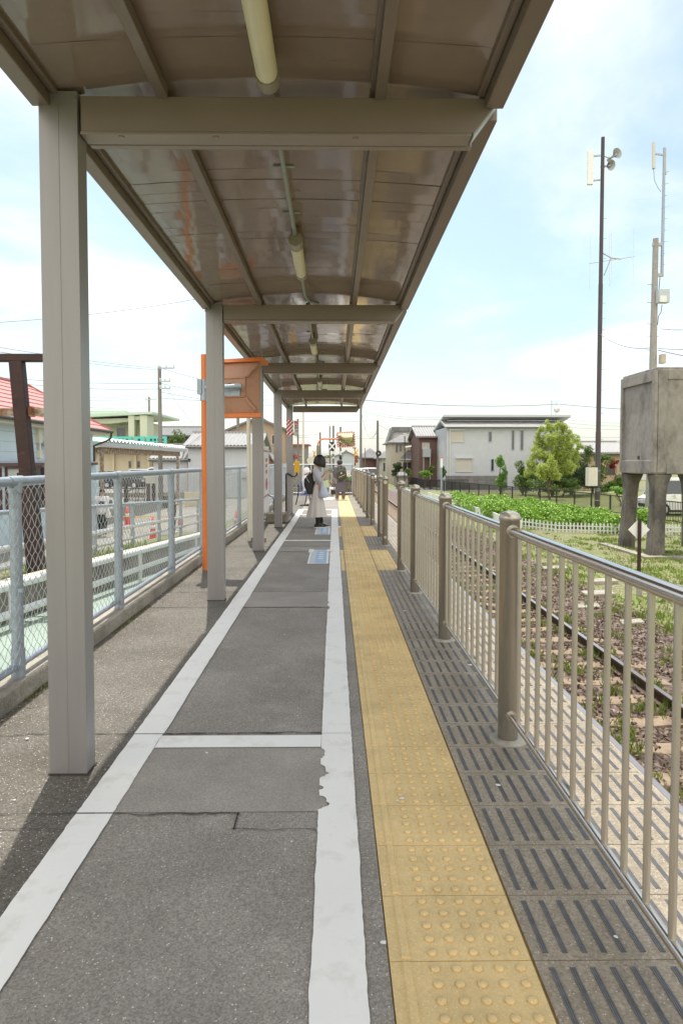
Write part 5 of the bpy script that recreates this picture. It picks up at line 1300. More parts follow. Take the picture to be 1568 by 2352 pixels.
# chair and cables
chp = thing('black_chair', 'blue seated chair with black tube legs by the fence', 'chair', (-.99, 22.9, 0))
S = 1525/22.9
def e5s(cx, cy): return (((1180+cx*.15306)/1.7417-767)/S, max(0,1.5+(1060-(1800+cy*.15306)/1.7417)/S))
zs = e5s(0,1150)[1]; xl, xr = e5s(110,0)[0], e5s(385,0)[0]
q = MB(); q.box((xl,22.65,zs-.03),(xr,23.1,zs)); q.build('seat', pm('blue_seat', (.10,.16,.34), rough=.6), chp, bevel=.01)
q = MB(); a, b = e5s(85,905), e5s(185,1050); q.obox(((a[0]+b[0])/2+.02,22.88,(a[1]+b[1])/2),(.025,0,.0),(0,.2,0),(.0,0,.10)); q.build('backrest', MATS['blue_seat'], chp, bevel=.01)
for sgy in (22.68, 23.08):
    q = MB(); p = [e5s(85,905), e5s(95,1050), e5s(75,1200), e5s(20,1430)]; q.path([(a[0],sgy,a[1]) for a in p], .011, n=8); q.build('leg', M_BLACK, chp)
    q = MB(); p = [e5s(370,1160), e5s(385,1300), e5s(400,1420)]; q.path([(a[0],sgy,a[1]) for a in p], .011, n=8); q.build('leg', M_BLACK, chp)
ch2 = thing('stacked_chair', 'second black tube chair frame beside the blue chair', 'chair', (-.85, 23.4, 0))
q = MB(); q.box((-.98,23.3,.36),(-.62,23.7,.39)); q.build('seat', M_BLACK, ch2)
for x in (-.96,-.64):
    for y in (23.32,23.68): q = MB(); q.tube((x,y,.37),(x-.06,y,0),.013,n=6); q.build('leg', M_BLACK, ch2)
rd = random.Random(9); m = MB(); pts = [(-1.15+.5*rd.random(), 22.2+.6*rd.random(), .015+.01*i/40) for i in range(40)]; m.path(pts, .012, n=5); m.build('cable_coil', M_CABLE, None, label='tangle of black cable on the asphalt under the chairs', cat='cable')

# ================================================================== level crossing
S = 1525/62.
cs = thing('crossing_signal', 'black oval railway signal with a white X on a grey pole', 'signal', ((765.5-767)/S, 62, GZ))
xc = (765.5-767)/S
q = MB(); q.tube((xc,62,GZ),(xc,62,1.5+82/S),.085,n=12); q.build('pole', M_POLED, cs)
for za_, zb_ in ((1036,1043),(1049,1053)):
    q = MB(); q.tube((xc,62,1.5+(1060-zb_)/S),(xc,62,1.5+(1060-za_)/S),.092,n=12); q.build('white_ring', M_WHITE, cs)
q = MB(); xo = (762.5-767)/S; zo = 1.5+(1060-1025.5)/S; q.prism([(xo+.32*math.copysign(abs(math.cos(t))**.8,math.cos(t)),61.85,zo+.43*math.copysign(abs(math.sin(t))**.8,math.sin(t))) for t in [i*6.283/28 for i in range(28)]], (0,.1,0)); q.build('disc', M_BLACK, cs)
q = MB(); q.beam((xo-.24,61.83,zo-.28),(xo+.24,61.83,zo+.28),.012,.13,up=(0,0,1)); q.beam((xo-.24,61.825,zo+.28),(xo+.24,61.825,zo-.28),.012,.13); q.build('white_cross', M_WHITE, cs)
q = MB(); q.box((xc-.35,61.8,1.5+(1060-1069)/S),(xc+.35,62.2,1.5+(1060-1067)/S)); q.box((xc-.26,61.7,1.5+(1060-1085)/S),(xc+.26,62.3,1.5+(1060-1075)/S)); q.build('cabinet', M_BLACK, cs)
c2 = thing('lamp_signal', 'grey pole with a black hooded lamp below the right mirror', 'signal', ((782-767)/S, 62.5, GZ)); xc = (782-767)/S
q = MB(); q.tube((xc,62.5,GZ),(xc,62.5,1.5+80/S),.085,n=12); q.build('pole', M_POLED, c2)
q = MB(); q.box((xc-.24,62.2,1.5+(1060-1048)/S),(xc+.24,62.8,1.5+(1060-1046.5)/S)); q.tube((xc-.2,62.2,1.5+12/S),(xc-.10,62.2,1.5+(1060-1057)/S),.012,n=5); q.tube((xc+.2,62.2,1.5+12/S),(xc+.10,62.2,1.5+(1060-1057)/S),.012,n=5); q.build('lamp_guard', M_BLACK, c2)
q = MB(); q.ball((xc,62.3,1.5+(1060-1052)/S),(.13,.12,.15)); q.build('lamp', M_BLACK, c2)
q = MB(); q.tube((xc,62.5,1.5+(1060-1045)/S),(xc,62.5,1.5+(1060-1036)/S),.092,n=12); q.build('white_ring', M_WHITE, c2)
S = 1525/66.
lc = thing('level_crossing_signal', 'level crossing signal post with crossbuck and two round lamps', 'signal', ((815-767)/S, 66, GZ)); xc = (815-767)/S
q = MB(); q.tube((xc,66,GZ),(xc,66,1.5+(1060-1029)/S),.06,n=10); q.build('pole', M_YELLOW, lc)
for k in range(5):
    q = MB(); q.tube((xc,66,GZ+.3+.5*k),(xc,66,GZ+.55+.5*k),.064,n=10); q.build('black_band', M_BLACK, lc)
for z in (1051,1059):
    q = MB(); zz_ = 1.5+(1060-z)/S; q.tube((xc+.14,65.7,zz_),(xc+.14,66,zz_),.17,n=14); l_ = q.build('lamp', M_BLACK, lc)
    q = MB(); q.tube((xc+.14,65.69,zz_),(xc+.14,65.70,zz_),.11,n=14); q.build('lens', M_RED, l_)
q = MB(); zz_ = 1.5+(1060-1040)/S; q.beam((xc-.2+.1,65.8,zz_-.32),(xc+.3,65.8,zz_+.32),.02,.1); q.beam((xc-.1,65.78,zz_+.32),(xc+.3,65.78,zz_-.32),.02,.1); q.build('crossbuck', M_YELLOW, lc)
q = MB(); q.box((xc-.25,65.8,1.5+(1060-1030)/S),(xc+.1,66.1,1.5+(1060-1028)/S)); q.build('top_bell', M_BLACK, lc)
S = 1525/70.; xc = (722-767)/S
ly = thing('yellow_crossbuck', 'yellow crossbuck partly hidden behind the woman\'s head', 'signal', (xc, 70, GZ))
q = MB(); q.tube((xc,70,GZ),(xc,70,1.5+(1060-1040)/S),.05,n=8); q.build('pole', M_YELLOW, ly)
q = MB(); zz_ = 1.5+(1060-1043)/S; q.beam((xc-.15,69.9,zz_-.35),(xc+.15,69.9,zz_+.35),.02,.09); q.beam((xc-.15,69.88,zz_+.35),(xc+.15,69.88,zz_-.35),.02,.09); q.build('crossbuck', M_YELLOW, ly)
c = P(714,1058,55)
q = MB(); q.tube((c.x,55,c.z),(c.x,55.1,c.z),.34,n=18); q.tube((c.x,55.12,GZ),(c.x,55.12,c.z+.3),.05,n=8); q.build('round_mirror', M_CREAMP, None, label='round road mirror half hidden behind the woman', cat='traffic mirror')
car('small white truck waiting at the level crossing', M_WHITE, (3.05,78,GZ+.01), R(-80), 4.2, 1.6, 1.9, 'van', name='small_truck', cat='truck')
car('white van behind the small truck at the crossing', M_WHITE, (4.6,84,GZ+.01), R(-85), 4.2, 1.65, 1.9, 'van', name='delivery_van', cat='van')

# poles near the crossing
c = P(828.5,932,92)
pole('tall pole by the track just under the canopy corner', (c.x,92,GZ), c.z, .17, .14, M_POLED, group='utility poles', arms=((c.z-.2,.4,0,1),))
c = P(867,966,72)
sp_ = pole('concrete pole beside the track with a round black signal disc', (c.x,72,GZ), c.z, .16, .12, M_POLED, name='signal_pole', cat='signal pole')
zz_ = 1.5+(1060-1041.5)*72/1525.; xx = c.x+.08
q = MB(); q.tube((xx,71.7,zz_),(xx,71.8,zz_),.31,n=20); dsk = q.build('signal_disc', M_BLACK, sp_); q = MB(); q.tube((xx,71.66,zz_),(xx,71.7,zz_),.09,n=12); q.build('lens', M_GREYM, dsk)
c = P(838,1029,95)
pole('slim lamp pole between the tall pole and the low houses', (c.x,95,GZ), c.z, .06, .05, M_POLED, name='lamp_pole', cat='pole')
wire('thick cable from the canopy corner to the roof aerial', W(837,919,60), W(1282,928,66), .35, .028)
wire('thick cable from the roof aerial to beyond the water tower', W(1282,928,66), W(1600,948,60), .1, .028)
wire('upper wire from the tall pole to the white house', W(830,939,92), W(1030,957,66), .5, .016)
wire('middle wire from the tall pole to the white house', W(830,944,92), W(1030,962,66), .5, .016)
wire('slack wire between the tall pole and the signal pole', W(830,945,92), W(866,985,72), 2.2, .016)
wire('second slack wire between the tall pole and the signal pole', W(830,950,92), W(866,992,72), 1.6, .016)
wire('wire from the signal pole to the beige house', W(868,975,72), W(960,1000,78), .4, .016)
wire('low wire crossing behind the signal pole', W(800,1005,95), W(900,1004,95), .2, .018)
for ya, yb, lab in ((964,972,'far wire right of the white house, upper'),(971,979,'far wire right of the white house, middle'),(980,987,'far wire right of the white house, lower')):
    wire(lab, W(1300,ya,80), W(1440,yb,70), .1, .014)
wire('long far wire passing above the distant tiled roof', W(1300,1002,90), W(1440,1004,80), .1, .016)
# ================================================================== right side: houses
S = 1525/66.
def b66(x, y): return ((x-767)/S, 1.5+(1060-y)/S)
wh = thing('white_house', 'large white tiled two storey house with a flat grey roof line', 'house', (b66(1160,0)[0], 66, GZ))
x0, x1 = b66(1025,0)[0], b66(1301,0)[0]; ze = b66(0,981)[1]
q = MB(); q.box((x0,66,GZ),(x1,75,ze)); q.build('wall', M_WTILE, wh)
q = MB(); q.prism([(x0-.3,65.5,ze-.06),(x0-.3,65.5,ze+.10),(x0-.3,68.2,ze+.75),(x0-.3,68.2,ze+.5)], (x1-x0+.45,0,0)); q.build('lower_roof', M_SLATEL, wh)
q = MB(); q.tube((x0-.3,65.45,ze+.02),(x1+.15,65.45,ze+.02),.07,n=8); q.build('gutter', M_FASC, wh)
zc0, zc1 = ze+.55, b66(0,960)[1]-.1
q = MB(); q.box((x0+.45,67.9,zc0),(x1-.05,74.5,zc1+.02)); q.build('upper_storey', M_FASC, wh)
q = MB(); q.box((x0+.4,67.8,zc0+.10),(x1+.0,67.9,zc0+.15)); q.build('shadow_strip', M_SHADOWP, wh)  # dark strip painted in as shadow along the foot of the upper storey
q = MB(); zt = b66(0,951)[1]; q.prism([(x0-.15,66.9,zt-.22),(x0-.15,66.9,zt),(x0-.15,76,zt-1.5),(x0-.15,76,zt-1.7)], (x1-x0+.9,0,0)); q.build('upper_roof', M_FASC, wh)
def w66(xa, xb, ya, yb, g, fr=M_GREYM, m_=0, nm='window'): return window(wh, b66(xa,0)[0], b66(xb,0)[0], b66(0,yb)[1], b66(0,ya)[1], 66, fr, g, m_, .06, name=nm)
for a in ((1031,1065,989,1015),(1046,1084,1053,1083)):
    w66(*a, M_SHUT, M_FASC); q = MB(); q.box((b66(a[0]-1,0)[0],65.8,b66(0,a[2]+0)[1]),(b66(a[1]+1,0)[0],66,b66(0,a[2]-3.5)[1])); q.build('shutter_box', M_FASC, wh)
for a in ((1122,1128,992,1014),(1175,1180,989,1033),(1195,1201,989,1033),(1128,1133.5,1055,1081),(1232,1238,989,1010)): w66(*a, M_GLASS)
q = MB(); q.tube((x0+.35,65.9,GZ),(x0+.35,65.9,ze-.1),.05,n=8); q.build('downpipe', M_OFFW, wh)
q = MB(); q.box((b66(1014,0)[0],63.4,GZ-.1),(b66(1150,0)[0],63.6,b66(0,1091)[1]-.02)); q.build('block_wall', M_BLOCK, None, label='dark grey block wall in front of the white house', cat='wall')
ae = thing('roof_aerial', 'television aerial and satellite dish on the white house roof', 'aerial', (b66(1284,0)[0], 68, zt-.3)); xa = b66(1281,0)[0]
q = MB(); q.tube((xa,68,zt-.4),(xa,68,b66(0,916)[1]),.04,n=6); q.build('mast', M_GREYM, ae)
q = MB(); q.beam((xa-.2,68,b66(0,917)[1]),(xa+1.2,68,b66(0,917)[1]),.03,.03)
q.build('boom', M_GREYM, ae)
q = MB(); q.tube((xa+.45,68,zt-.4),(xa+.45,68,b66(0,919)[1]),.025,n=6); q.build('mast', M_GREYM, ae)
q = MB(); q.lathe([(.01,0),(.22,.05),(.32,.13)], (0,0,0), 16); q.v = [(xa+.45+v[0], 67.9-v[2]*.8, b66(0,938)[1]+v[1]) for v in q.v]; q.build('dish', M_OFFW, ae)

S = 1525/72.
bh = house('brown_house', 'brown clad house with a pale tiled roof left of the white house', (962-767)/S, (1030-767)/S, 72, 80, 1.5+(1060-1004)/S, M_BRWALL, M_TILEW, 'gx', 1.15, .35, ribs=14, trim=M_BRTRIM)
bal = MB(); xa, xb = (969-767)/S, (986-767)/S; bal.box((xa,71,1.5+(1060-1050)/S),(xb,72,1.5+(1060-1031)/S)); bal.build('balcony', M_GREYM, bh)
window(bh, (970-767)/S, (985-767)/S, 1.5+(1060-1030)/S, 1.5+(1060-1018)/S, 72, M_OFFW, M_BLIND, 1)
for k in (0,1):
    q = MB(); x = xa+.05+k*(xb-xa-.1); q.tube((x,71.1,GZ),(x,71.1,1.5+(1060-1050)/S),.05,n=6); q.build('balcony_post', M_GREYM, bh)
S = 1525/80.
bg_ = house('beige_house', 'beige two storey house with grey hipped roof and lean-to', (897-767)/S, (968-767)/S, 80, 88, 1.5+(1060-1016)/S, M_BEIGE, M_SLATE, 'hip', 1.2, .4)
q = MB(); xa, xb = (900-767)/S, (975-767)/S; q.prism([(xa,84,2.6),(xb,84,2.6),(xb,84,1.5+(1060-988)/S),((908-767)/S,84,1.5+(1060-988)/S),(xa,84,1.5+(1060-1010)/S)],(0,3,0)); q.build('upper_gable', M_OFFW, bg_)
q = MB(); q.prism([((893-767)/S,83.6,1.5+(1060-1018)/S),((906-767)/S,83.6,1.5+(1060-977)/S),((975-767)/S,83.6,1.5+(1060-977)/S),((970-767)/S,83.6,1.5+(1060-988)/S),((911-767)/S,83.6,1.5+(1060-988)/S),((897-767)/S,83.6,1.5+(1060-1018)/S)],(0,4,0)); q.build('upper_roof', M_SLATE, bg_)
for a in ((908,913,1018,1038),(917,922,1016,1036),(955,966,1016,1032)): window(bg_, (a[0]-767)/S, (a[1]-767)/S, 1.5+(1060-a[3])/S, 1.5+(1060-a[2])/S, 80, M_GREYM, M_GLASS, 0)
q = MB(); q.prism([((914-767)/S,78.6,1.5+(1060-1058)/S),((965-767)/S,78.6,1.5+(1060-1058)/S),((950-767)/S,80,1.5+(1060-1036)/S),((935-767)/S,80,1.5+(1060-1036)/S)],(0,0,.1)); q.build('lean_to_roof', M_SLATE, bg_)
q = MB(); q.box(((952-767)/S,78.9,1.5+(1060-1055)/S),((968-767)/S,80,1.5+(1060-1036)/S)); q.build('balcony', M_GREYM, bg_)
window(bg_, (925-767)/S, (945-767)/S, GZ+.1, 1.5+(1060-1062)/S, 80, M_OFFW, M_GLASS, 1, name='door')
S = 1525/90.
lw = house('low_white_house', 'low white walled house with grey hipped roof by the signal pole', (876-767)/S, (904-767)/S, 90, 98, 1.5+(1060-1052)/S, M_OFFW, M_SLATE, 'hip', 1.0, .7)
window(lw, (880-767)/S, (884-767)/S, .2, 1.3, 90, M_GREYM, M_GLASS, 0)
window(lw, (888-767)/S, (892-767)/S, -.9, 1.2, 90, M_DARKW, M_DARKW, 0, name='door')
lb = house('low_brown_house', 'low dark brown house with a pale board fence behind the crossing', (841-767)/S, (876-767)/S, 98, 106, 1.5+(1060-1050)/S, M_BRWALL, M_SLATE, 'hip', 1.4, .6)
q = MB(); xa, xb = (840-767)/S, (878-767)/S
for k in range(5): q.box((xa,89.0+.5,-.9+.3*k),(xb,89.06+.5,-.68+.3*k))
q.build('board_fence', M_BEIGE, None, label='pale slatted board fence in front of the low brown house', cat='fence')
S = 1525/60.
th = house('far_tiled_house', 'brown house with a pale tiled roof behind the brown pole', (1318-767)/S, (1470-767)/S, 62, 70, 1.5+(1060-1041)/S, M_TANW, M_TILEW, 'gx', 1.0, .4, ribs=30, trim=M_DKBR)
window(th, (1416-767)/S, (1434-767)/S, .3, 1.2, 62, M_BRTRIM, M_GLASS, 1)
S = 1525/95.
house('dark_far_roof', 'distant dark low roof behind the tiled house', (1400-767)/S, (1500-767)/S, 95, 103, 1.5+(1060-1022)/S, M_OFFW, M_TILEG, 'gx', .6, .4)
S = 1525/74.
house('garden_shed', 'small grey garden shed in front of the brown house', (905-767)/S, (930-767)/S, 71, 74, -.1, M_GCONC, M_SLATE, 'gx', .3, .2, cat='shed')

# street lamp, marker post
c = P(929,1002,68)
sl = thing('street_lamp', 'thin rusty street lamp with a white head by the beige house', 'street lamp', (c.x, 68, GZ))
q = MB(); q.tube((c.x,68,GZ),(c.x,68,c.z),.05,n=8); q.build('pole', M_RUST, sl)
q = MB(); q.obox((c.x+.35,67.9,1.5+(1060-1026)*68/1525.),(.32,0,.06),(0,.1,0),(-.02,0,.07)); q.build('lamp_head', M_WHITE, sl, bevel=.03)
c = P(1013.5,1051,50)
mk = thing('marker_post', 'grey marker post with white sleeve and red cap', 'marker post', (c.x, 50, GZ))
q = MB(); q.tube((c.x,50,GZ),(c.x,50,c.z-.3),.06,n=10); q.build('pole', M_GALV, mk)
q = MB(); q.tube((c.x,50,c.z-.75),(c.x,50,c.z-.06),.10,n=12); q.build('sleeve', M_WHITE, mk)
q = MB(); q.lathe([(.10,0),(.09,.06),(.04,.10),(.001,.11)], (c.x,50,c.z-.06), 12); q.build('cap', M_RED, mk)

# black bar fence along the far side
FP = [V((4.3,72,GZ)), V((7.05,54.6,GZ)), V((10.75,38.3,GZ)), V((12.6,35.4,GZ)), V((13.75,26.9,GZ)), V((14.9,18,GZ))]
FP = [G(880,1098,GZ)+V((0,0,0)), G(972,1123,GZ), G(1239,1158,GZ), G(1318,1167,GZ), G(1568,1206,GZ), G(1700,1228,GZ)]
bf = thing('bar_fence', 'long black metal bar fence along the lawn', 'fence', FP[2])
for a, b in zip(FP[:-1], FP[1:]):
    n = max(1, round((b-a).length/2.0)); hf = .98
    for k in range(n):
        p0, p1 = a.lerp(b,k/n), a.lerp(b,(k+1)/n)
        q = MB(); q.beam(p0, p0+V((0,0,hf)), .055,.055, up=(0,1,0)); q.build('post', M_BLACK, bf)
        q = MB(); q.beam(p0+V((0,0,hf-.03)), p1+V((0,0,hf-.03)), .035,.045); q.beam(p0+V((0,0,.10)), p1+V((0,0,.10)), .03,.04)
        nb_ = 18
        for i in range(1, nb_):
            c = p0.lerp(p1, i/nb_); q.beam(c+V((0,0,.1)), c+V((0,0,hf-.04)), .019,.019, up=(0,1,0))
        q.build('bar_panel', M_BLACK, bf)

# azalea bed: rounded shrubs, white edging, picket fence
rd = random.Random(77); az = []
for k in range(4):
    t = thing('azalea_shrub', 'low rounded bright green azalea shrub in the white edged bed', 'shrub', (0,0,GZ), 'azalea shrubs in the bed')
    ORG[t.name] = V((0,0,0)); t.location = (0,0,0)
    blobs = [((0,0,.22),(.62,.62,.36))] + [((rd.uniform(-.45,.45),rd.uniform(-.45,.45),.28+rd.uniform(-.05,.10)),(.32,.32,.22)) for _ in range(5)]
    q = MB(); leaves(q, blobs, 1500, .050, rd, shell=.8, asp=.5); q.build('foliage', M_AZ, t, fix=False)
    q = MB()
    for i in range(6): q.tube((rd.uniform(-.1,.1),rd.uniform(-.1,.1),-.05),(rd.uniform(-.4,.4),rd.uniform(-.4,.4),.35),.02,.006,n=5)
    q.build('stem', M_BARK, t); az.append(t)
spots = []
def inbed(x, y):
    # left edge x=7.4, front edge from (7.4,26.9) to (10.1,24.0), right limit the black fence less a margin
    if x < 7.7 or y < 24.8 or y > 52: return False
    if y < 27.4 - (x-7.4)*1.05 and x < 10.2: return False
    fx_ = 13.2 if y < 27 else 13.2-(y-27)*.19 if y < 35 else 11.9-(y-35)*.29
    return x < fx_ - .8
y = 24.9
while y < 51:
    x = 7.75 + rd.uniform(0,.5)
    while x < 14:
        px_, py_ = x+rd.gauss(0,.12), y+rd.gauss(0,.18)
        if inbed(px_, py_) and (rd.random() < .93): spots.append((px_, py_))
        x += 1.32
    y += 1.25 if y < 36 else 1.5
first = [True]*4
for i, (x, y) in enumerate(spots):
    k = rd.randrange(4); o = az[k] if first[k] else copy_tree(az[k]); first[k] = False
    s = rd.uniform(.9,1.25); o.location = (x,y,GZ); o.rotation_euler = (0,0,rd.uniform(0,6.28)); o.scale = (s,s,s*rd.uniform(.95,1.3))
m = MB(); m.quad((7.4,26.9,GZ+.006),(10.1,24.1,GZ+.006),(13.2,24.3,GZ+.006),(13.0,28,GZ+.006),(11.3,36,GZ+.006),(6.9,52.5,GZ+.006)); m.build('planting_bed', pm('bed_soil', (.16,.12,.075), rough=.95, var=.3, scale=8, c2=(.14,.20,.04), c2amt=.5, c2scale=2), kind='structure')
pf = thing('picket_fence', 'low white picket fence in front of the azalea bed', 'fence', (10, 24.2, GZ))
def picket_run(a, b, n, first_o=None):
    a, b = V(a), V(b); d = (b-a).normalized()
    q = MB(); q.beam(a+V((0,.03,.12)), b+V((0,.03,.12)), .02,.035); q.build('rail', M_WHITE, pf)
    q = MB(); q.beam(a+V((0,.03,.27)), b+V((0,.03,.27)), .02,.035); q.build('rail', M_WHITE, pf)
    for i in range(n+1):
        c = a.lerp(b, i/n)
        if first_o is None:
            u = d*.032; q = MB(); q.prism([c-u, c+u, c+u+V((0,0,.36)), c+V((0,0,.41)), c-u+V((0,0,.36))], V((-d.y,d.x,0))*.014); first_o = (q.build('picket', M_WHITE, pf), c)
        else: part_copy(first_o[0], pf, c-first_o[1])
    return first_o
fo = picket_run((7.5,26.9,GZ), (8.4,25.1,GZ), 10)
fo = picket_run((8.4,25.05,GZ), (11.4,24.1,GZ), 24, fo)
fo = picket_run((11.5,24.1,GZ), (14.3,24.3,GZ), 22, fo)
k = 0
for i in range(13):           # white edging boards, each slightly turned, along the track side of the bed
    y = 27.2 + i*1.95; x = 7.45-.012*i
    m = MB(); m.obox((x+rd.gauss(0,.03), y, GZ+.16), (.03,0,0), V((rd.gauss(0,.02),.93,rd.gauss(0,.02))), (0,0,.17)); m.build('edging_board', M_WHITE, None, label='low white edging board along the track side of the azalea bed', cat='edging', group='white edging boards')

# tall brown pole with loudspeakers and aerial
c = G(1370,1181,GZ); bx, by = c.x, c.y
bpz = 1.5+(1060-327)*by/1525.; bxt = P(1383.5,327,by).x
bp_ = thing('loudspeaker_pole', 'tall dark brown steel pole with loudspeakers and antennas', 'pole', c)
def onp(z): t = (z-GZ)/(bpz-GZ); return bx+(bxt-bx)*t
zj = 1.5+(1060-655)*by/1525.; zj2 = 1.5+(1060-991)*by/1525.
def pz_(y): return 1.5+(1060-y)*by/1525.
q = MB(); q.path([(onp(z),by,z) for z in (GZ-.1, zj2-.02, zj2, zj-.02, zj, bpz)], [.135,.130,.118,.108,.098,.088], n=16); q.build('shaft', M_BROWNP, bp_)
q = MB()
for y_ in (1176,1150,1128,1124,1082): q.tube((onp(pz_(y_))-.001,by,pz_(y_)),(onp(pz_(y_)),by,pz_(y_)+.03),.14,n=14)
q.build('steel_band', M_GALV, bp_)
for y_ in (1045,1010,950,897,850,810,760,735,700,600,555,510):
    q = MB(); z = pz_(y_); q.tube((onp(z)-.05,by-.05,z),(onp(z)+.22,by-.12,z+.02),.012,n=5); q.build('climbing_step', M_GALV, bp_)
xa, za = P(1344,1116,by).x, pz_(1116); xb, zb3 = P(1366,1074,by).x, pz_(1074)
q = MB(); q.box((xa,by-.35,za),(xb,by+.05,zb3)); q.build('control_box', M_CREAMP, bp_, bevel=.01)
def crop6(cx, cy): return P(1263+cx*.2441, 287+cy*.2441, by)
a0, a1 = crop6(347,245), crop6(397,565)
q = MB(); q.box((a0.x,by-.10,a1.z),(a1.x,by+.06,a0.z)); q.build('panel_antenna', M_WHITE, bp_, bevel=.02)
for cy in (295,525):
    q = MB(); a_, b_ = crop6(395,cy), crop6(470,cy-8); q.beam(a_, b_, .06,.07); q.build('antenna_bracket', M_GREYM, bp_)
for (cx, cy, dx_, dz_, rad) in ((630,265,.28,.06,.27),(572,378,.34,-.30,.26)):
    mth = crop6(cx,cy); dirv = V((dx_,-.95,dz_)).normalized(); back = mth - dirv*.55
    q = MB(); q.path([back, back+dirv*.12, back+dirv*.28, back+dirv*.42, mth], [.05,.055,.085,.15,rad], n=20, caps=False)
    sp2 = q.build('loudspeaker', M_GREYM, bp_, fix=False); q = MB(); q.path([back-dirv*.16, back+dirv*.02], [.085,.085], n=12); q.build('driver', M_GREYM, sp2)
    q = MB(); q.path([back+dirv*.34, back+dirv*.46],[.05,.03],n=10); q.build('reflex_cone', M_OFFW, sp2)
    q = MB(); q.beam(back, V((onp(back.z-.1),by,back.z-.1)), .04,.04); q.build('speaker_arm', M_GREYM, bp_)
ya_ = MB(); a_, b_ = crop6(365,1303), crop6(790,1237); ya_.tube(a_, b_, .022, n=6); ya_.build('aerial_boom', M_CHROME, bp_)
for cx, c0_, c1_ in ((372,1055,1548),(780,960,1508)):
    q = MB(); p0, p1 = crop6(cx+3,c0_), crop6(cx-4,c1_); q.tube(p0,p1,.011,n=5); q.build('aerial_element', M_CHROME, bp_)
q = MB(); l0, l1, r0_, r1_ = crop6(556,1045), crop6(556,1495), crop6(575,1045), crop6(575,1495)
q.path([l0, crop6(560,1030), crop6(570,1030), r0_, r1_, crop6(570,1510), crop6(560,1510), l1, l0], .011, n=5); q.build('folded_dipole', M_CHROME, bp_)
for (c0_, c1_) in (((490,1205),(570,1250)),((505,1415),(570,1250)),((570,1250),(665,1262))):
    q = MB(); q.tube(crop6(*c0_), crop6(*c1_), .03, n=6); q.build('aerial_bracket', M_GREYM, bp_)

# concrete pole with slim mast
c = G(1490,1214,GZ); bx2, by2 = c.x, c.y
def crop6b(cx, cy): return P(1263+cx*.2441, 287+cy*.2441, by2)
cp = thing('concrete_mast_pole', 'thick concrete pole with a slim antenna mast on its side', 'pole', c)
tp_ = crop6b(990,1070)
q = MB(); q.tube((bx2,by2,GZ-.1),(tp_.x,by2,tp_.z),.185,.105,n=18); q.build('shaft', M_POLE, cp)
q = MB(); a_, b_ = crop6b(1048,1425), crop6b(1072,215); q.path([a_, a_.lerp(b_,.5), b_], [.062,.058,.05], n=10); q.build('mast', M_GALV, cp)
for i in range(9):
    z = a_.lerp(b_, .08+.09*i); q = MB(); q.tube(z-V((.11,.0,.01)), z+V((.16,-.1,.06)), .010, n=5); q.build('mast_step', M_GALV, cp)
for cy in (1125,1412):
    q = MB(); q.beam(crop6b(960,cy), crop6b(1060,cy), .10,.12); q.build('mast_clamp', M_GREYM, cp)
p0, p1 = crop6b(970,165), crop6b(970,412); q = MB(); q.tube(p0,p1,.068,n=12); q.build('panel_antenna', M_OFFW, cp)
p0, p1 = crop6b(1078,215), crop6b(1078,460); q = MB(); q.tube(p0+V((.02,.06,0)),p1+V((.02,.06,0)),.066,n=12); q.build('panel_antenna', M_OFFW, cp)
q = MB(); q.beam(crop6b(975,270), crop6b(1075,285), .05,.06); q.build('antenna_arm', M_GREYM, cp)
q = MB(); q.path([crop6b(970,415), crop6b(978,520), crop6b(1010,590), crop6b(1040,630)], .012, n=5); q.build('feeder_cable', M_WIRE, cp)
p0, p1 = crop6b(975,1690), crop6b(1080,1565); q = MB(); q.box((p0.x,by2-.38,p0.z),(p1.x,by2-.12,p1.z)); eq = q.build('equipment_box', M_PALEB, cp, bevel=.02)
q = MB(); a0_, a1_ = crop6b(985,1688), crop6b(1048,1628); q.box((a0_.x,by2-.395,a0_.z),(a1_.x,by2-.381,a1_.z)); q.build('label_plate', M_WHITE, eq)
p0, p1 = crop6b(1010,2250), crop6b(1053,2165); q = MB(); q.box((p0.x,by2-.3,p0.z),(p1.x,by2-.05,p1.z)); q.build('meter_box', M_BEIGE, cp, bevel=.01)
for cy in (1300,1380,1535,1880,2130,2200,2240): 
    z = crop6b(990,cy).z; t_ = (z-GZ)/(tp_.z-GZ); q = MB(); q.tube((bx2+(tp_.x-bx2)*t_,by2,z),(bx2+(tp_.x-bx2)*t_,by2,z+.025),.192-.085*t_,n=14); q.build('steel_band', M_GALV, cp)
for cy, sg in ((1505,-1),(1675,-1),(1875,-1),(1990,-1),(1990,1),(2120,-1)):
    z = crop6b(990,cy).z; t_ = (z-GZ)/(tp_.z-GZ); xx = bx2+(tp_.x-bx2)*t_; q = MB(); q.tube((xx,by2,z),(xx+sg*.33,by2-.1,z),.012,n=5); q.build('climbing_step', M_GALV, cp)
q = MB(); q.path([crop6b(1030,1430), crop6b(1020,1560)], .015, n=5); q.path([crop6b(1050,1690),crop6b(1040,1760),crop6b(1015,1800),crop6b(1008,1880)], .014, n=5); q.build('power_cable', M_CABLE, cp)
wire('wire from the brown pole to the thick concrete pole', V((onp(pz_(768)),by,pz_(768))), W(1493,799,by2), .25, .014)
wire('upper wire from the thick concrete pole to the right edge', W(1516,755,by2), W(1640,747,24), .1, .012)
wire('lower wire from the thick concrete pole to the right edge', W(1510,800,by2), W(1640,799,24), .05, .012)
wire('drooping cable from the thick concrete pole to the right edge', W(1510,804,by2), W(1640,826,24), .05, .014)

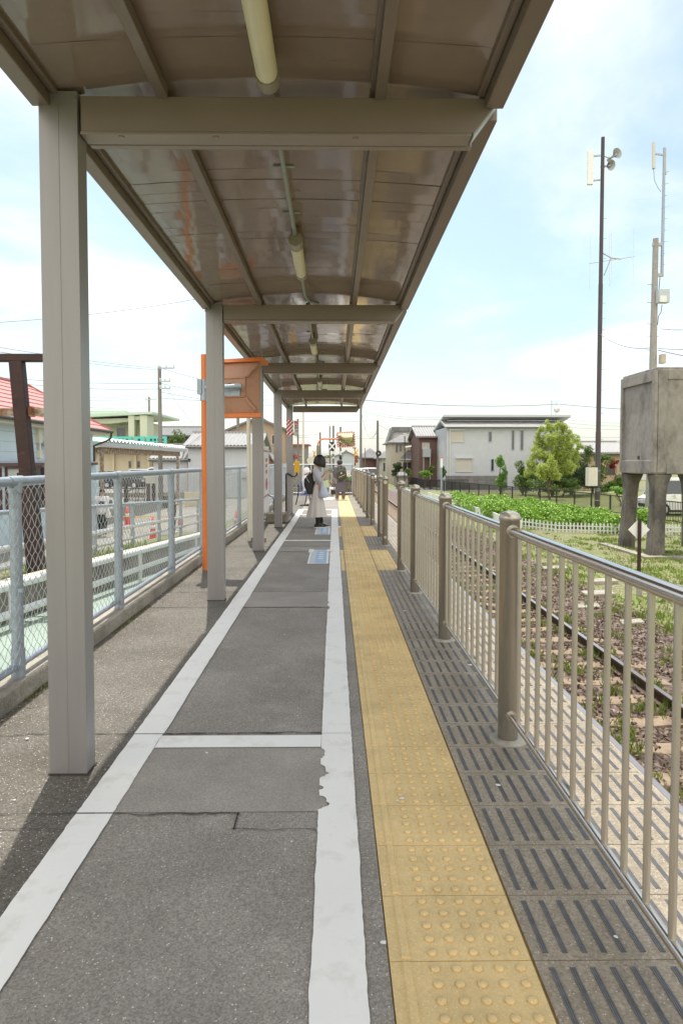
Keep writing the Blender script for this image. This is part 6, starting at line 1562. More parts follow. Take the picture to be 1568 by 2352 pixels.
# concrete water tower base
M_TANK = pm('stained_tank_concrete', (.285,.265,.238), rough=.9, var=.16, scale=4, bump=.5, bscale=28, c2=(.15,.14,.125), c2amt=.42, c2scale=1.1, stretch=(1.6,1.6,1.0))
M_TLEG = pm('dark_stained_concrete', (.175,.158,.135), rough=.9, var=.18, scale=5, bump=.5, bscale=28, c2=(.075,.068,.06), c2amt=.50, c2scale=1.2, stretch=(1.6,1.6,.9))
wt = thing('water_tower', 'old stained concrete water tank on splayed legs', 'water tower', (10.2, 19.8, GZ))
X0, X1, Yn, Yf, Zb, Zt = 9.08, 11.4, 18.75, 21.0, 1.13, 4.12
q = MB(); q.box((X0,Yn,Zb),(X1,Yf,Zt)); q.v = [(x+(.05 if (z>2 and x<10) else 0), y, z) for x,y,z in q.v]; q.build('tank', M_TANK, wt, bevel=.05)
fr_ = MB()       # raised border round each recessed panel
for (y0_, y1_, z0_, z1_) in ((Yn-.02,Yn+.18,Zb+.05,Zt-.03),(Yf-.14,Yf+.0,Zb+.05,Zt-.03),(Yn+.185,Yf-.145,Zt-.33,Zt-.03),(Yn+.185,Yf-.145,Zb+.02,Zb+.40)):
    fr_.box((X0-.035,y0_,z0_),(X0+.06,y1_,z1_))
for (x0_, x1_, z0_, z1_) in ((X0+.065,X0+.32,Zb+.05,Zt-.03),(X0+.325,X1,Zt-.30,Zt-.03),(X0+.325,X1,Zb+.02,Zb+.34)):
    fr_.box((x0_,Yn-.035,z0_),(x1_,Yn+.05,z1_))
fr_.build('panel_border', M_TANK, wt, bevel=.012)
q = MB(); q.box((X0+.02,Yn+.03,Zt-.02),(X1,Yf-.03,Zt+.05)); q.build('tank_rim', M_TANK, wt, bevel=.02)
def leg(xa, xb, ya, yb, sx, sy):
    q = MB(); rings = []
    for t, k in ((0,1.12),(.35,1.04),(.75,1.0),(.88,1.08),(1,1.45)):
        z = GZ-.1+(Zb-GZ+.1)*t; cx_, cy_ = (xa+xb)/2+sx*(1-t)*.11, (ya+yb)/2+sy*(1-t)*.06; hw, hd = (xb-xa)/2*k, (yb-ya)/2*k
        if k > 1.3: cx_ -= sx*.02
        rings.append([(cx_-hw,cy_-hd,z),(cx_+hw,cy_-hd,z),(cx_+hw,cy_+hd,z),(cx_-hw,cy_+hd,z)])
    q.loft(rings, True, True, False); q.build('leg', M_TLEG, wt, bevel=.04)
leg(X0+.07,X0+.43,Yn+.07,Yn+.43,-1,-1); leg(X0+.07,X0+.43,Yf-.43,Yf-.07,-1,1); leg(X1-.43,X1-.07,Yn+.07,Yn+.43,1,-1); leg(X1-.43,X1-.07,Yf-.43,Yf-.07,1,1)
q = MB(); q.tube((X0-.012,19.75,1.62),(X0+.05,19.75,1.62),.055,n=12); q.build('drain_hole', M_BLACK, wt)
m = MB(); m.box((8.6,18.2,GZ-.05),(11.9,18.45,GZ+.06)); m.box((8.6,18.46,GZ-.05),(8.85,21.4,GZ+.06)); m.build('footing_kerb', M_CONC, None, label='broken concrete kerb around the water tower feet', cat='kerb')
for i, (x, y, s_) in enumerate(((10.0,18.3,.16),(4.6,12.0,.16),(5.3,13.2,.2),(6.0,14.6,.18),(5.5,16.4,.2),(6.6,17.6,.22),(4.9,10.8,.13))):
    m = MB(); m.obox((x,y,GZ+.03),(s_*1.6,.05,0),(.03,s_,0),(0,0,.05)); m.build('stone_slab', M_CONC, None, label='flat concrete slab lying in the weeds beyond the track' if i else 'grey concrete lump at the foot of the water tower', cat='slab', group='slabs in the weeds' if i else None, bevel=.02)

# diamond sign
c = G(1465,1368,GZ); S = 1525/c.y
ds = thing('diamond_sign', 'white diamond board on a rusty red post beside the track', 'sign', c)
q = MB(); q.box((c.x-.03,c.y-.02,.0+GZ),(c.x+.03,c.y+.02,1.5+(1060-1192)/S)); q.build('post', M_RUST, ds)
q = MB(); zc = 1.5+(1060-1218)/S; r_ = 25/S; q.prism([(c.x-r_,c.y+.025,zc),(c.x,c.y+.025,zc-r_),(c.x+r_,c.y+.025,zc),(c.x,c.y+.025,zc+r_)], (0,.008,0)); q.build('board', M_WHITE, ds)
q = MB(); q.box((c.x-.055,c.y-.06,GZ),(c.x+.045,c.y-.021,GZ+.30)); q.build('stake', M_GCONC, ds)

# white van beyond the fence
car('white kei van parked beyond the black fence behind the water tower', M_WHITE, (17.4,33.5,GZ+.01), R(180), 3.6, 1.5, 1.85, 'van', name='parked_van', cat='van')

# trees right
def crown(x, y, Y, rx, rz, ry=None):
    c = P(x, y, Y); s = Y/1525.; return ((c.x, Y, c.z), (rx*s, (ry or rx*.8)*s, rz*s))
rt_ = random.Random(101); lb_ = []
for (x, y, rx, rz) in ((1216,1062,13,17),(1224,1040,14,18),(1232,1015,13,19),(1244,992,13,20),(1258,975,11,17),(1270,985,14,20),(1284,975,12,18),(1296,990,14,20),(1308,1003,13,18),(1322,1010,12,15),(1330,1028,12,14),(1250,1022,18,20),(1268,1010,18,22),(1285,1015,18,22),(1300,1030,18,20),(1315,1040,15,17),(1240,1045,17,18),(1258,1048,18,20),(1276,1045,20,22),(1293,1058,20,22),(1228,1075,15,18),(1246,1078,18,18),(1265,1080,20,20),(1284,1085,20,20),(1304,1072,18,22),(1320,1065,14,18),(1210,1085,12,15)):
    lb_.append(crown(x, y, 52+rt_.uniform(-1.2,1.2), rx, rz))
tree('light_green_tree', 'large airy yellow green tree in front of the white house', (P(1268,1110,52).x,52,GZ), 1.3, lb_, 30000, .058, M_LEAFY, seed=11, r0=.10, limbs=27)
tree('light_bush_tree', 'smaller pale yellow green tree standing low in front', (P(1262,1110,47).x,47,GZ), 1.2,
     [crown(1255,1078,47,24,26), crown(1270,1060,47,16,18), crown(1240,1092,47,16,14), crown(1275,1095,47,18,14)], 6500, .052, M_LEAFY, seed=12, r0=.07, limbs=9)
tree('dark_round_tree', 'dense dark green tree right of the light tree', (P(1312,1110,54).x,54,GZ), 1.5,
     [crown(1312,1070,54,34,36), crown(1300,1100,53,30,22), crown(1335,1090,54,22,28)], 9000, .075, M_LEAFD, seed=13, r0=.13, limbs=8)
tree('leafy_tree', 'mid green leafy tree behind the brown pole', (P(1360,1110,56).x,56,GZ), 1.6,
     [crown(1350,1045,56,14,26), crown(1385,1055,56,22,16), crown(1365,1085,56,26,26), crown(1345,1110,55,20,18), crown(1375,1118,55,26,14)], 8000, .066, M_LEAFM, seed=14, r0=.10, limbs=8)
tree('spreading_bush', 'wide dark green bush growing under the large light tree', (P(1290,1118,51).x,51,GZ), .5,
     [crown(1285,1100,51,40,20), crown(1325,1095,51.5,26,26), crown(1255,1105,51,24,16), crown(1345,1105,52,20,22)], 7000, .065, M_LEAFD, seed=23, r0=.06, cat='bush')
tree('red_maple', 'small dark red maple beside the tiled house', (P(1412,1090,57).x,57,GZ), 1.6,
     [crown(1412,1062,57,14,8), crown(1405,1072,57,8,8)], 1500, .06, M_LEAFR, seed=15, r0=.05, limbs=5)
tree('evergreen_bush', 'dark glossy bush left of the water tower', (P(1418,1110,52).x,52,GZ), .8,
     [crown(1418,1110,52,20,18), crown(1400,1118,52,16,14), crown(1435,1105,52,14,20)], 5000, .06, M_LEAFM, seed=16, r0=.06, cat='bush')
tree('vine_covered_trunk', 'narrow vivid green tree against the white house', (P(1150,1118,56).x,56,GZ), 1.6,
     [crown(1148,1062,56,12,18), crown(1152,1085,56,13,20), crown(1148,1104,56,11,14), crown(1152,1120,56,12,12)], 4200, .055, M_LEAFV, seed=17, r0=.08, limbs=6)
tree('mixed_bush', 'mixed green bush left of the light tree', (P(1200,1110,54).x,54,GZ), .9,
     [crown(1195,1075,54,14,20), crown(1210,1095,54,26,18), crown(1188,1102,53,14,14), crown(1204,1118,53,26,14)], 6000, .058, M_LEAFM, seed=18, r0=.07, cat='bush')
tree('olive_bush', 'olive green bush below the light tree', (P(1238,1118,50).x,50,GZ), .6,
     [crown(1232,1112,50,26,18), crown(1265,1122,50,28,14), crown(1300,1116,50,30,18)], 4200, .055, M_LEAFM, seed=19, r0=.05, cat='bush')
tree('clipped_tree', 'clipped dark round tree by the low white house', (P(911,1090,66).x,66,GZ), 1.2,
     [crown(911,1072,66,13,11), crown(905,1087,66,9,8)], 2600, .06, M_LEAFD, seed=20, r0=.08)
for i, (x, y, Y, rx, rz, mt, lab) in enumerate(((938,1083,66,10,9,M_LEAFM,'small garden shrub left of the brown house gate'),(975,1088,64,14,8,M_LEAFV,'bright green shrub with pale blossom below the brown house'),(990,1078,66,8,14,M_LEAFM,'thin garden shrub under the brown balcony'),(1016,1085,63,9,14,M_LEAFM,'shrub growing at the corner of the white house'),(1425,1125,40,22,10,M_LEAFV,'vivid low shrub behind the black fence left of the tower'))):
    tree('garden_shrub', lab, (P(x,y,Y).x,Y,GZ), .5, [crown(x,y,Y,rx,rz)], 700, .08, mt, seed=30+i, r0=.04, cat='shrub', limbs=4)
# far line of trees and roofs so the horizon is closed
q = MB(); rd = random.Random(5); bl = []
for i in range(46):
    x = -260 + i*12 + rd.uniform(-4,4); bl.append(((x, 330+rd.uniform(-20,20), rd.uniform(.2,1.6)), (rd.uniform(7,12), 5, rd.uniform(2.2,3.8))))
leaves(q, bl, 16000, .8, rd); q.build('far_woodland', M_LEAFM, None, label='distant low line of trees along the horizon', cat='woodland', kind='stuff', fix=False)
# fence in front of the brown house
q = MB(); a, b = G(905,1107,GZ), G(1012,1112,GZ)
gf = thing('garden_fence', 'dark low garden fence in front of the brown house', 'fence', a)
q.beam((a.x,63,GZ+.95),(b.x,63,GZ+.95),.05,.06)
for i in range(40): x = a.x+(b.x-a.x)*i/39; q.beam((x,63,GZ),(x,63,GZ+.95),.03,.03,up=(0,1,0))
q.build('bar_panel', M_BLACK, gf)
# ================================================================== people
M_SKIN = pm('skin', (.60,.37,.27), rough=.5, var=.06)
M_HAIRB = pm('black_hair', (.012,.010,.010), rough=.5, var=.2, scale=20, stretch=(6,6,1), bump=.1, bscale=60)
M_HAIRD = pm('dark_brown_hair', (.045,.025,.018), rough=.5, var=.25, scale=20)
M_DRESS = pm('pale_grey_dress', (.58,.545,.53), rough=.85, var=.05, bump=.1, bscale=200)
M_SLEEVE = pm('lavender_grey_knit', (.46,.47,.545), rough=.9, var=.05, bump=.15, bscale=200)
M_TIGHTS = pm('black_tights', (.012,.012,.013), rough=.7)
M_BPACK = pm('black_nylon', (.015,.015,.016), rough=.6, var=.2)
M_BAGP = pm('pale_blue_plastic_bag', (.50,.56,.68), rough=.35, var=.12, scale=14, bump=.4, bscale=40)
M_COAT = pm('grey_purple_coat', (.155,.135,.155), rough=.9, var=.08, bump=.1, bscale=150)
M_TROUS = pm('brown_grey_trousers', (.235,.18,.145), rough=.9, var=.08)
M_OLIVE = pm('olive_backpack', (.065,.062,.03), rough=.75, var=.15)
M_JEAN = pm('blue_jeans', (.10,.14,.27), rough=.9, var=.1)
M_TEE = pm('white_cotton', (.74,.73,.76), rough=.9, var=.04)
M_DKCL = pm('black_clothing', (.025,.025,.024), rough=.9, var=.2)
M_EYE = pm('eye_dark', (.02,.015,.012), rough=.2)
M_LIP = pm('lip', (.42,.18,.15), rough=.5)

def skin_body(name, J, E_, mat, parent):
    """one continuous surface grown over a skeleton: J name -> (x,y,z,r)"""
    names = list(J); me = bpy.data.meshes.new(name); me.from_pydata([J[k][:3] for k in names], [(names.index(a), names.index(b)) for a, b in E_], [])
    o = bpy.data.objects.new(name + '_raw', me); COL.objects.link(o)
    sk = o.modifiers.new('skin', 'SKIN'); sk.use_smooth_shade = True
    for i, k in enumerate(names):
        v = me.skin_vertices[0].data[i]; r = J[k][3]; v.radius = (r, r) if not isinstance(r, tuple) else r; v.use_root = (i == 0)
    s = o.modifiers.new('sub', 'SUBSURF'); s.levels = 2; s.render_levels = 2
    bpy.context.view_layer.update()
    m2 = bpy.data.meshes.new_from_object(o.evaluated_get(bpy.context.evaluated_depsgraph_get()))
    bpy.data.objects.remove(o); m2.name = name; m2.materials.clear(); m2.materials.append(mat)
    for p in m2.polygons: p.use_smooth = True
    q = bpy.data.objects.new(name, m2); COL.objects.link(q); q.parent = parent; ORG[q.name] = V((0,0,0)); return q
def hand(J, E_, wrist, root, d, up, side, s=1.0, curl=.5, tag_='r'):
    """five unequal fingers on short chains; d = pointing direction, up = back of the hand, side = towards the thumb"""
    root = V(root); d = V(d).normalized(); side = V(side).normalized(); up = V(up).normalized()
    pn = 'palm'+tag_; J[pn] = (*root, .026*s); E_.append((wrist, pn))
    kn = root + d*.045*s; J['kn'+tag_] = (*kn, .022*s); E_.append((pn, 'kn'+tag_))
    for i, (off, ln) in enumerate(((.026,.070),(.009,.080),(-.009,.075),(-.026,.058))):
        a = kn + side*off*s + d*.014*s; b = a + d*ln*.5*s - up*curl*.014*s; c = b + d*ln*.42*s*(1-curl*.5) - up*curl*.034*s
        for nm, p, r in (('a',a,.0095),('b',b,.0088),('c',c,.0075)): J['f%d%s%s' % (i, nm, tag_)] = (*p, r*s)
        E_ += [('kn'+tag_, 'f%da%s' % (i, tag_)), ('f%da%s' % (i, tag_), 'f%db%s' % (i, tag_)), ('f%db%s' % (i, tag_), 'f%dc%s' % (i, tag_))]
    a = root + side*.030*s + d*.012*s; b = a + side*.016*s + d*.034*s - up*.008*s
    J['ta'+tag_] = (*a, .011*s); J['tb'+tag_] = (*b, .009*s); E_ += [(pn, 'ta'+tag_), ('ta'+tag_, 'tb'+tag_)]
def sring(xl, zl, xr, zr, hy, n=24, yc=0, fold=0, nf=7, ph=0):
    r = []
    for i in range(n):
        t = 2*math.pi*i/n; k = 1 + fold*math.cos(nf*t+ph); u = .5+.5*math.cos(t)*k
        r.append(V((xl+(xr-xl)*u, yc+hy*math.sin(t)*k, zl+(zr-zl)*min(1,max(0,u)))))
    return r
def face(t, c, fwd, side, up, s=1.0):
    c = V(c); fwd = V(fwd).normalized(); side = V(side).normalized(); up = V(up).normalized()
    for sg in (-1,1):
        q = MB(); q.ball(c+fwd*.096*s+side*sg*.032*s+up*.004*s, .011*s, 8, 6); q.build('eye', M_EYE, t)
        q = MB(); q.ball(c+side*sg*.083*s-up*.01*s, (.018*s,.018*s,.03*s), 8, 6); q.build('ear', M_SKIN, t)
    q = MB(); q.path([c+fwd*.094*s+up*.01*s, c+fwd*.108*s-up*.022*s, c+fwd*.112*s-up*.032*s, c+fwd*.096*s-up*.04*s], [.008*s,.011*s,.014*s,.008*s], n=8); q.build('nose', M_SKIN, t)
    q = MB(); q.path([c+fwd*.094*s-up*.062*s-side*.022*s, c+fwd*.1*s-up*.06*s, c+fwd*.094*s-up*.062*s+side*.022*s], .006*s, n=6); q.build('mouth', M_LIP, t)

# ---- woman looking at her phone (faces +x)
wo = thing('person', 'woman in a long pale grey dress looking at her phone, black backpack and bob', 'person', (0,0,0))
k = .000862
def E(cx, cy): return ((cx-640)*k, (2052-cy)*k)
def e3(cx, cy, y): a = E(cx, cy); return (a[0], y, a[1])
J = {'pelvis':(*e3(572,1000,0),.125),'waist':(*e3(562,880,0),.10),'chest':(*e3(572,700,0),.12),'uchest':(*e3(560,570,0),.10),'neck':(*e3(556,495,0),.055),'neckt':(*e3(588,425,0),.052),'skull':(*e3(628,350,0),.095),'crown':(*e3(640,255,0),.085),'jaw':(*e3(668,445,0),.042)}
E_ = [('pelvis','waist'),('waist','chest'),('chest','uchest'),('uchest','neck'),('neck','neckt'),('neckt','skull'),('skull','crown'),('skull','jaw')]
for sg, nm, el, wr, an in ((-1,'r',(645,860),(800,655),(600,1930)),(1,'l',(650,850),(790,640),(690,1890))):
    J['sh'+nm] = (*e3(548,545,sg*.155),.058); J['el'+nm] = (*e3(*el,sg*.19),.043); J['wr'+nm] = (*e3(*wr,sg*.055),.026)
    J['hip'+nm] = (*e3(575,1060,sg*.085),.095); J['kn_'+nm] = (*e3(585,1500,sg*.085),.058); J['an'+nm] = (*e3(*an,sg*.085),.042)
    E_ += [('uchest','sh'+nm),('sh'+nm,'el'+nm),('el'+nm,'wr'+nm),('pelvis','hip'+nm),('hip'+nm,'kn_'+nm),('kn_'+nm,'an'+nm)]
    w_ = V(J['wr'+nm][:3]); hand(J, E_, 'wr'+nm, w_+V((.03,-sg*.004,.022)), (.85,-sg*.25,.35), (.2,sg*.9,.3), (-.2,-sg*.1,.9), .95, .7, nm)
skin_body('body', J, E_, M_SKIN, wo)
hd_f = V((.80,0,-.60)); face(wo, e3(645,352,0), hd_f, (0,1,0), (.60,0,.80), .98)
for sg, nm in ((-1,'r'),(1,'l')):
    q = MB(); q.path([V(J['sh'+nm][:3])+V((-.01,-sg*.03,.025)), V(J['sh'+nm][:3]), V(J['sh'+nm][:3]).lerp(V(J['el'+nm][:3]),.5), V(J['el'+nm][:3])+V((.0,0,-.005)), V(J['el'+nm][:3]).lerp(V(J['wr'+nm][:3]),.28)], [.062,.075,.068,.062,.046], n=16); q.build('sleeve', M_SLEEVE, wo)
    q = MB(); kn, an = V(J['kn_'+nm][:3]), V(J['an'+nm][:3]); q.path([V(J['hip'+nm][:3]).lerp(kn,.55), kn, kn.lerp(an,.35), kn.lerp(an,.8), an-V((0,0,.03))], [.072,.064,.066,.050,.048], n=14); q.build('tights', M_TIGHTS, wo)
    ax_, az_ = an.x, an.z; y_ = an.y; dz = 0 if sg < 0 else .045
    zf = an.z-.105
    q = MB(); rg = []
    for xo_, hz_, hw_ in ((-.085,.072,.030),(-.06,.105,.038),(.0,.112,.040),(.06,.085,.045),(.12,.058,.046),(.165,.045,.036),(.185,.036,.016)):
        rg.append([V((ax_+xo_, y_+hw_*math.cos(t), max(.018,.018) + (hz_-.018)*max(0,math.sin(t)))) for t in [2*math.pi*i/14 for i in range(14)]])
    q.loft(rg); so = q.build('shoe', M_BPACK, wo)
    q = MB(); so_ = [(-.092,0),(-.08,.034),(0,.044),(.09,.050),(.16,.042),(.193,.012),(.193,-.012),(.16,-.042),(.09,-.050),(0,-.044),(-.08,-.034)]
    q.prism([(ax_+a, y_+b, .0) for a, b in so_], (0,0,.030)); q.build('sole', M_OFFW, so)
    q = MB()
    for i in range(4): q.beam((ax_+.045+.022*i, y_-.028, .108-.014*i),(ax_+.045+.022*i, y_+.028, .108-.014*i),.007,.006)
    q.build('laces', M_WHITE, so)
q = MB(); rows = []
for cy, l_, r__, hy, fo in ((492,505,585,.085,0),(530,452,620,.125,0),(580,428,665,.145,0),(650,424,728,.15,0),(760,442,705,.145,0),(870,472,664,.125,0),(920,466,660,.13,.01),(1010,452,680,.155,.02),(1130,432,705,.175,.025),(1280,402,735,.195,.035),(1450,366,770,.215,.05),(1620,330,802,.235,.065),(1752,304,830,.25,.075)):
    xl, zl = E(l_, cy); xr, zr = E(r__, cy + (0 if cy > 800 else -8)); rows.append(sring(xl, zl, xr, zr, hy, 48, 0, fo, 9, 1.3))
q.loft(rows, True, False); dr = q.build('dress', M_DRESS, wo)
q = MB(); rows = []
for l_, cl_, r__, crr, hy in ((590,140,700,138,.045),(535,178,765,200,.085),(492,250,800,280,.104),(476,330,804,372,.108),(482,368,794,440,.108),(505,392,768,488,.100)):
    xl, zl = E(l_, cl_); xr, zr = E(r__, crr); rows.append(sring(xl, zl, xr, zr, hy, 28, 0, .012, 9))
q.loft(rows); q.build('hair', M_HAIRB, wo)
q = MB(); q.prism([e3(*p,-.15) for p in ((310,690),(400,600),(436,640),(462,800),(478,930),(448,1130),(425,1185),(330,1140),(262,1010),(236,900),(250,770))], (0,.30,0)); bp2 = q.build('backpack', M_BPACK, wo, bevel=.045)
q = MB(); q.path([e3(300,720,-.157), e3(340,800,-.162), e3(378,860,-.157)], .006, n=5); q.build('zip', M_CHROME, bp2)
for sg in (-1,1):
    q = MB(); q.path([e3(440,650,sg*.11), e3(470,500,sg*.13), e3(545,478,sg*.12), e3(610,560,sg*.14), e3(640,680,sg*.15)], .016, n=6); q.build('strap', M_BPACK, bp2)
    q = MB(); q.path([e3(470,930,sg*.12), e3(520,835,sg*.135)], .016, n=6); q.build('strap', M_BPACK, bp2)
wo.location = (-.326, 14.95, .004)
ph = thing('mobile_phone', 'dark mobile phone held by the woman in the grey dress', 'phone', (0,0,0)); 
p = V(e3(905,588,0)) + V((-.326,14.95,.0)); q = MB(); u = V((.5,0,.87)); q.obox((0,0,0), V((.055,0,.045)), (0,.035,0), V((-.003,0,.004))); q.build('case', M_BLACK, ph, bevel=.003); ph.location = p
bagt = thing('plastic_bag', 'pale blue plastic carrier bag hanging from the woman\'s forearm', 'bag', (0,0,0))
q = MB(); rows = []; yb_ = -.17
for cy, l_, r__, hy, fo in ((800,690,712,.012,0),(860,682,735,.02,.1),(930,672,780,.04,.1),(1010,662,832,.065,.08),(1100,650,868,.085,.06),(1180,640,892,.095,.05),(1235,655,850,.085,.05),(1258,690,790,.05,.03)):
    xl, zl = E(l_, cy); xr, zr = E(r__, cy+ (0 if cy < 1000 else 8)); rows.append(sring(xl, zl, xr, zr, hy, 32, yb_, fo, 8, cy*.01))
q.loft(rows); q.build('sack', M_BAGP, bagt)
q = MB(); q.path([e3(700,800,yb_), e3(690,750,yb_-.01), e3(705,735,yb_+.02), e3(725,775,yb_+.03), e3(745,850,yb_)], .011, n=6); q.build('handle', M_BAGP, bagt); bagt.location = wo.location

# ---- person in a long grey purple coat seen from behind
co = thing('person', 'person in a long grey purple coat seen from behind with olive backpack', 'person', (0,0,0))
k2 = .0014984
def F(cx, cy, y=0.0): return ((cx-1180)*k2, y, (1300-cy)*k2)
J = {'pelvis':(*F(1185,850),.125),'waist':(*F(1180,720),.115),'chest':(*F(1172,560),.125),'uchest':(*F(1168,470,.0),.10),'neck':(*F(1168,405,.02),.055),'skull':(*F(1168,345,.05),.088),'crown':(*F(1168,300,.05),.08)}
E_ = [('pelvis','waist'),('waist','chest'),('chest','uchest'),('uchest','neck'),('neck','skull'),('skull','crown')]
for sg, nm, shx, elx, lx in ((-1,'l',1062,1050,1102),(1,'r',1278,1312,1262)):
    J['sh'+nm] = (*F(shx,480),.058); J['el'+nm] = (*F(elx,700,.03),.045); J['wr'+nm] = (*F(elx-sg*55,690,.26),.028)
    J['hip'+nm] = (*F(1180+sg*55,890),.09); J['kn_'+nm] = (*F(lx,1100),.06); J['an'+nm] = (*F(lx,1270),.045); J['toe'+nm] = (*F(lx,1288,.14),.03)
    E_ += [('uchest','sh'+nm),('sh'+nm,'el'+nm),('el'+nm,'wr'+nm),('pelvis','hip'+nm),('hip'+nm,'kn_'+nm),('kn_'+nm,'an'+nm),('an'+nm,'toe'+nm)]
    w_ = V(J['wr'+nm][:3]); hand(J, E_, 'wr'+nm, w_+V((-sg*.01,.035,.01)), (-sg*.4,.9,.1), (0,-.2,1), (-sg,0,.2), .95, .6, nm)
skin_body('body', J, E_, M_SKIN, co)
face(co, F(1168,335,.05), (0,.95,-.3), (1,0,0), (0,.3,.95), .95)
q = MB(); rows = []
for cy, l_, r__, hy in ((400,1125,1215,.07),(425,1092,1252,.10),(465,1050,1292,.125),(540,1022,1318,.14),(640,1030,1318,.135),(740,1040,1318,.13),(860,1042,1322,.15),(1000,1043,1345,.17),(1100,1045,1366,.18)):
    a, b = F(l_, cy), F(r__, cy-2); rows.append(sring(a[0],a[2],b[0],b[2],hy,36,.02,.012 if cy>800 else 0,8))
q.loft(rows, True, False); q.build('coat', M_COAT, co)
for sg, nm in ((-1,'l'),(1,'r')):
    s_, e_, w_ = V(J['sh'+nm][:3]), V(J['el'+nm][:3]), V(J['wr'+nm][:3])
    q = MB(); q.path([s_+V((-sg*.03,0,.03)), s_, s_.lerp(e_,.5), e_, e_.lerp(w_,.5), e_.lerp(w_,.9)], [.06,.078,.074,.07,.06,.05], n=14); q.build('sleeve', M_COAT, co)
    lx = J['an'+nm][0]; q = MB(); q.path([V(J['hip'+nm][:3]), V(J['kn_'+nm][:3]), V((lx,0,.12)), V((lx,.0,.028))], [.10,.078,.068,.066], n=14); q.build('trouser_leg', M_TROUS, co)
    q = MB(); q.prism([(lx+a, b, 0) for a, b in ((-.05,-.07),(.05,-.07),(.052,.1),(.035,.19),(-.035,.19),(-.052,.1))], (0,0,.03)); so = q.build('shoe', M_OFFW, co)
    q = MB(); q.ball((lx,.05,.045),(.045,.11,.045)); q.build('upper', M_BPACK, so)
q = MB(); rows = []; rd = random.Random(2)
for cy, l_, r__, hy in ((258,1135,1195,.05),(272,1108,1222,.085),(300,1096,1236,.10),(335,1092,1238,.105),(365,1098,1228,.098),(385,1112,1205,.085)):
    a, b = F(l_, cy), F(r__, cy+rd.uniform(-6,6)); rows.append(sring(a[0],a[2],b[0],b[2],hy,26,.045,.03,8,cy))
q.loft(rows); q.build('hair', M_HAIRD, co)
q = MB(); q.prism([F(cx,cy,-.30) for cx, cy in ((1088,600),(1110,560),(1165,525),(1235,510),(1285,525),(1310,570),(1325,650),(1318,720),(1280,770),(1210,797),(1140,790),(1100,745),(1085,680))], (0,.17,0)); bp3 = q.build('backpack', M_OLIVE, co, bevel=.05)
q = MB(); q.path([F(1140,715,-.305), F(1200,690,-.31), F(1305,640,-.305)], .010, n=5); q.build('zip', M_CREAMP, bp3)
q = MB(); q.prism([F(1190,590,-.312), F(1222,585,-.312), F(1224,618,-.312), F(1192,622,-.312)], (0,.012,0)); q.build('white_patch', M_WHITE, bp3)
q = MB(); q.path([F(1205,510,-.14), F(1200,450,-.12), F(1210,415,-.08)], .022, n=6); q.build('strap', M_OLIVE, bp3)
for cx, cx2 in ((1130,1115),(1280,1285)):
    q = MB(); q.path([F(cx,560,-.14), F(cx2,470,-.13), F(cx2,425,-.02), F(cx2,460,.12)], .018, n=6); q.build('strap', M_OLIVE, bp3)
q = MB(); q.path([F(1078,760,-.2), F(1070,820,-.2), F(1072,880,-.2)], .010, n=5); q.build('strap_end', M_CREAMP, bp3)
co.location = ((1180*0+ (1180+1180*.15306)/1.7417-767)*26/1525., 26.0, .006)

# ---- seated person in a white hat (faces right, away)
se = thing('person', 'seated person in a white bucket hat and white top on the blue chair', 'person', (0,0,0))
k3 = .00132
def H3(cx, cy, y=0.0): return ((cx-270)*k3, y, max(.0,(1440-cy)*k3))
zst = (1150-1150)
J = {'pelvis':(*H3(235,1080),.115),'waist':(*H3(235,960),.105),'chest':(*H3(260,790),.12),'uchest':(*H3(290,700),.10),'neck':(*H3(315,650),.05),'skull':(*H3(320,575),.09),'crown':(*H3(310,510),.08)}
E_ = [('pelvis','waist'),('waist','chest'),('chest','uchest'),('uchest','neck'),('neck','skull'),('skull','crown')]
for sg, nm in ((-1,'r'),(1,'l')):
    J['sh'+nm] = (*H3(290,715,sg*.15),.055); J['el'+nm] = (*H3(310,930,sg*.19),.042); J['wr'+nm] = (*H3(430,1010,sg*.10),.027)
    J['hip'+nm] = (*H3(255,1095,sg*.085),.085); J['kn_'+nm] = (*H3(520,1090,sg*.10),.06); J['an'+nm] = (*H3(520,1390,sg*.10),.042); J['toe'+nm] = (*H3(610,1422,sg*.10),.03)
    E_ += [('uchest','sh'+nm),('sh'+nm,'el'+nm),('el'+nm,'wr'+nm),('pelvis','hip'+nm),('hip'+nm,'kn_'+nm),('kn_'+nm,'an'+nm),('an'+nm,'toe'+nm)]
    w_ = V(J['wr'+nm][:3]); hand(J, E_, 'wr'+nm, w_+V((.04,-sg*.005,.0)), (.9,-sg*.3,-.1), (0,0,1), (0,-sg,.1), .95, .6, nm)
skin_body('body', J, E_, M_SKIN, se); face(se, H3(325,575), (.93,0,-.35), (0,1,0), (.35,0,.93), .95)
q = MB(); rows = []
for cy, l_, r__, hy in ((645,270,350,.06),(670,225,375,.12),(740,188,392,.16),(860,172,385,.165),(1000,170,370,.165),(1110,178,360,.17),(1135,182,365,.17)):
    a, b = H3(l_,cy), H3(r__,cy); rows.append(sring(a[0],a[2],b[0],b[2],hy,30))
q.loft(rows, True, True); q.build('shirt', M_TEE, se)
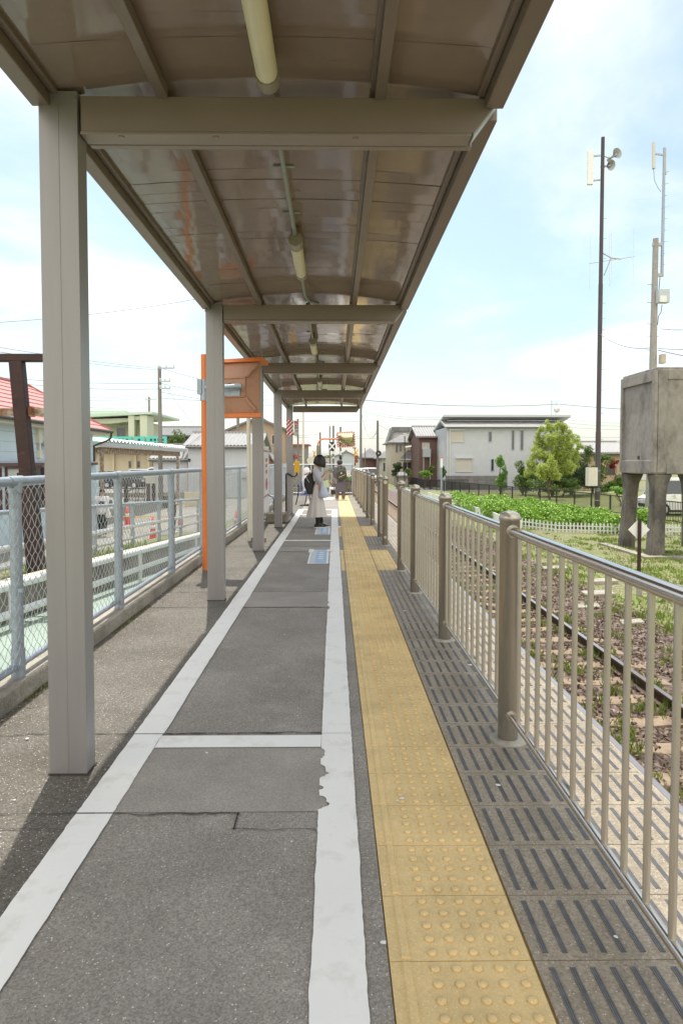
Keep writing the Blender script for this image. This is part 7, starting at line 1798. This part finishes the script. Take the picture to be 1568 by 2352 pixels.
for sg, nm in ((-1,'r'),(1,'l')):
    s_, e_, w_ = V(J['sh'+nm][:3]), V(J['el'+nm][:3]), V(J['wr'+nm][:3]); q = MB(); q.path([s_+V((0,-sg*.03,.03)), s_, s_.lerp(e_,.5), e_, e_.lerp(w_,.5)], [.055,.072,.066,.062,.052], n=12); q.build('sleeve', M_TEE, se)
    q = MB(); q.path([V(J['hip'+nm][:3]), V(J['hip'+nm][:3]).lerp(V(J['kn_'+nm][:3]),.5), V(J['kn_'+nm][:3]), V(J['kn_'+nm][:3])+V((.01,0,-.08)), V(J['an'+nm][:3])], [.098,.088,.074,.07,.058], n=14); q.build('trouser_leg', M_JEAN, se)
    a = J['an'+nm]; q = MB(); q.ball((a[0]+.06,a[1],.045),(.13,.045,.045)); q.build('shoe', M_WHITE, se)
q = MB(); rows = []
for l_, cl_, r__, crr, hy in ((262,466,335,462,.05),(235,490,362,480,.10),(225,540,380,520,.115),(222,585,385,545,.12),(210,645,410,555,.165),(212,650,408,560,.16)):
    a, b = H3(l_,cl_), H3(r__,crr); rows.append(sring(a[0],a[2],b[0],b[2],hy,26))
q.loft(rows, True, True); q.build('bucket_hat', M_TEE, se)
q = MB(); q.prism([H3(cx,cy,-.12) for cx, cy in ((140,860),(165,800),(178,880),(178,1000),(150,1000))], (0,.24,0)); q.build('blue_bag', M_JEAN, se, bevel=.02)
se.location = (((1180+270*.15306)/1.7417-767)*22.9/1525., 22.9, 0.0)

# ---- people in the car park (generic upright figure facing -y, then turned)
def walker(label, base, rz, h, top, bottom, hairm, step=.22, long_hair=True, arm=.12, extras=()):
    t = thing('person', label, 'person', (0,0,0)); s = h/1.68
    def L(x, y, z): return (x*s, y*s, z*s)
    J = {'pelvis':(*L(0,0,.90),.12*s),'waist':(*L(0,0,1.05),.105*s),'chest':(*L(0,0,1.23),.12*s),'uchest':(*L(0,0,1.35),.10*s),'neck':(*L(0,0,1.43),.05*s),'skull':(*L(0,-.015,1.54),.09*s),'crown':(*L(0,-.005,1.60),.075*s)}
    E_ = [('pelvis','waist'),('waist','chest'),('chest','uchest'),('uchest','neck'),('neck','skull'),('skull','crown')]
    for sg, nm in ((-1,'r'),(1,'l')):
        st_ = step*sg
        J['sh'+nm] = (*L(sg*.17,0,1.36),.055*s); J['el'+nm] = (*L(sg*.23,.04,1.10),.042*s); J['wr'+nm] = (*L(sg*(.20-arm*.5),-.16-arm*.5,1.02+arm*.5),.027*s)
        J['hip'+nm] = (*L(sg*.085,0,.86),.088*s); J['kn_'+nm] = (*L(sg*.09,-.05-st_*.5,.48),.06*s); J['an'+nm] = (*L(sg*.09,.0-st_,.09),.042*s); J['toe'+nm] = (*L(sg*.10,-.13-st_,.035),.032*s)
        E_ += [('uchest','sh'+nm),('sh'+nm,'el'+nm),('el'+nm,'wr'+nm),('pelvis','hip'+nm),('hip'+nm,'kn_'+nm),('kn_'+nm,'an'+nm),('an'+nm,'toe'+nm)]
        w_ = V(J['wr'+nm][:3]); hand(J, E_, 'wr'+nm, w_+V((-sg*.01,-.035,-.01)), (-sg*.2,-.9,-.15), (0,-.1,1), (-sg,0,.1), .95*s, .6, nm)
    skin_body('body', J, E_, M_SKIN, t); face(t, L(0,-.02,1.54), (0,-1,-.1), (1,0,0), (0,-.1,1), s)
    q = MB(); rows = []
    for z, hx, hy in ((1.44,.07,.06),(1.41,.13,.09),(1.36,.19,.115),(1.25,.205,.13),(1.08,.20,.13),(.92,.215,.14),(.78,.225,.15)): rows.append(sring(-hx*s, z*s, hx*s, z*s, hy*s, 30, 0, .012 if z < 1.1 else 0, 7))
    q.loft(rows, True, True); tp3 = q.build('top', top, t)
    for sg, nm in ((-1,'r'),(1,'l')):
        s_, e_ = V(J['sh'+nm][:3]), V(J['el'+nm][:3]); q = MB(); q.path([s_+V((-sg*.04,0,.03))*s, s_, s_.lerp(e_,.5), e_.lerp(s_,.08)], [.06*s,.085*s,.088*s,.085*s], n=14); q.build('sleeve', top, t)
        q = MB(); q.path([V(J['hip'+nm][:3])+V((0,0,.03)), V(J['kn_'+nm][:3]), V(J['an'+nm][:3])+V((0,0,-.02))], [.105*s,.082*s,.068*s], n=14); q.build('trouser_leg', bottom, t)
        a = J['an'+nm]; q = MB(); q.ball((a[0],a[1]-.06*s,.045*s),(.045*s,.13*s,.045*s)); q.build('shoe', M_WHITE, t)
    q = MB(); rows = []
    zz_ = ((1.665,.03,.03,.01),(1.645,.07,.075,.01),(1.60,.094,.098,.012),(1.55,.10,.085,.03),(1.49,.10,.065,.055),(1.42 if long_hair else 1.47,.105 if long_hair else .08,.05,.07),(1.33 if long_hair else 1.45,.09 if long_hair else .06,.04,.085))
    for z, hx, hy, yc in zz_: rows.append(sring(-hx*s, z*s, hx*s, z*s, hy*s, 22, yc*s, .02, 7))
    q.loft(rows); q.build('hair', hairm, t)
    for fn in extras: fn(t, s, tp3)
    t.location = base; t.rotation_euler = (0,0,rz); ORG[t.name] = V(base); return t
def ex_white(t, s, tp3):
    q = MB(); q.prism([(-.09*s,-.137*s,1.12*s),(.09*s,-.137*s,1.12*s),(.10*s,-.137*s,1.25*s),(-.10*s,-.137*s,1.25*s)], (0,-.006,0)); q.build('shirt_print', M_DKCL, tp3)
    q = MB(); rows = []
    for z, hx, hy in ((1.675,.04,.04),(1.655,.085,.085),(1.615,.10,.103),(1.60,.102,.105)): rows.append(sring(-hx*s, z*s, hx*s, z*s, hy*s, 20))
    q.loft(rows); q.prism([(-.07*s,-.09*s,1.60*s),(.07*s,-.09*s,1.60*s),(.05*s,-.18*s,1.59*s),(-.05*s,-.18*s,1.59*s)], (0,0,.01)); q.build('black_cap', M_DKCL, t)
    q = MB(); q.ball((.27*s,.02,1.17*s),(.09,.08,.14)); q.build('shoulder_bag', M_DKCL, t)
    q = MB(); rows = []
    for z, hx in ((.98,.01),(.9,.05),(.8,.09),(.70,.11),(.66,.07)): rows.append(sring((.22-hx)*s, z*s, (.22+hx)*s, z*s, .04*s, 18, -.14*s, .06, 6))
    q.loft(rows); q.build('carrier_bag', M_WHITE, t)
def ex_black(t, s, tp3):
    q = MB(); q.prism([(-.16*s,.12*s,.95*s),(.16*s,.12*s,.95*s),(.17*s,.12*s,1.2*s),(.13*s,.12*s,1.40*s),(-.13*s,.12*s,1.40*s),(-.17*s,.12*s,1.2*s)], (0,.2*s,0)); q.build('backpack', M_OLIVE, t, bevel=.04)
b_ = G(236,1231,GZ+.006); walker('walker in a white printed T shirt and black cap carrying a white bag', b_, R(14), 1.70, M_TEE, M_DKCL, M_HAIRD, extras=(ex_white,))
b_ = G(396,1226,GZ+.006); walker('standing person in black clothes with a dark pack behind the chain link fence', b_, R(120), 1.74, M_DKCL, M_DKCL, pm('reddish_hair', (.16,.05,.03), rough=.5, var=.2), step=.06, long_hair=False, extras=(ex_black,))
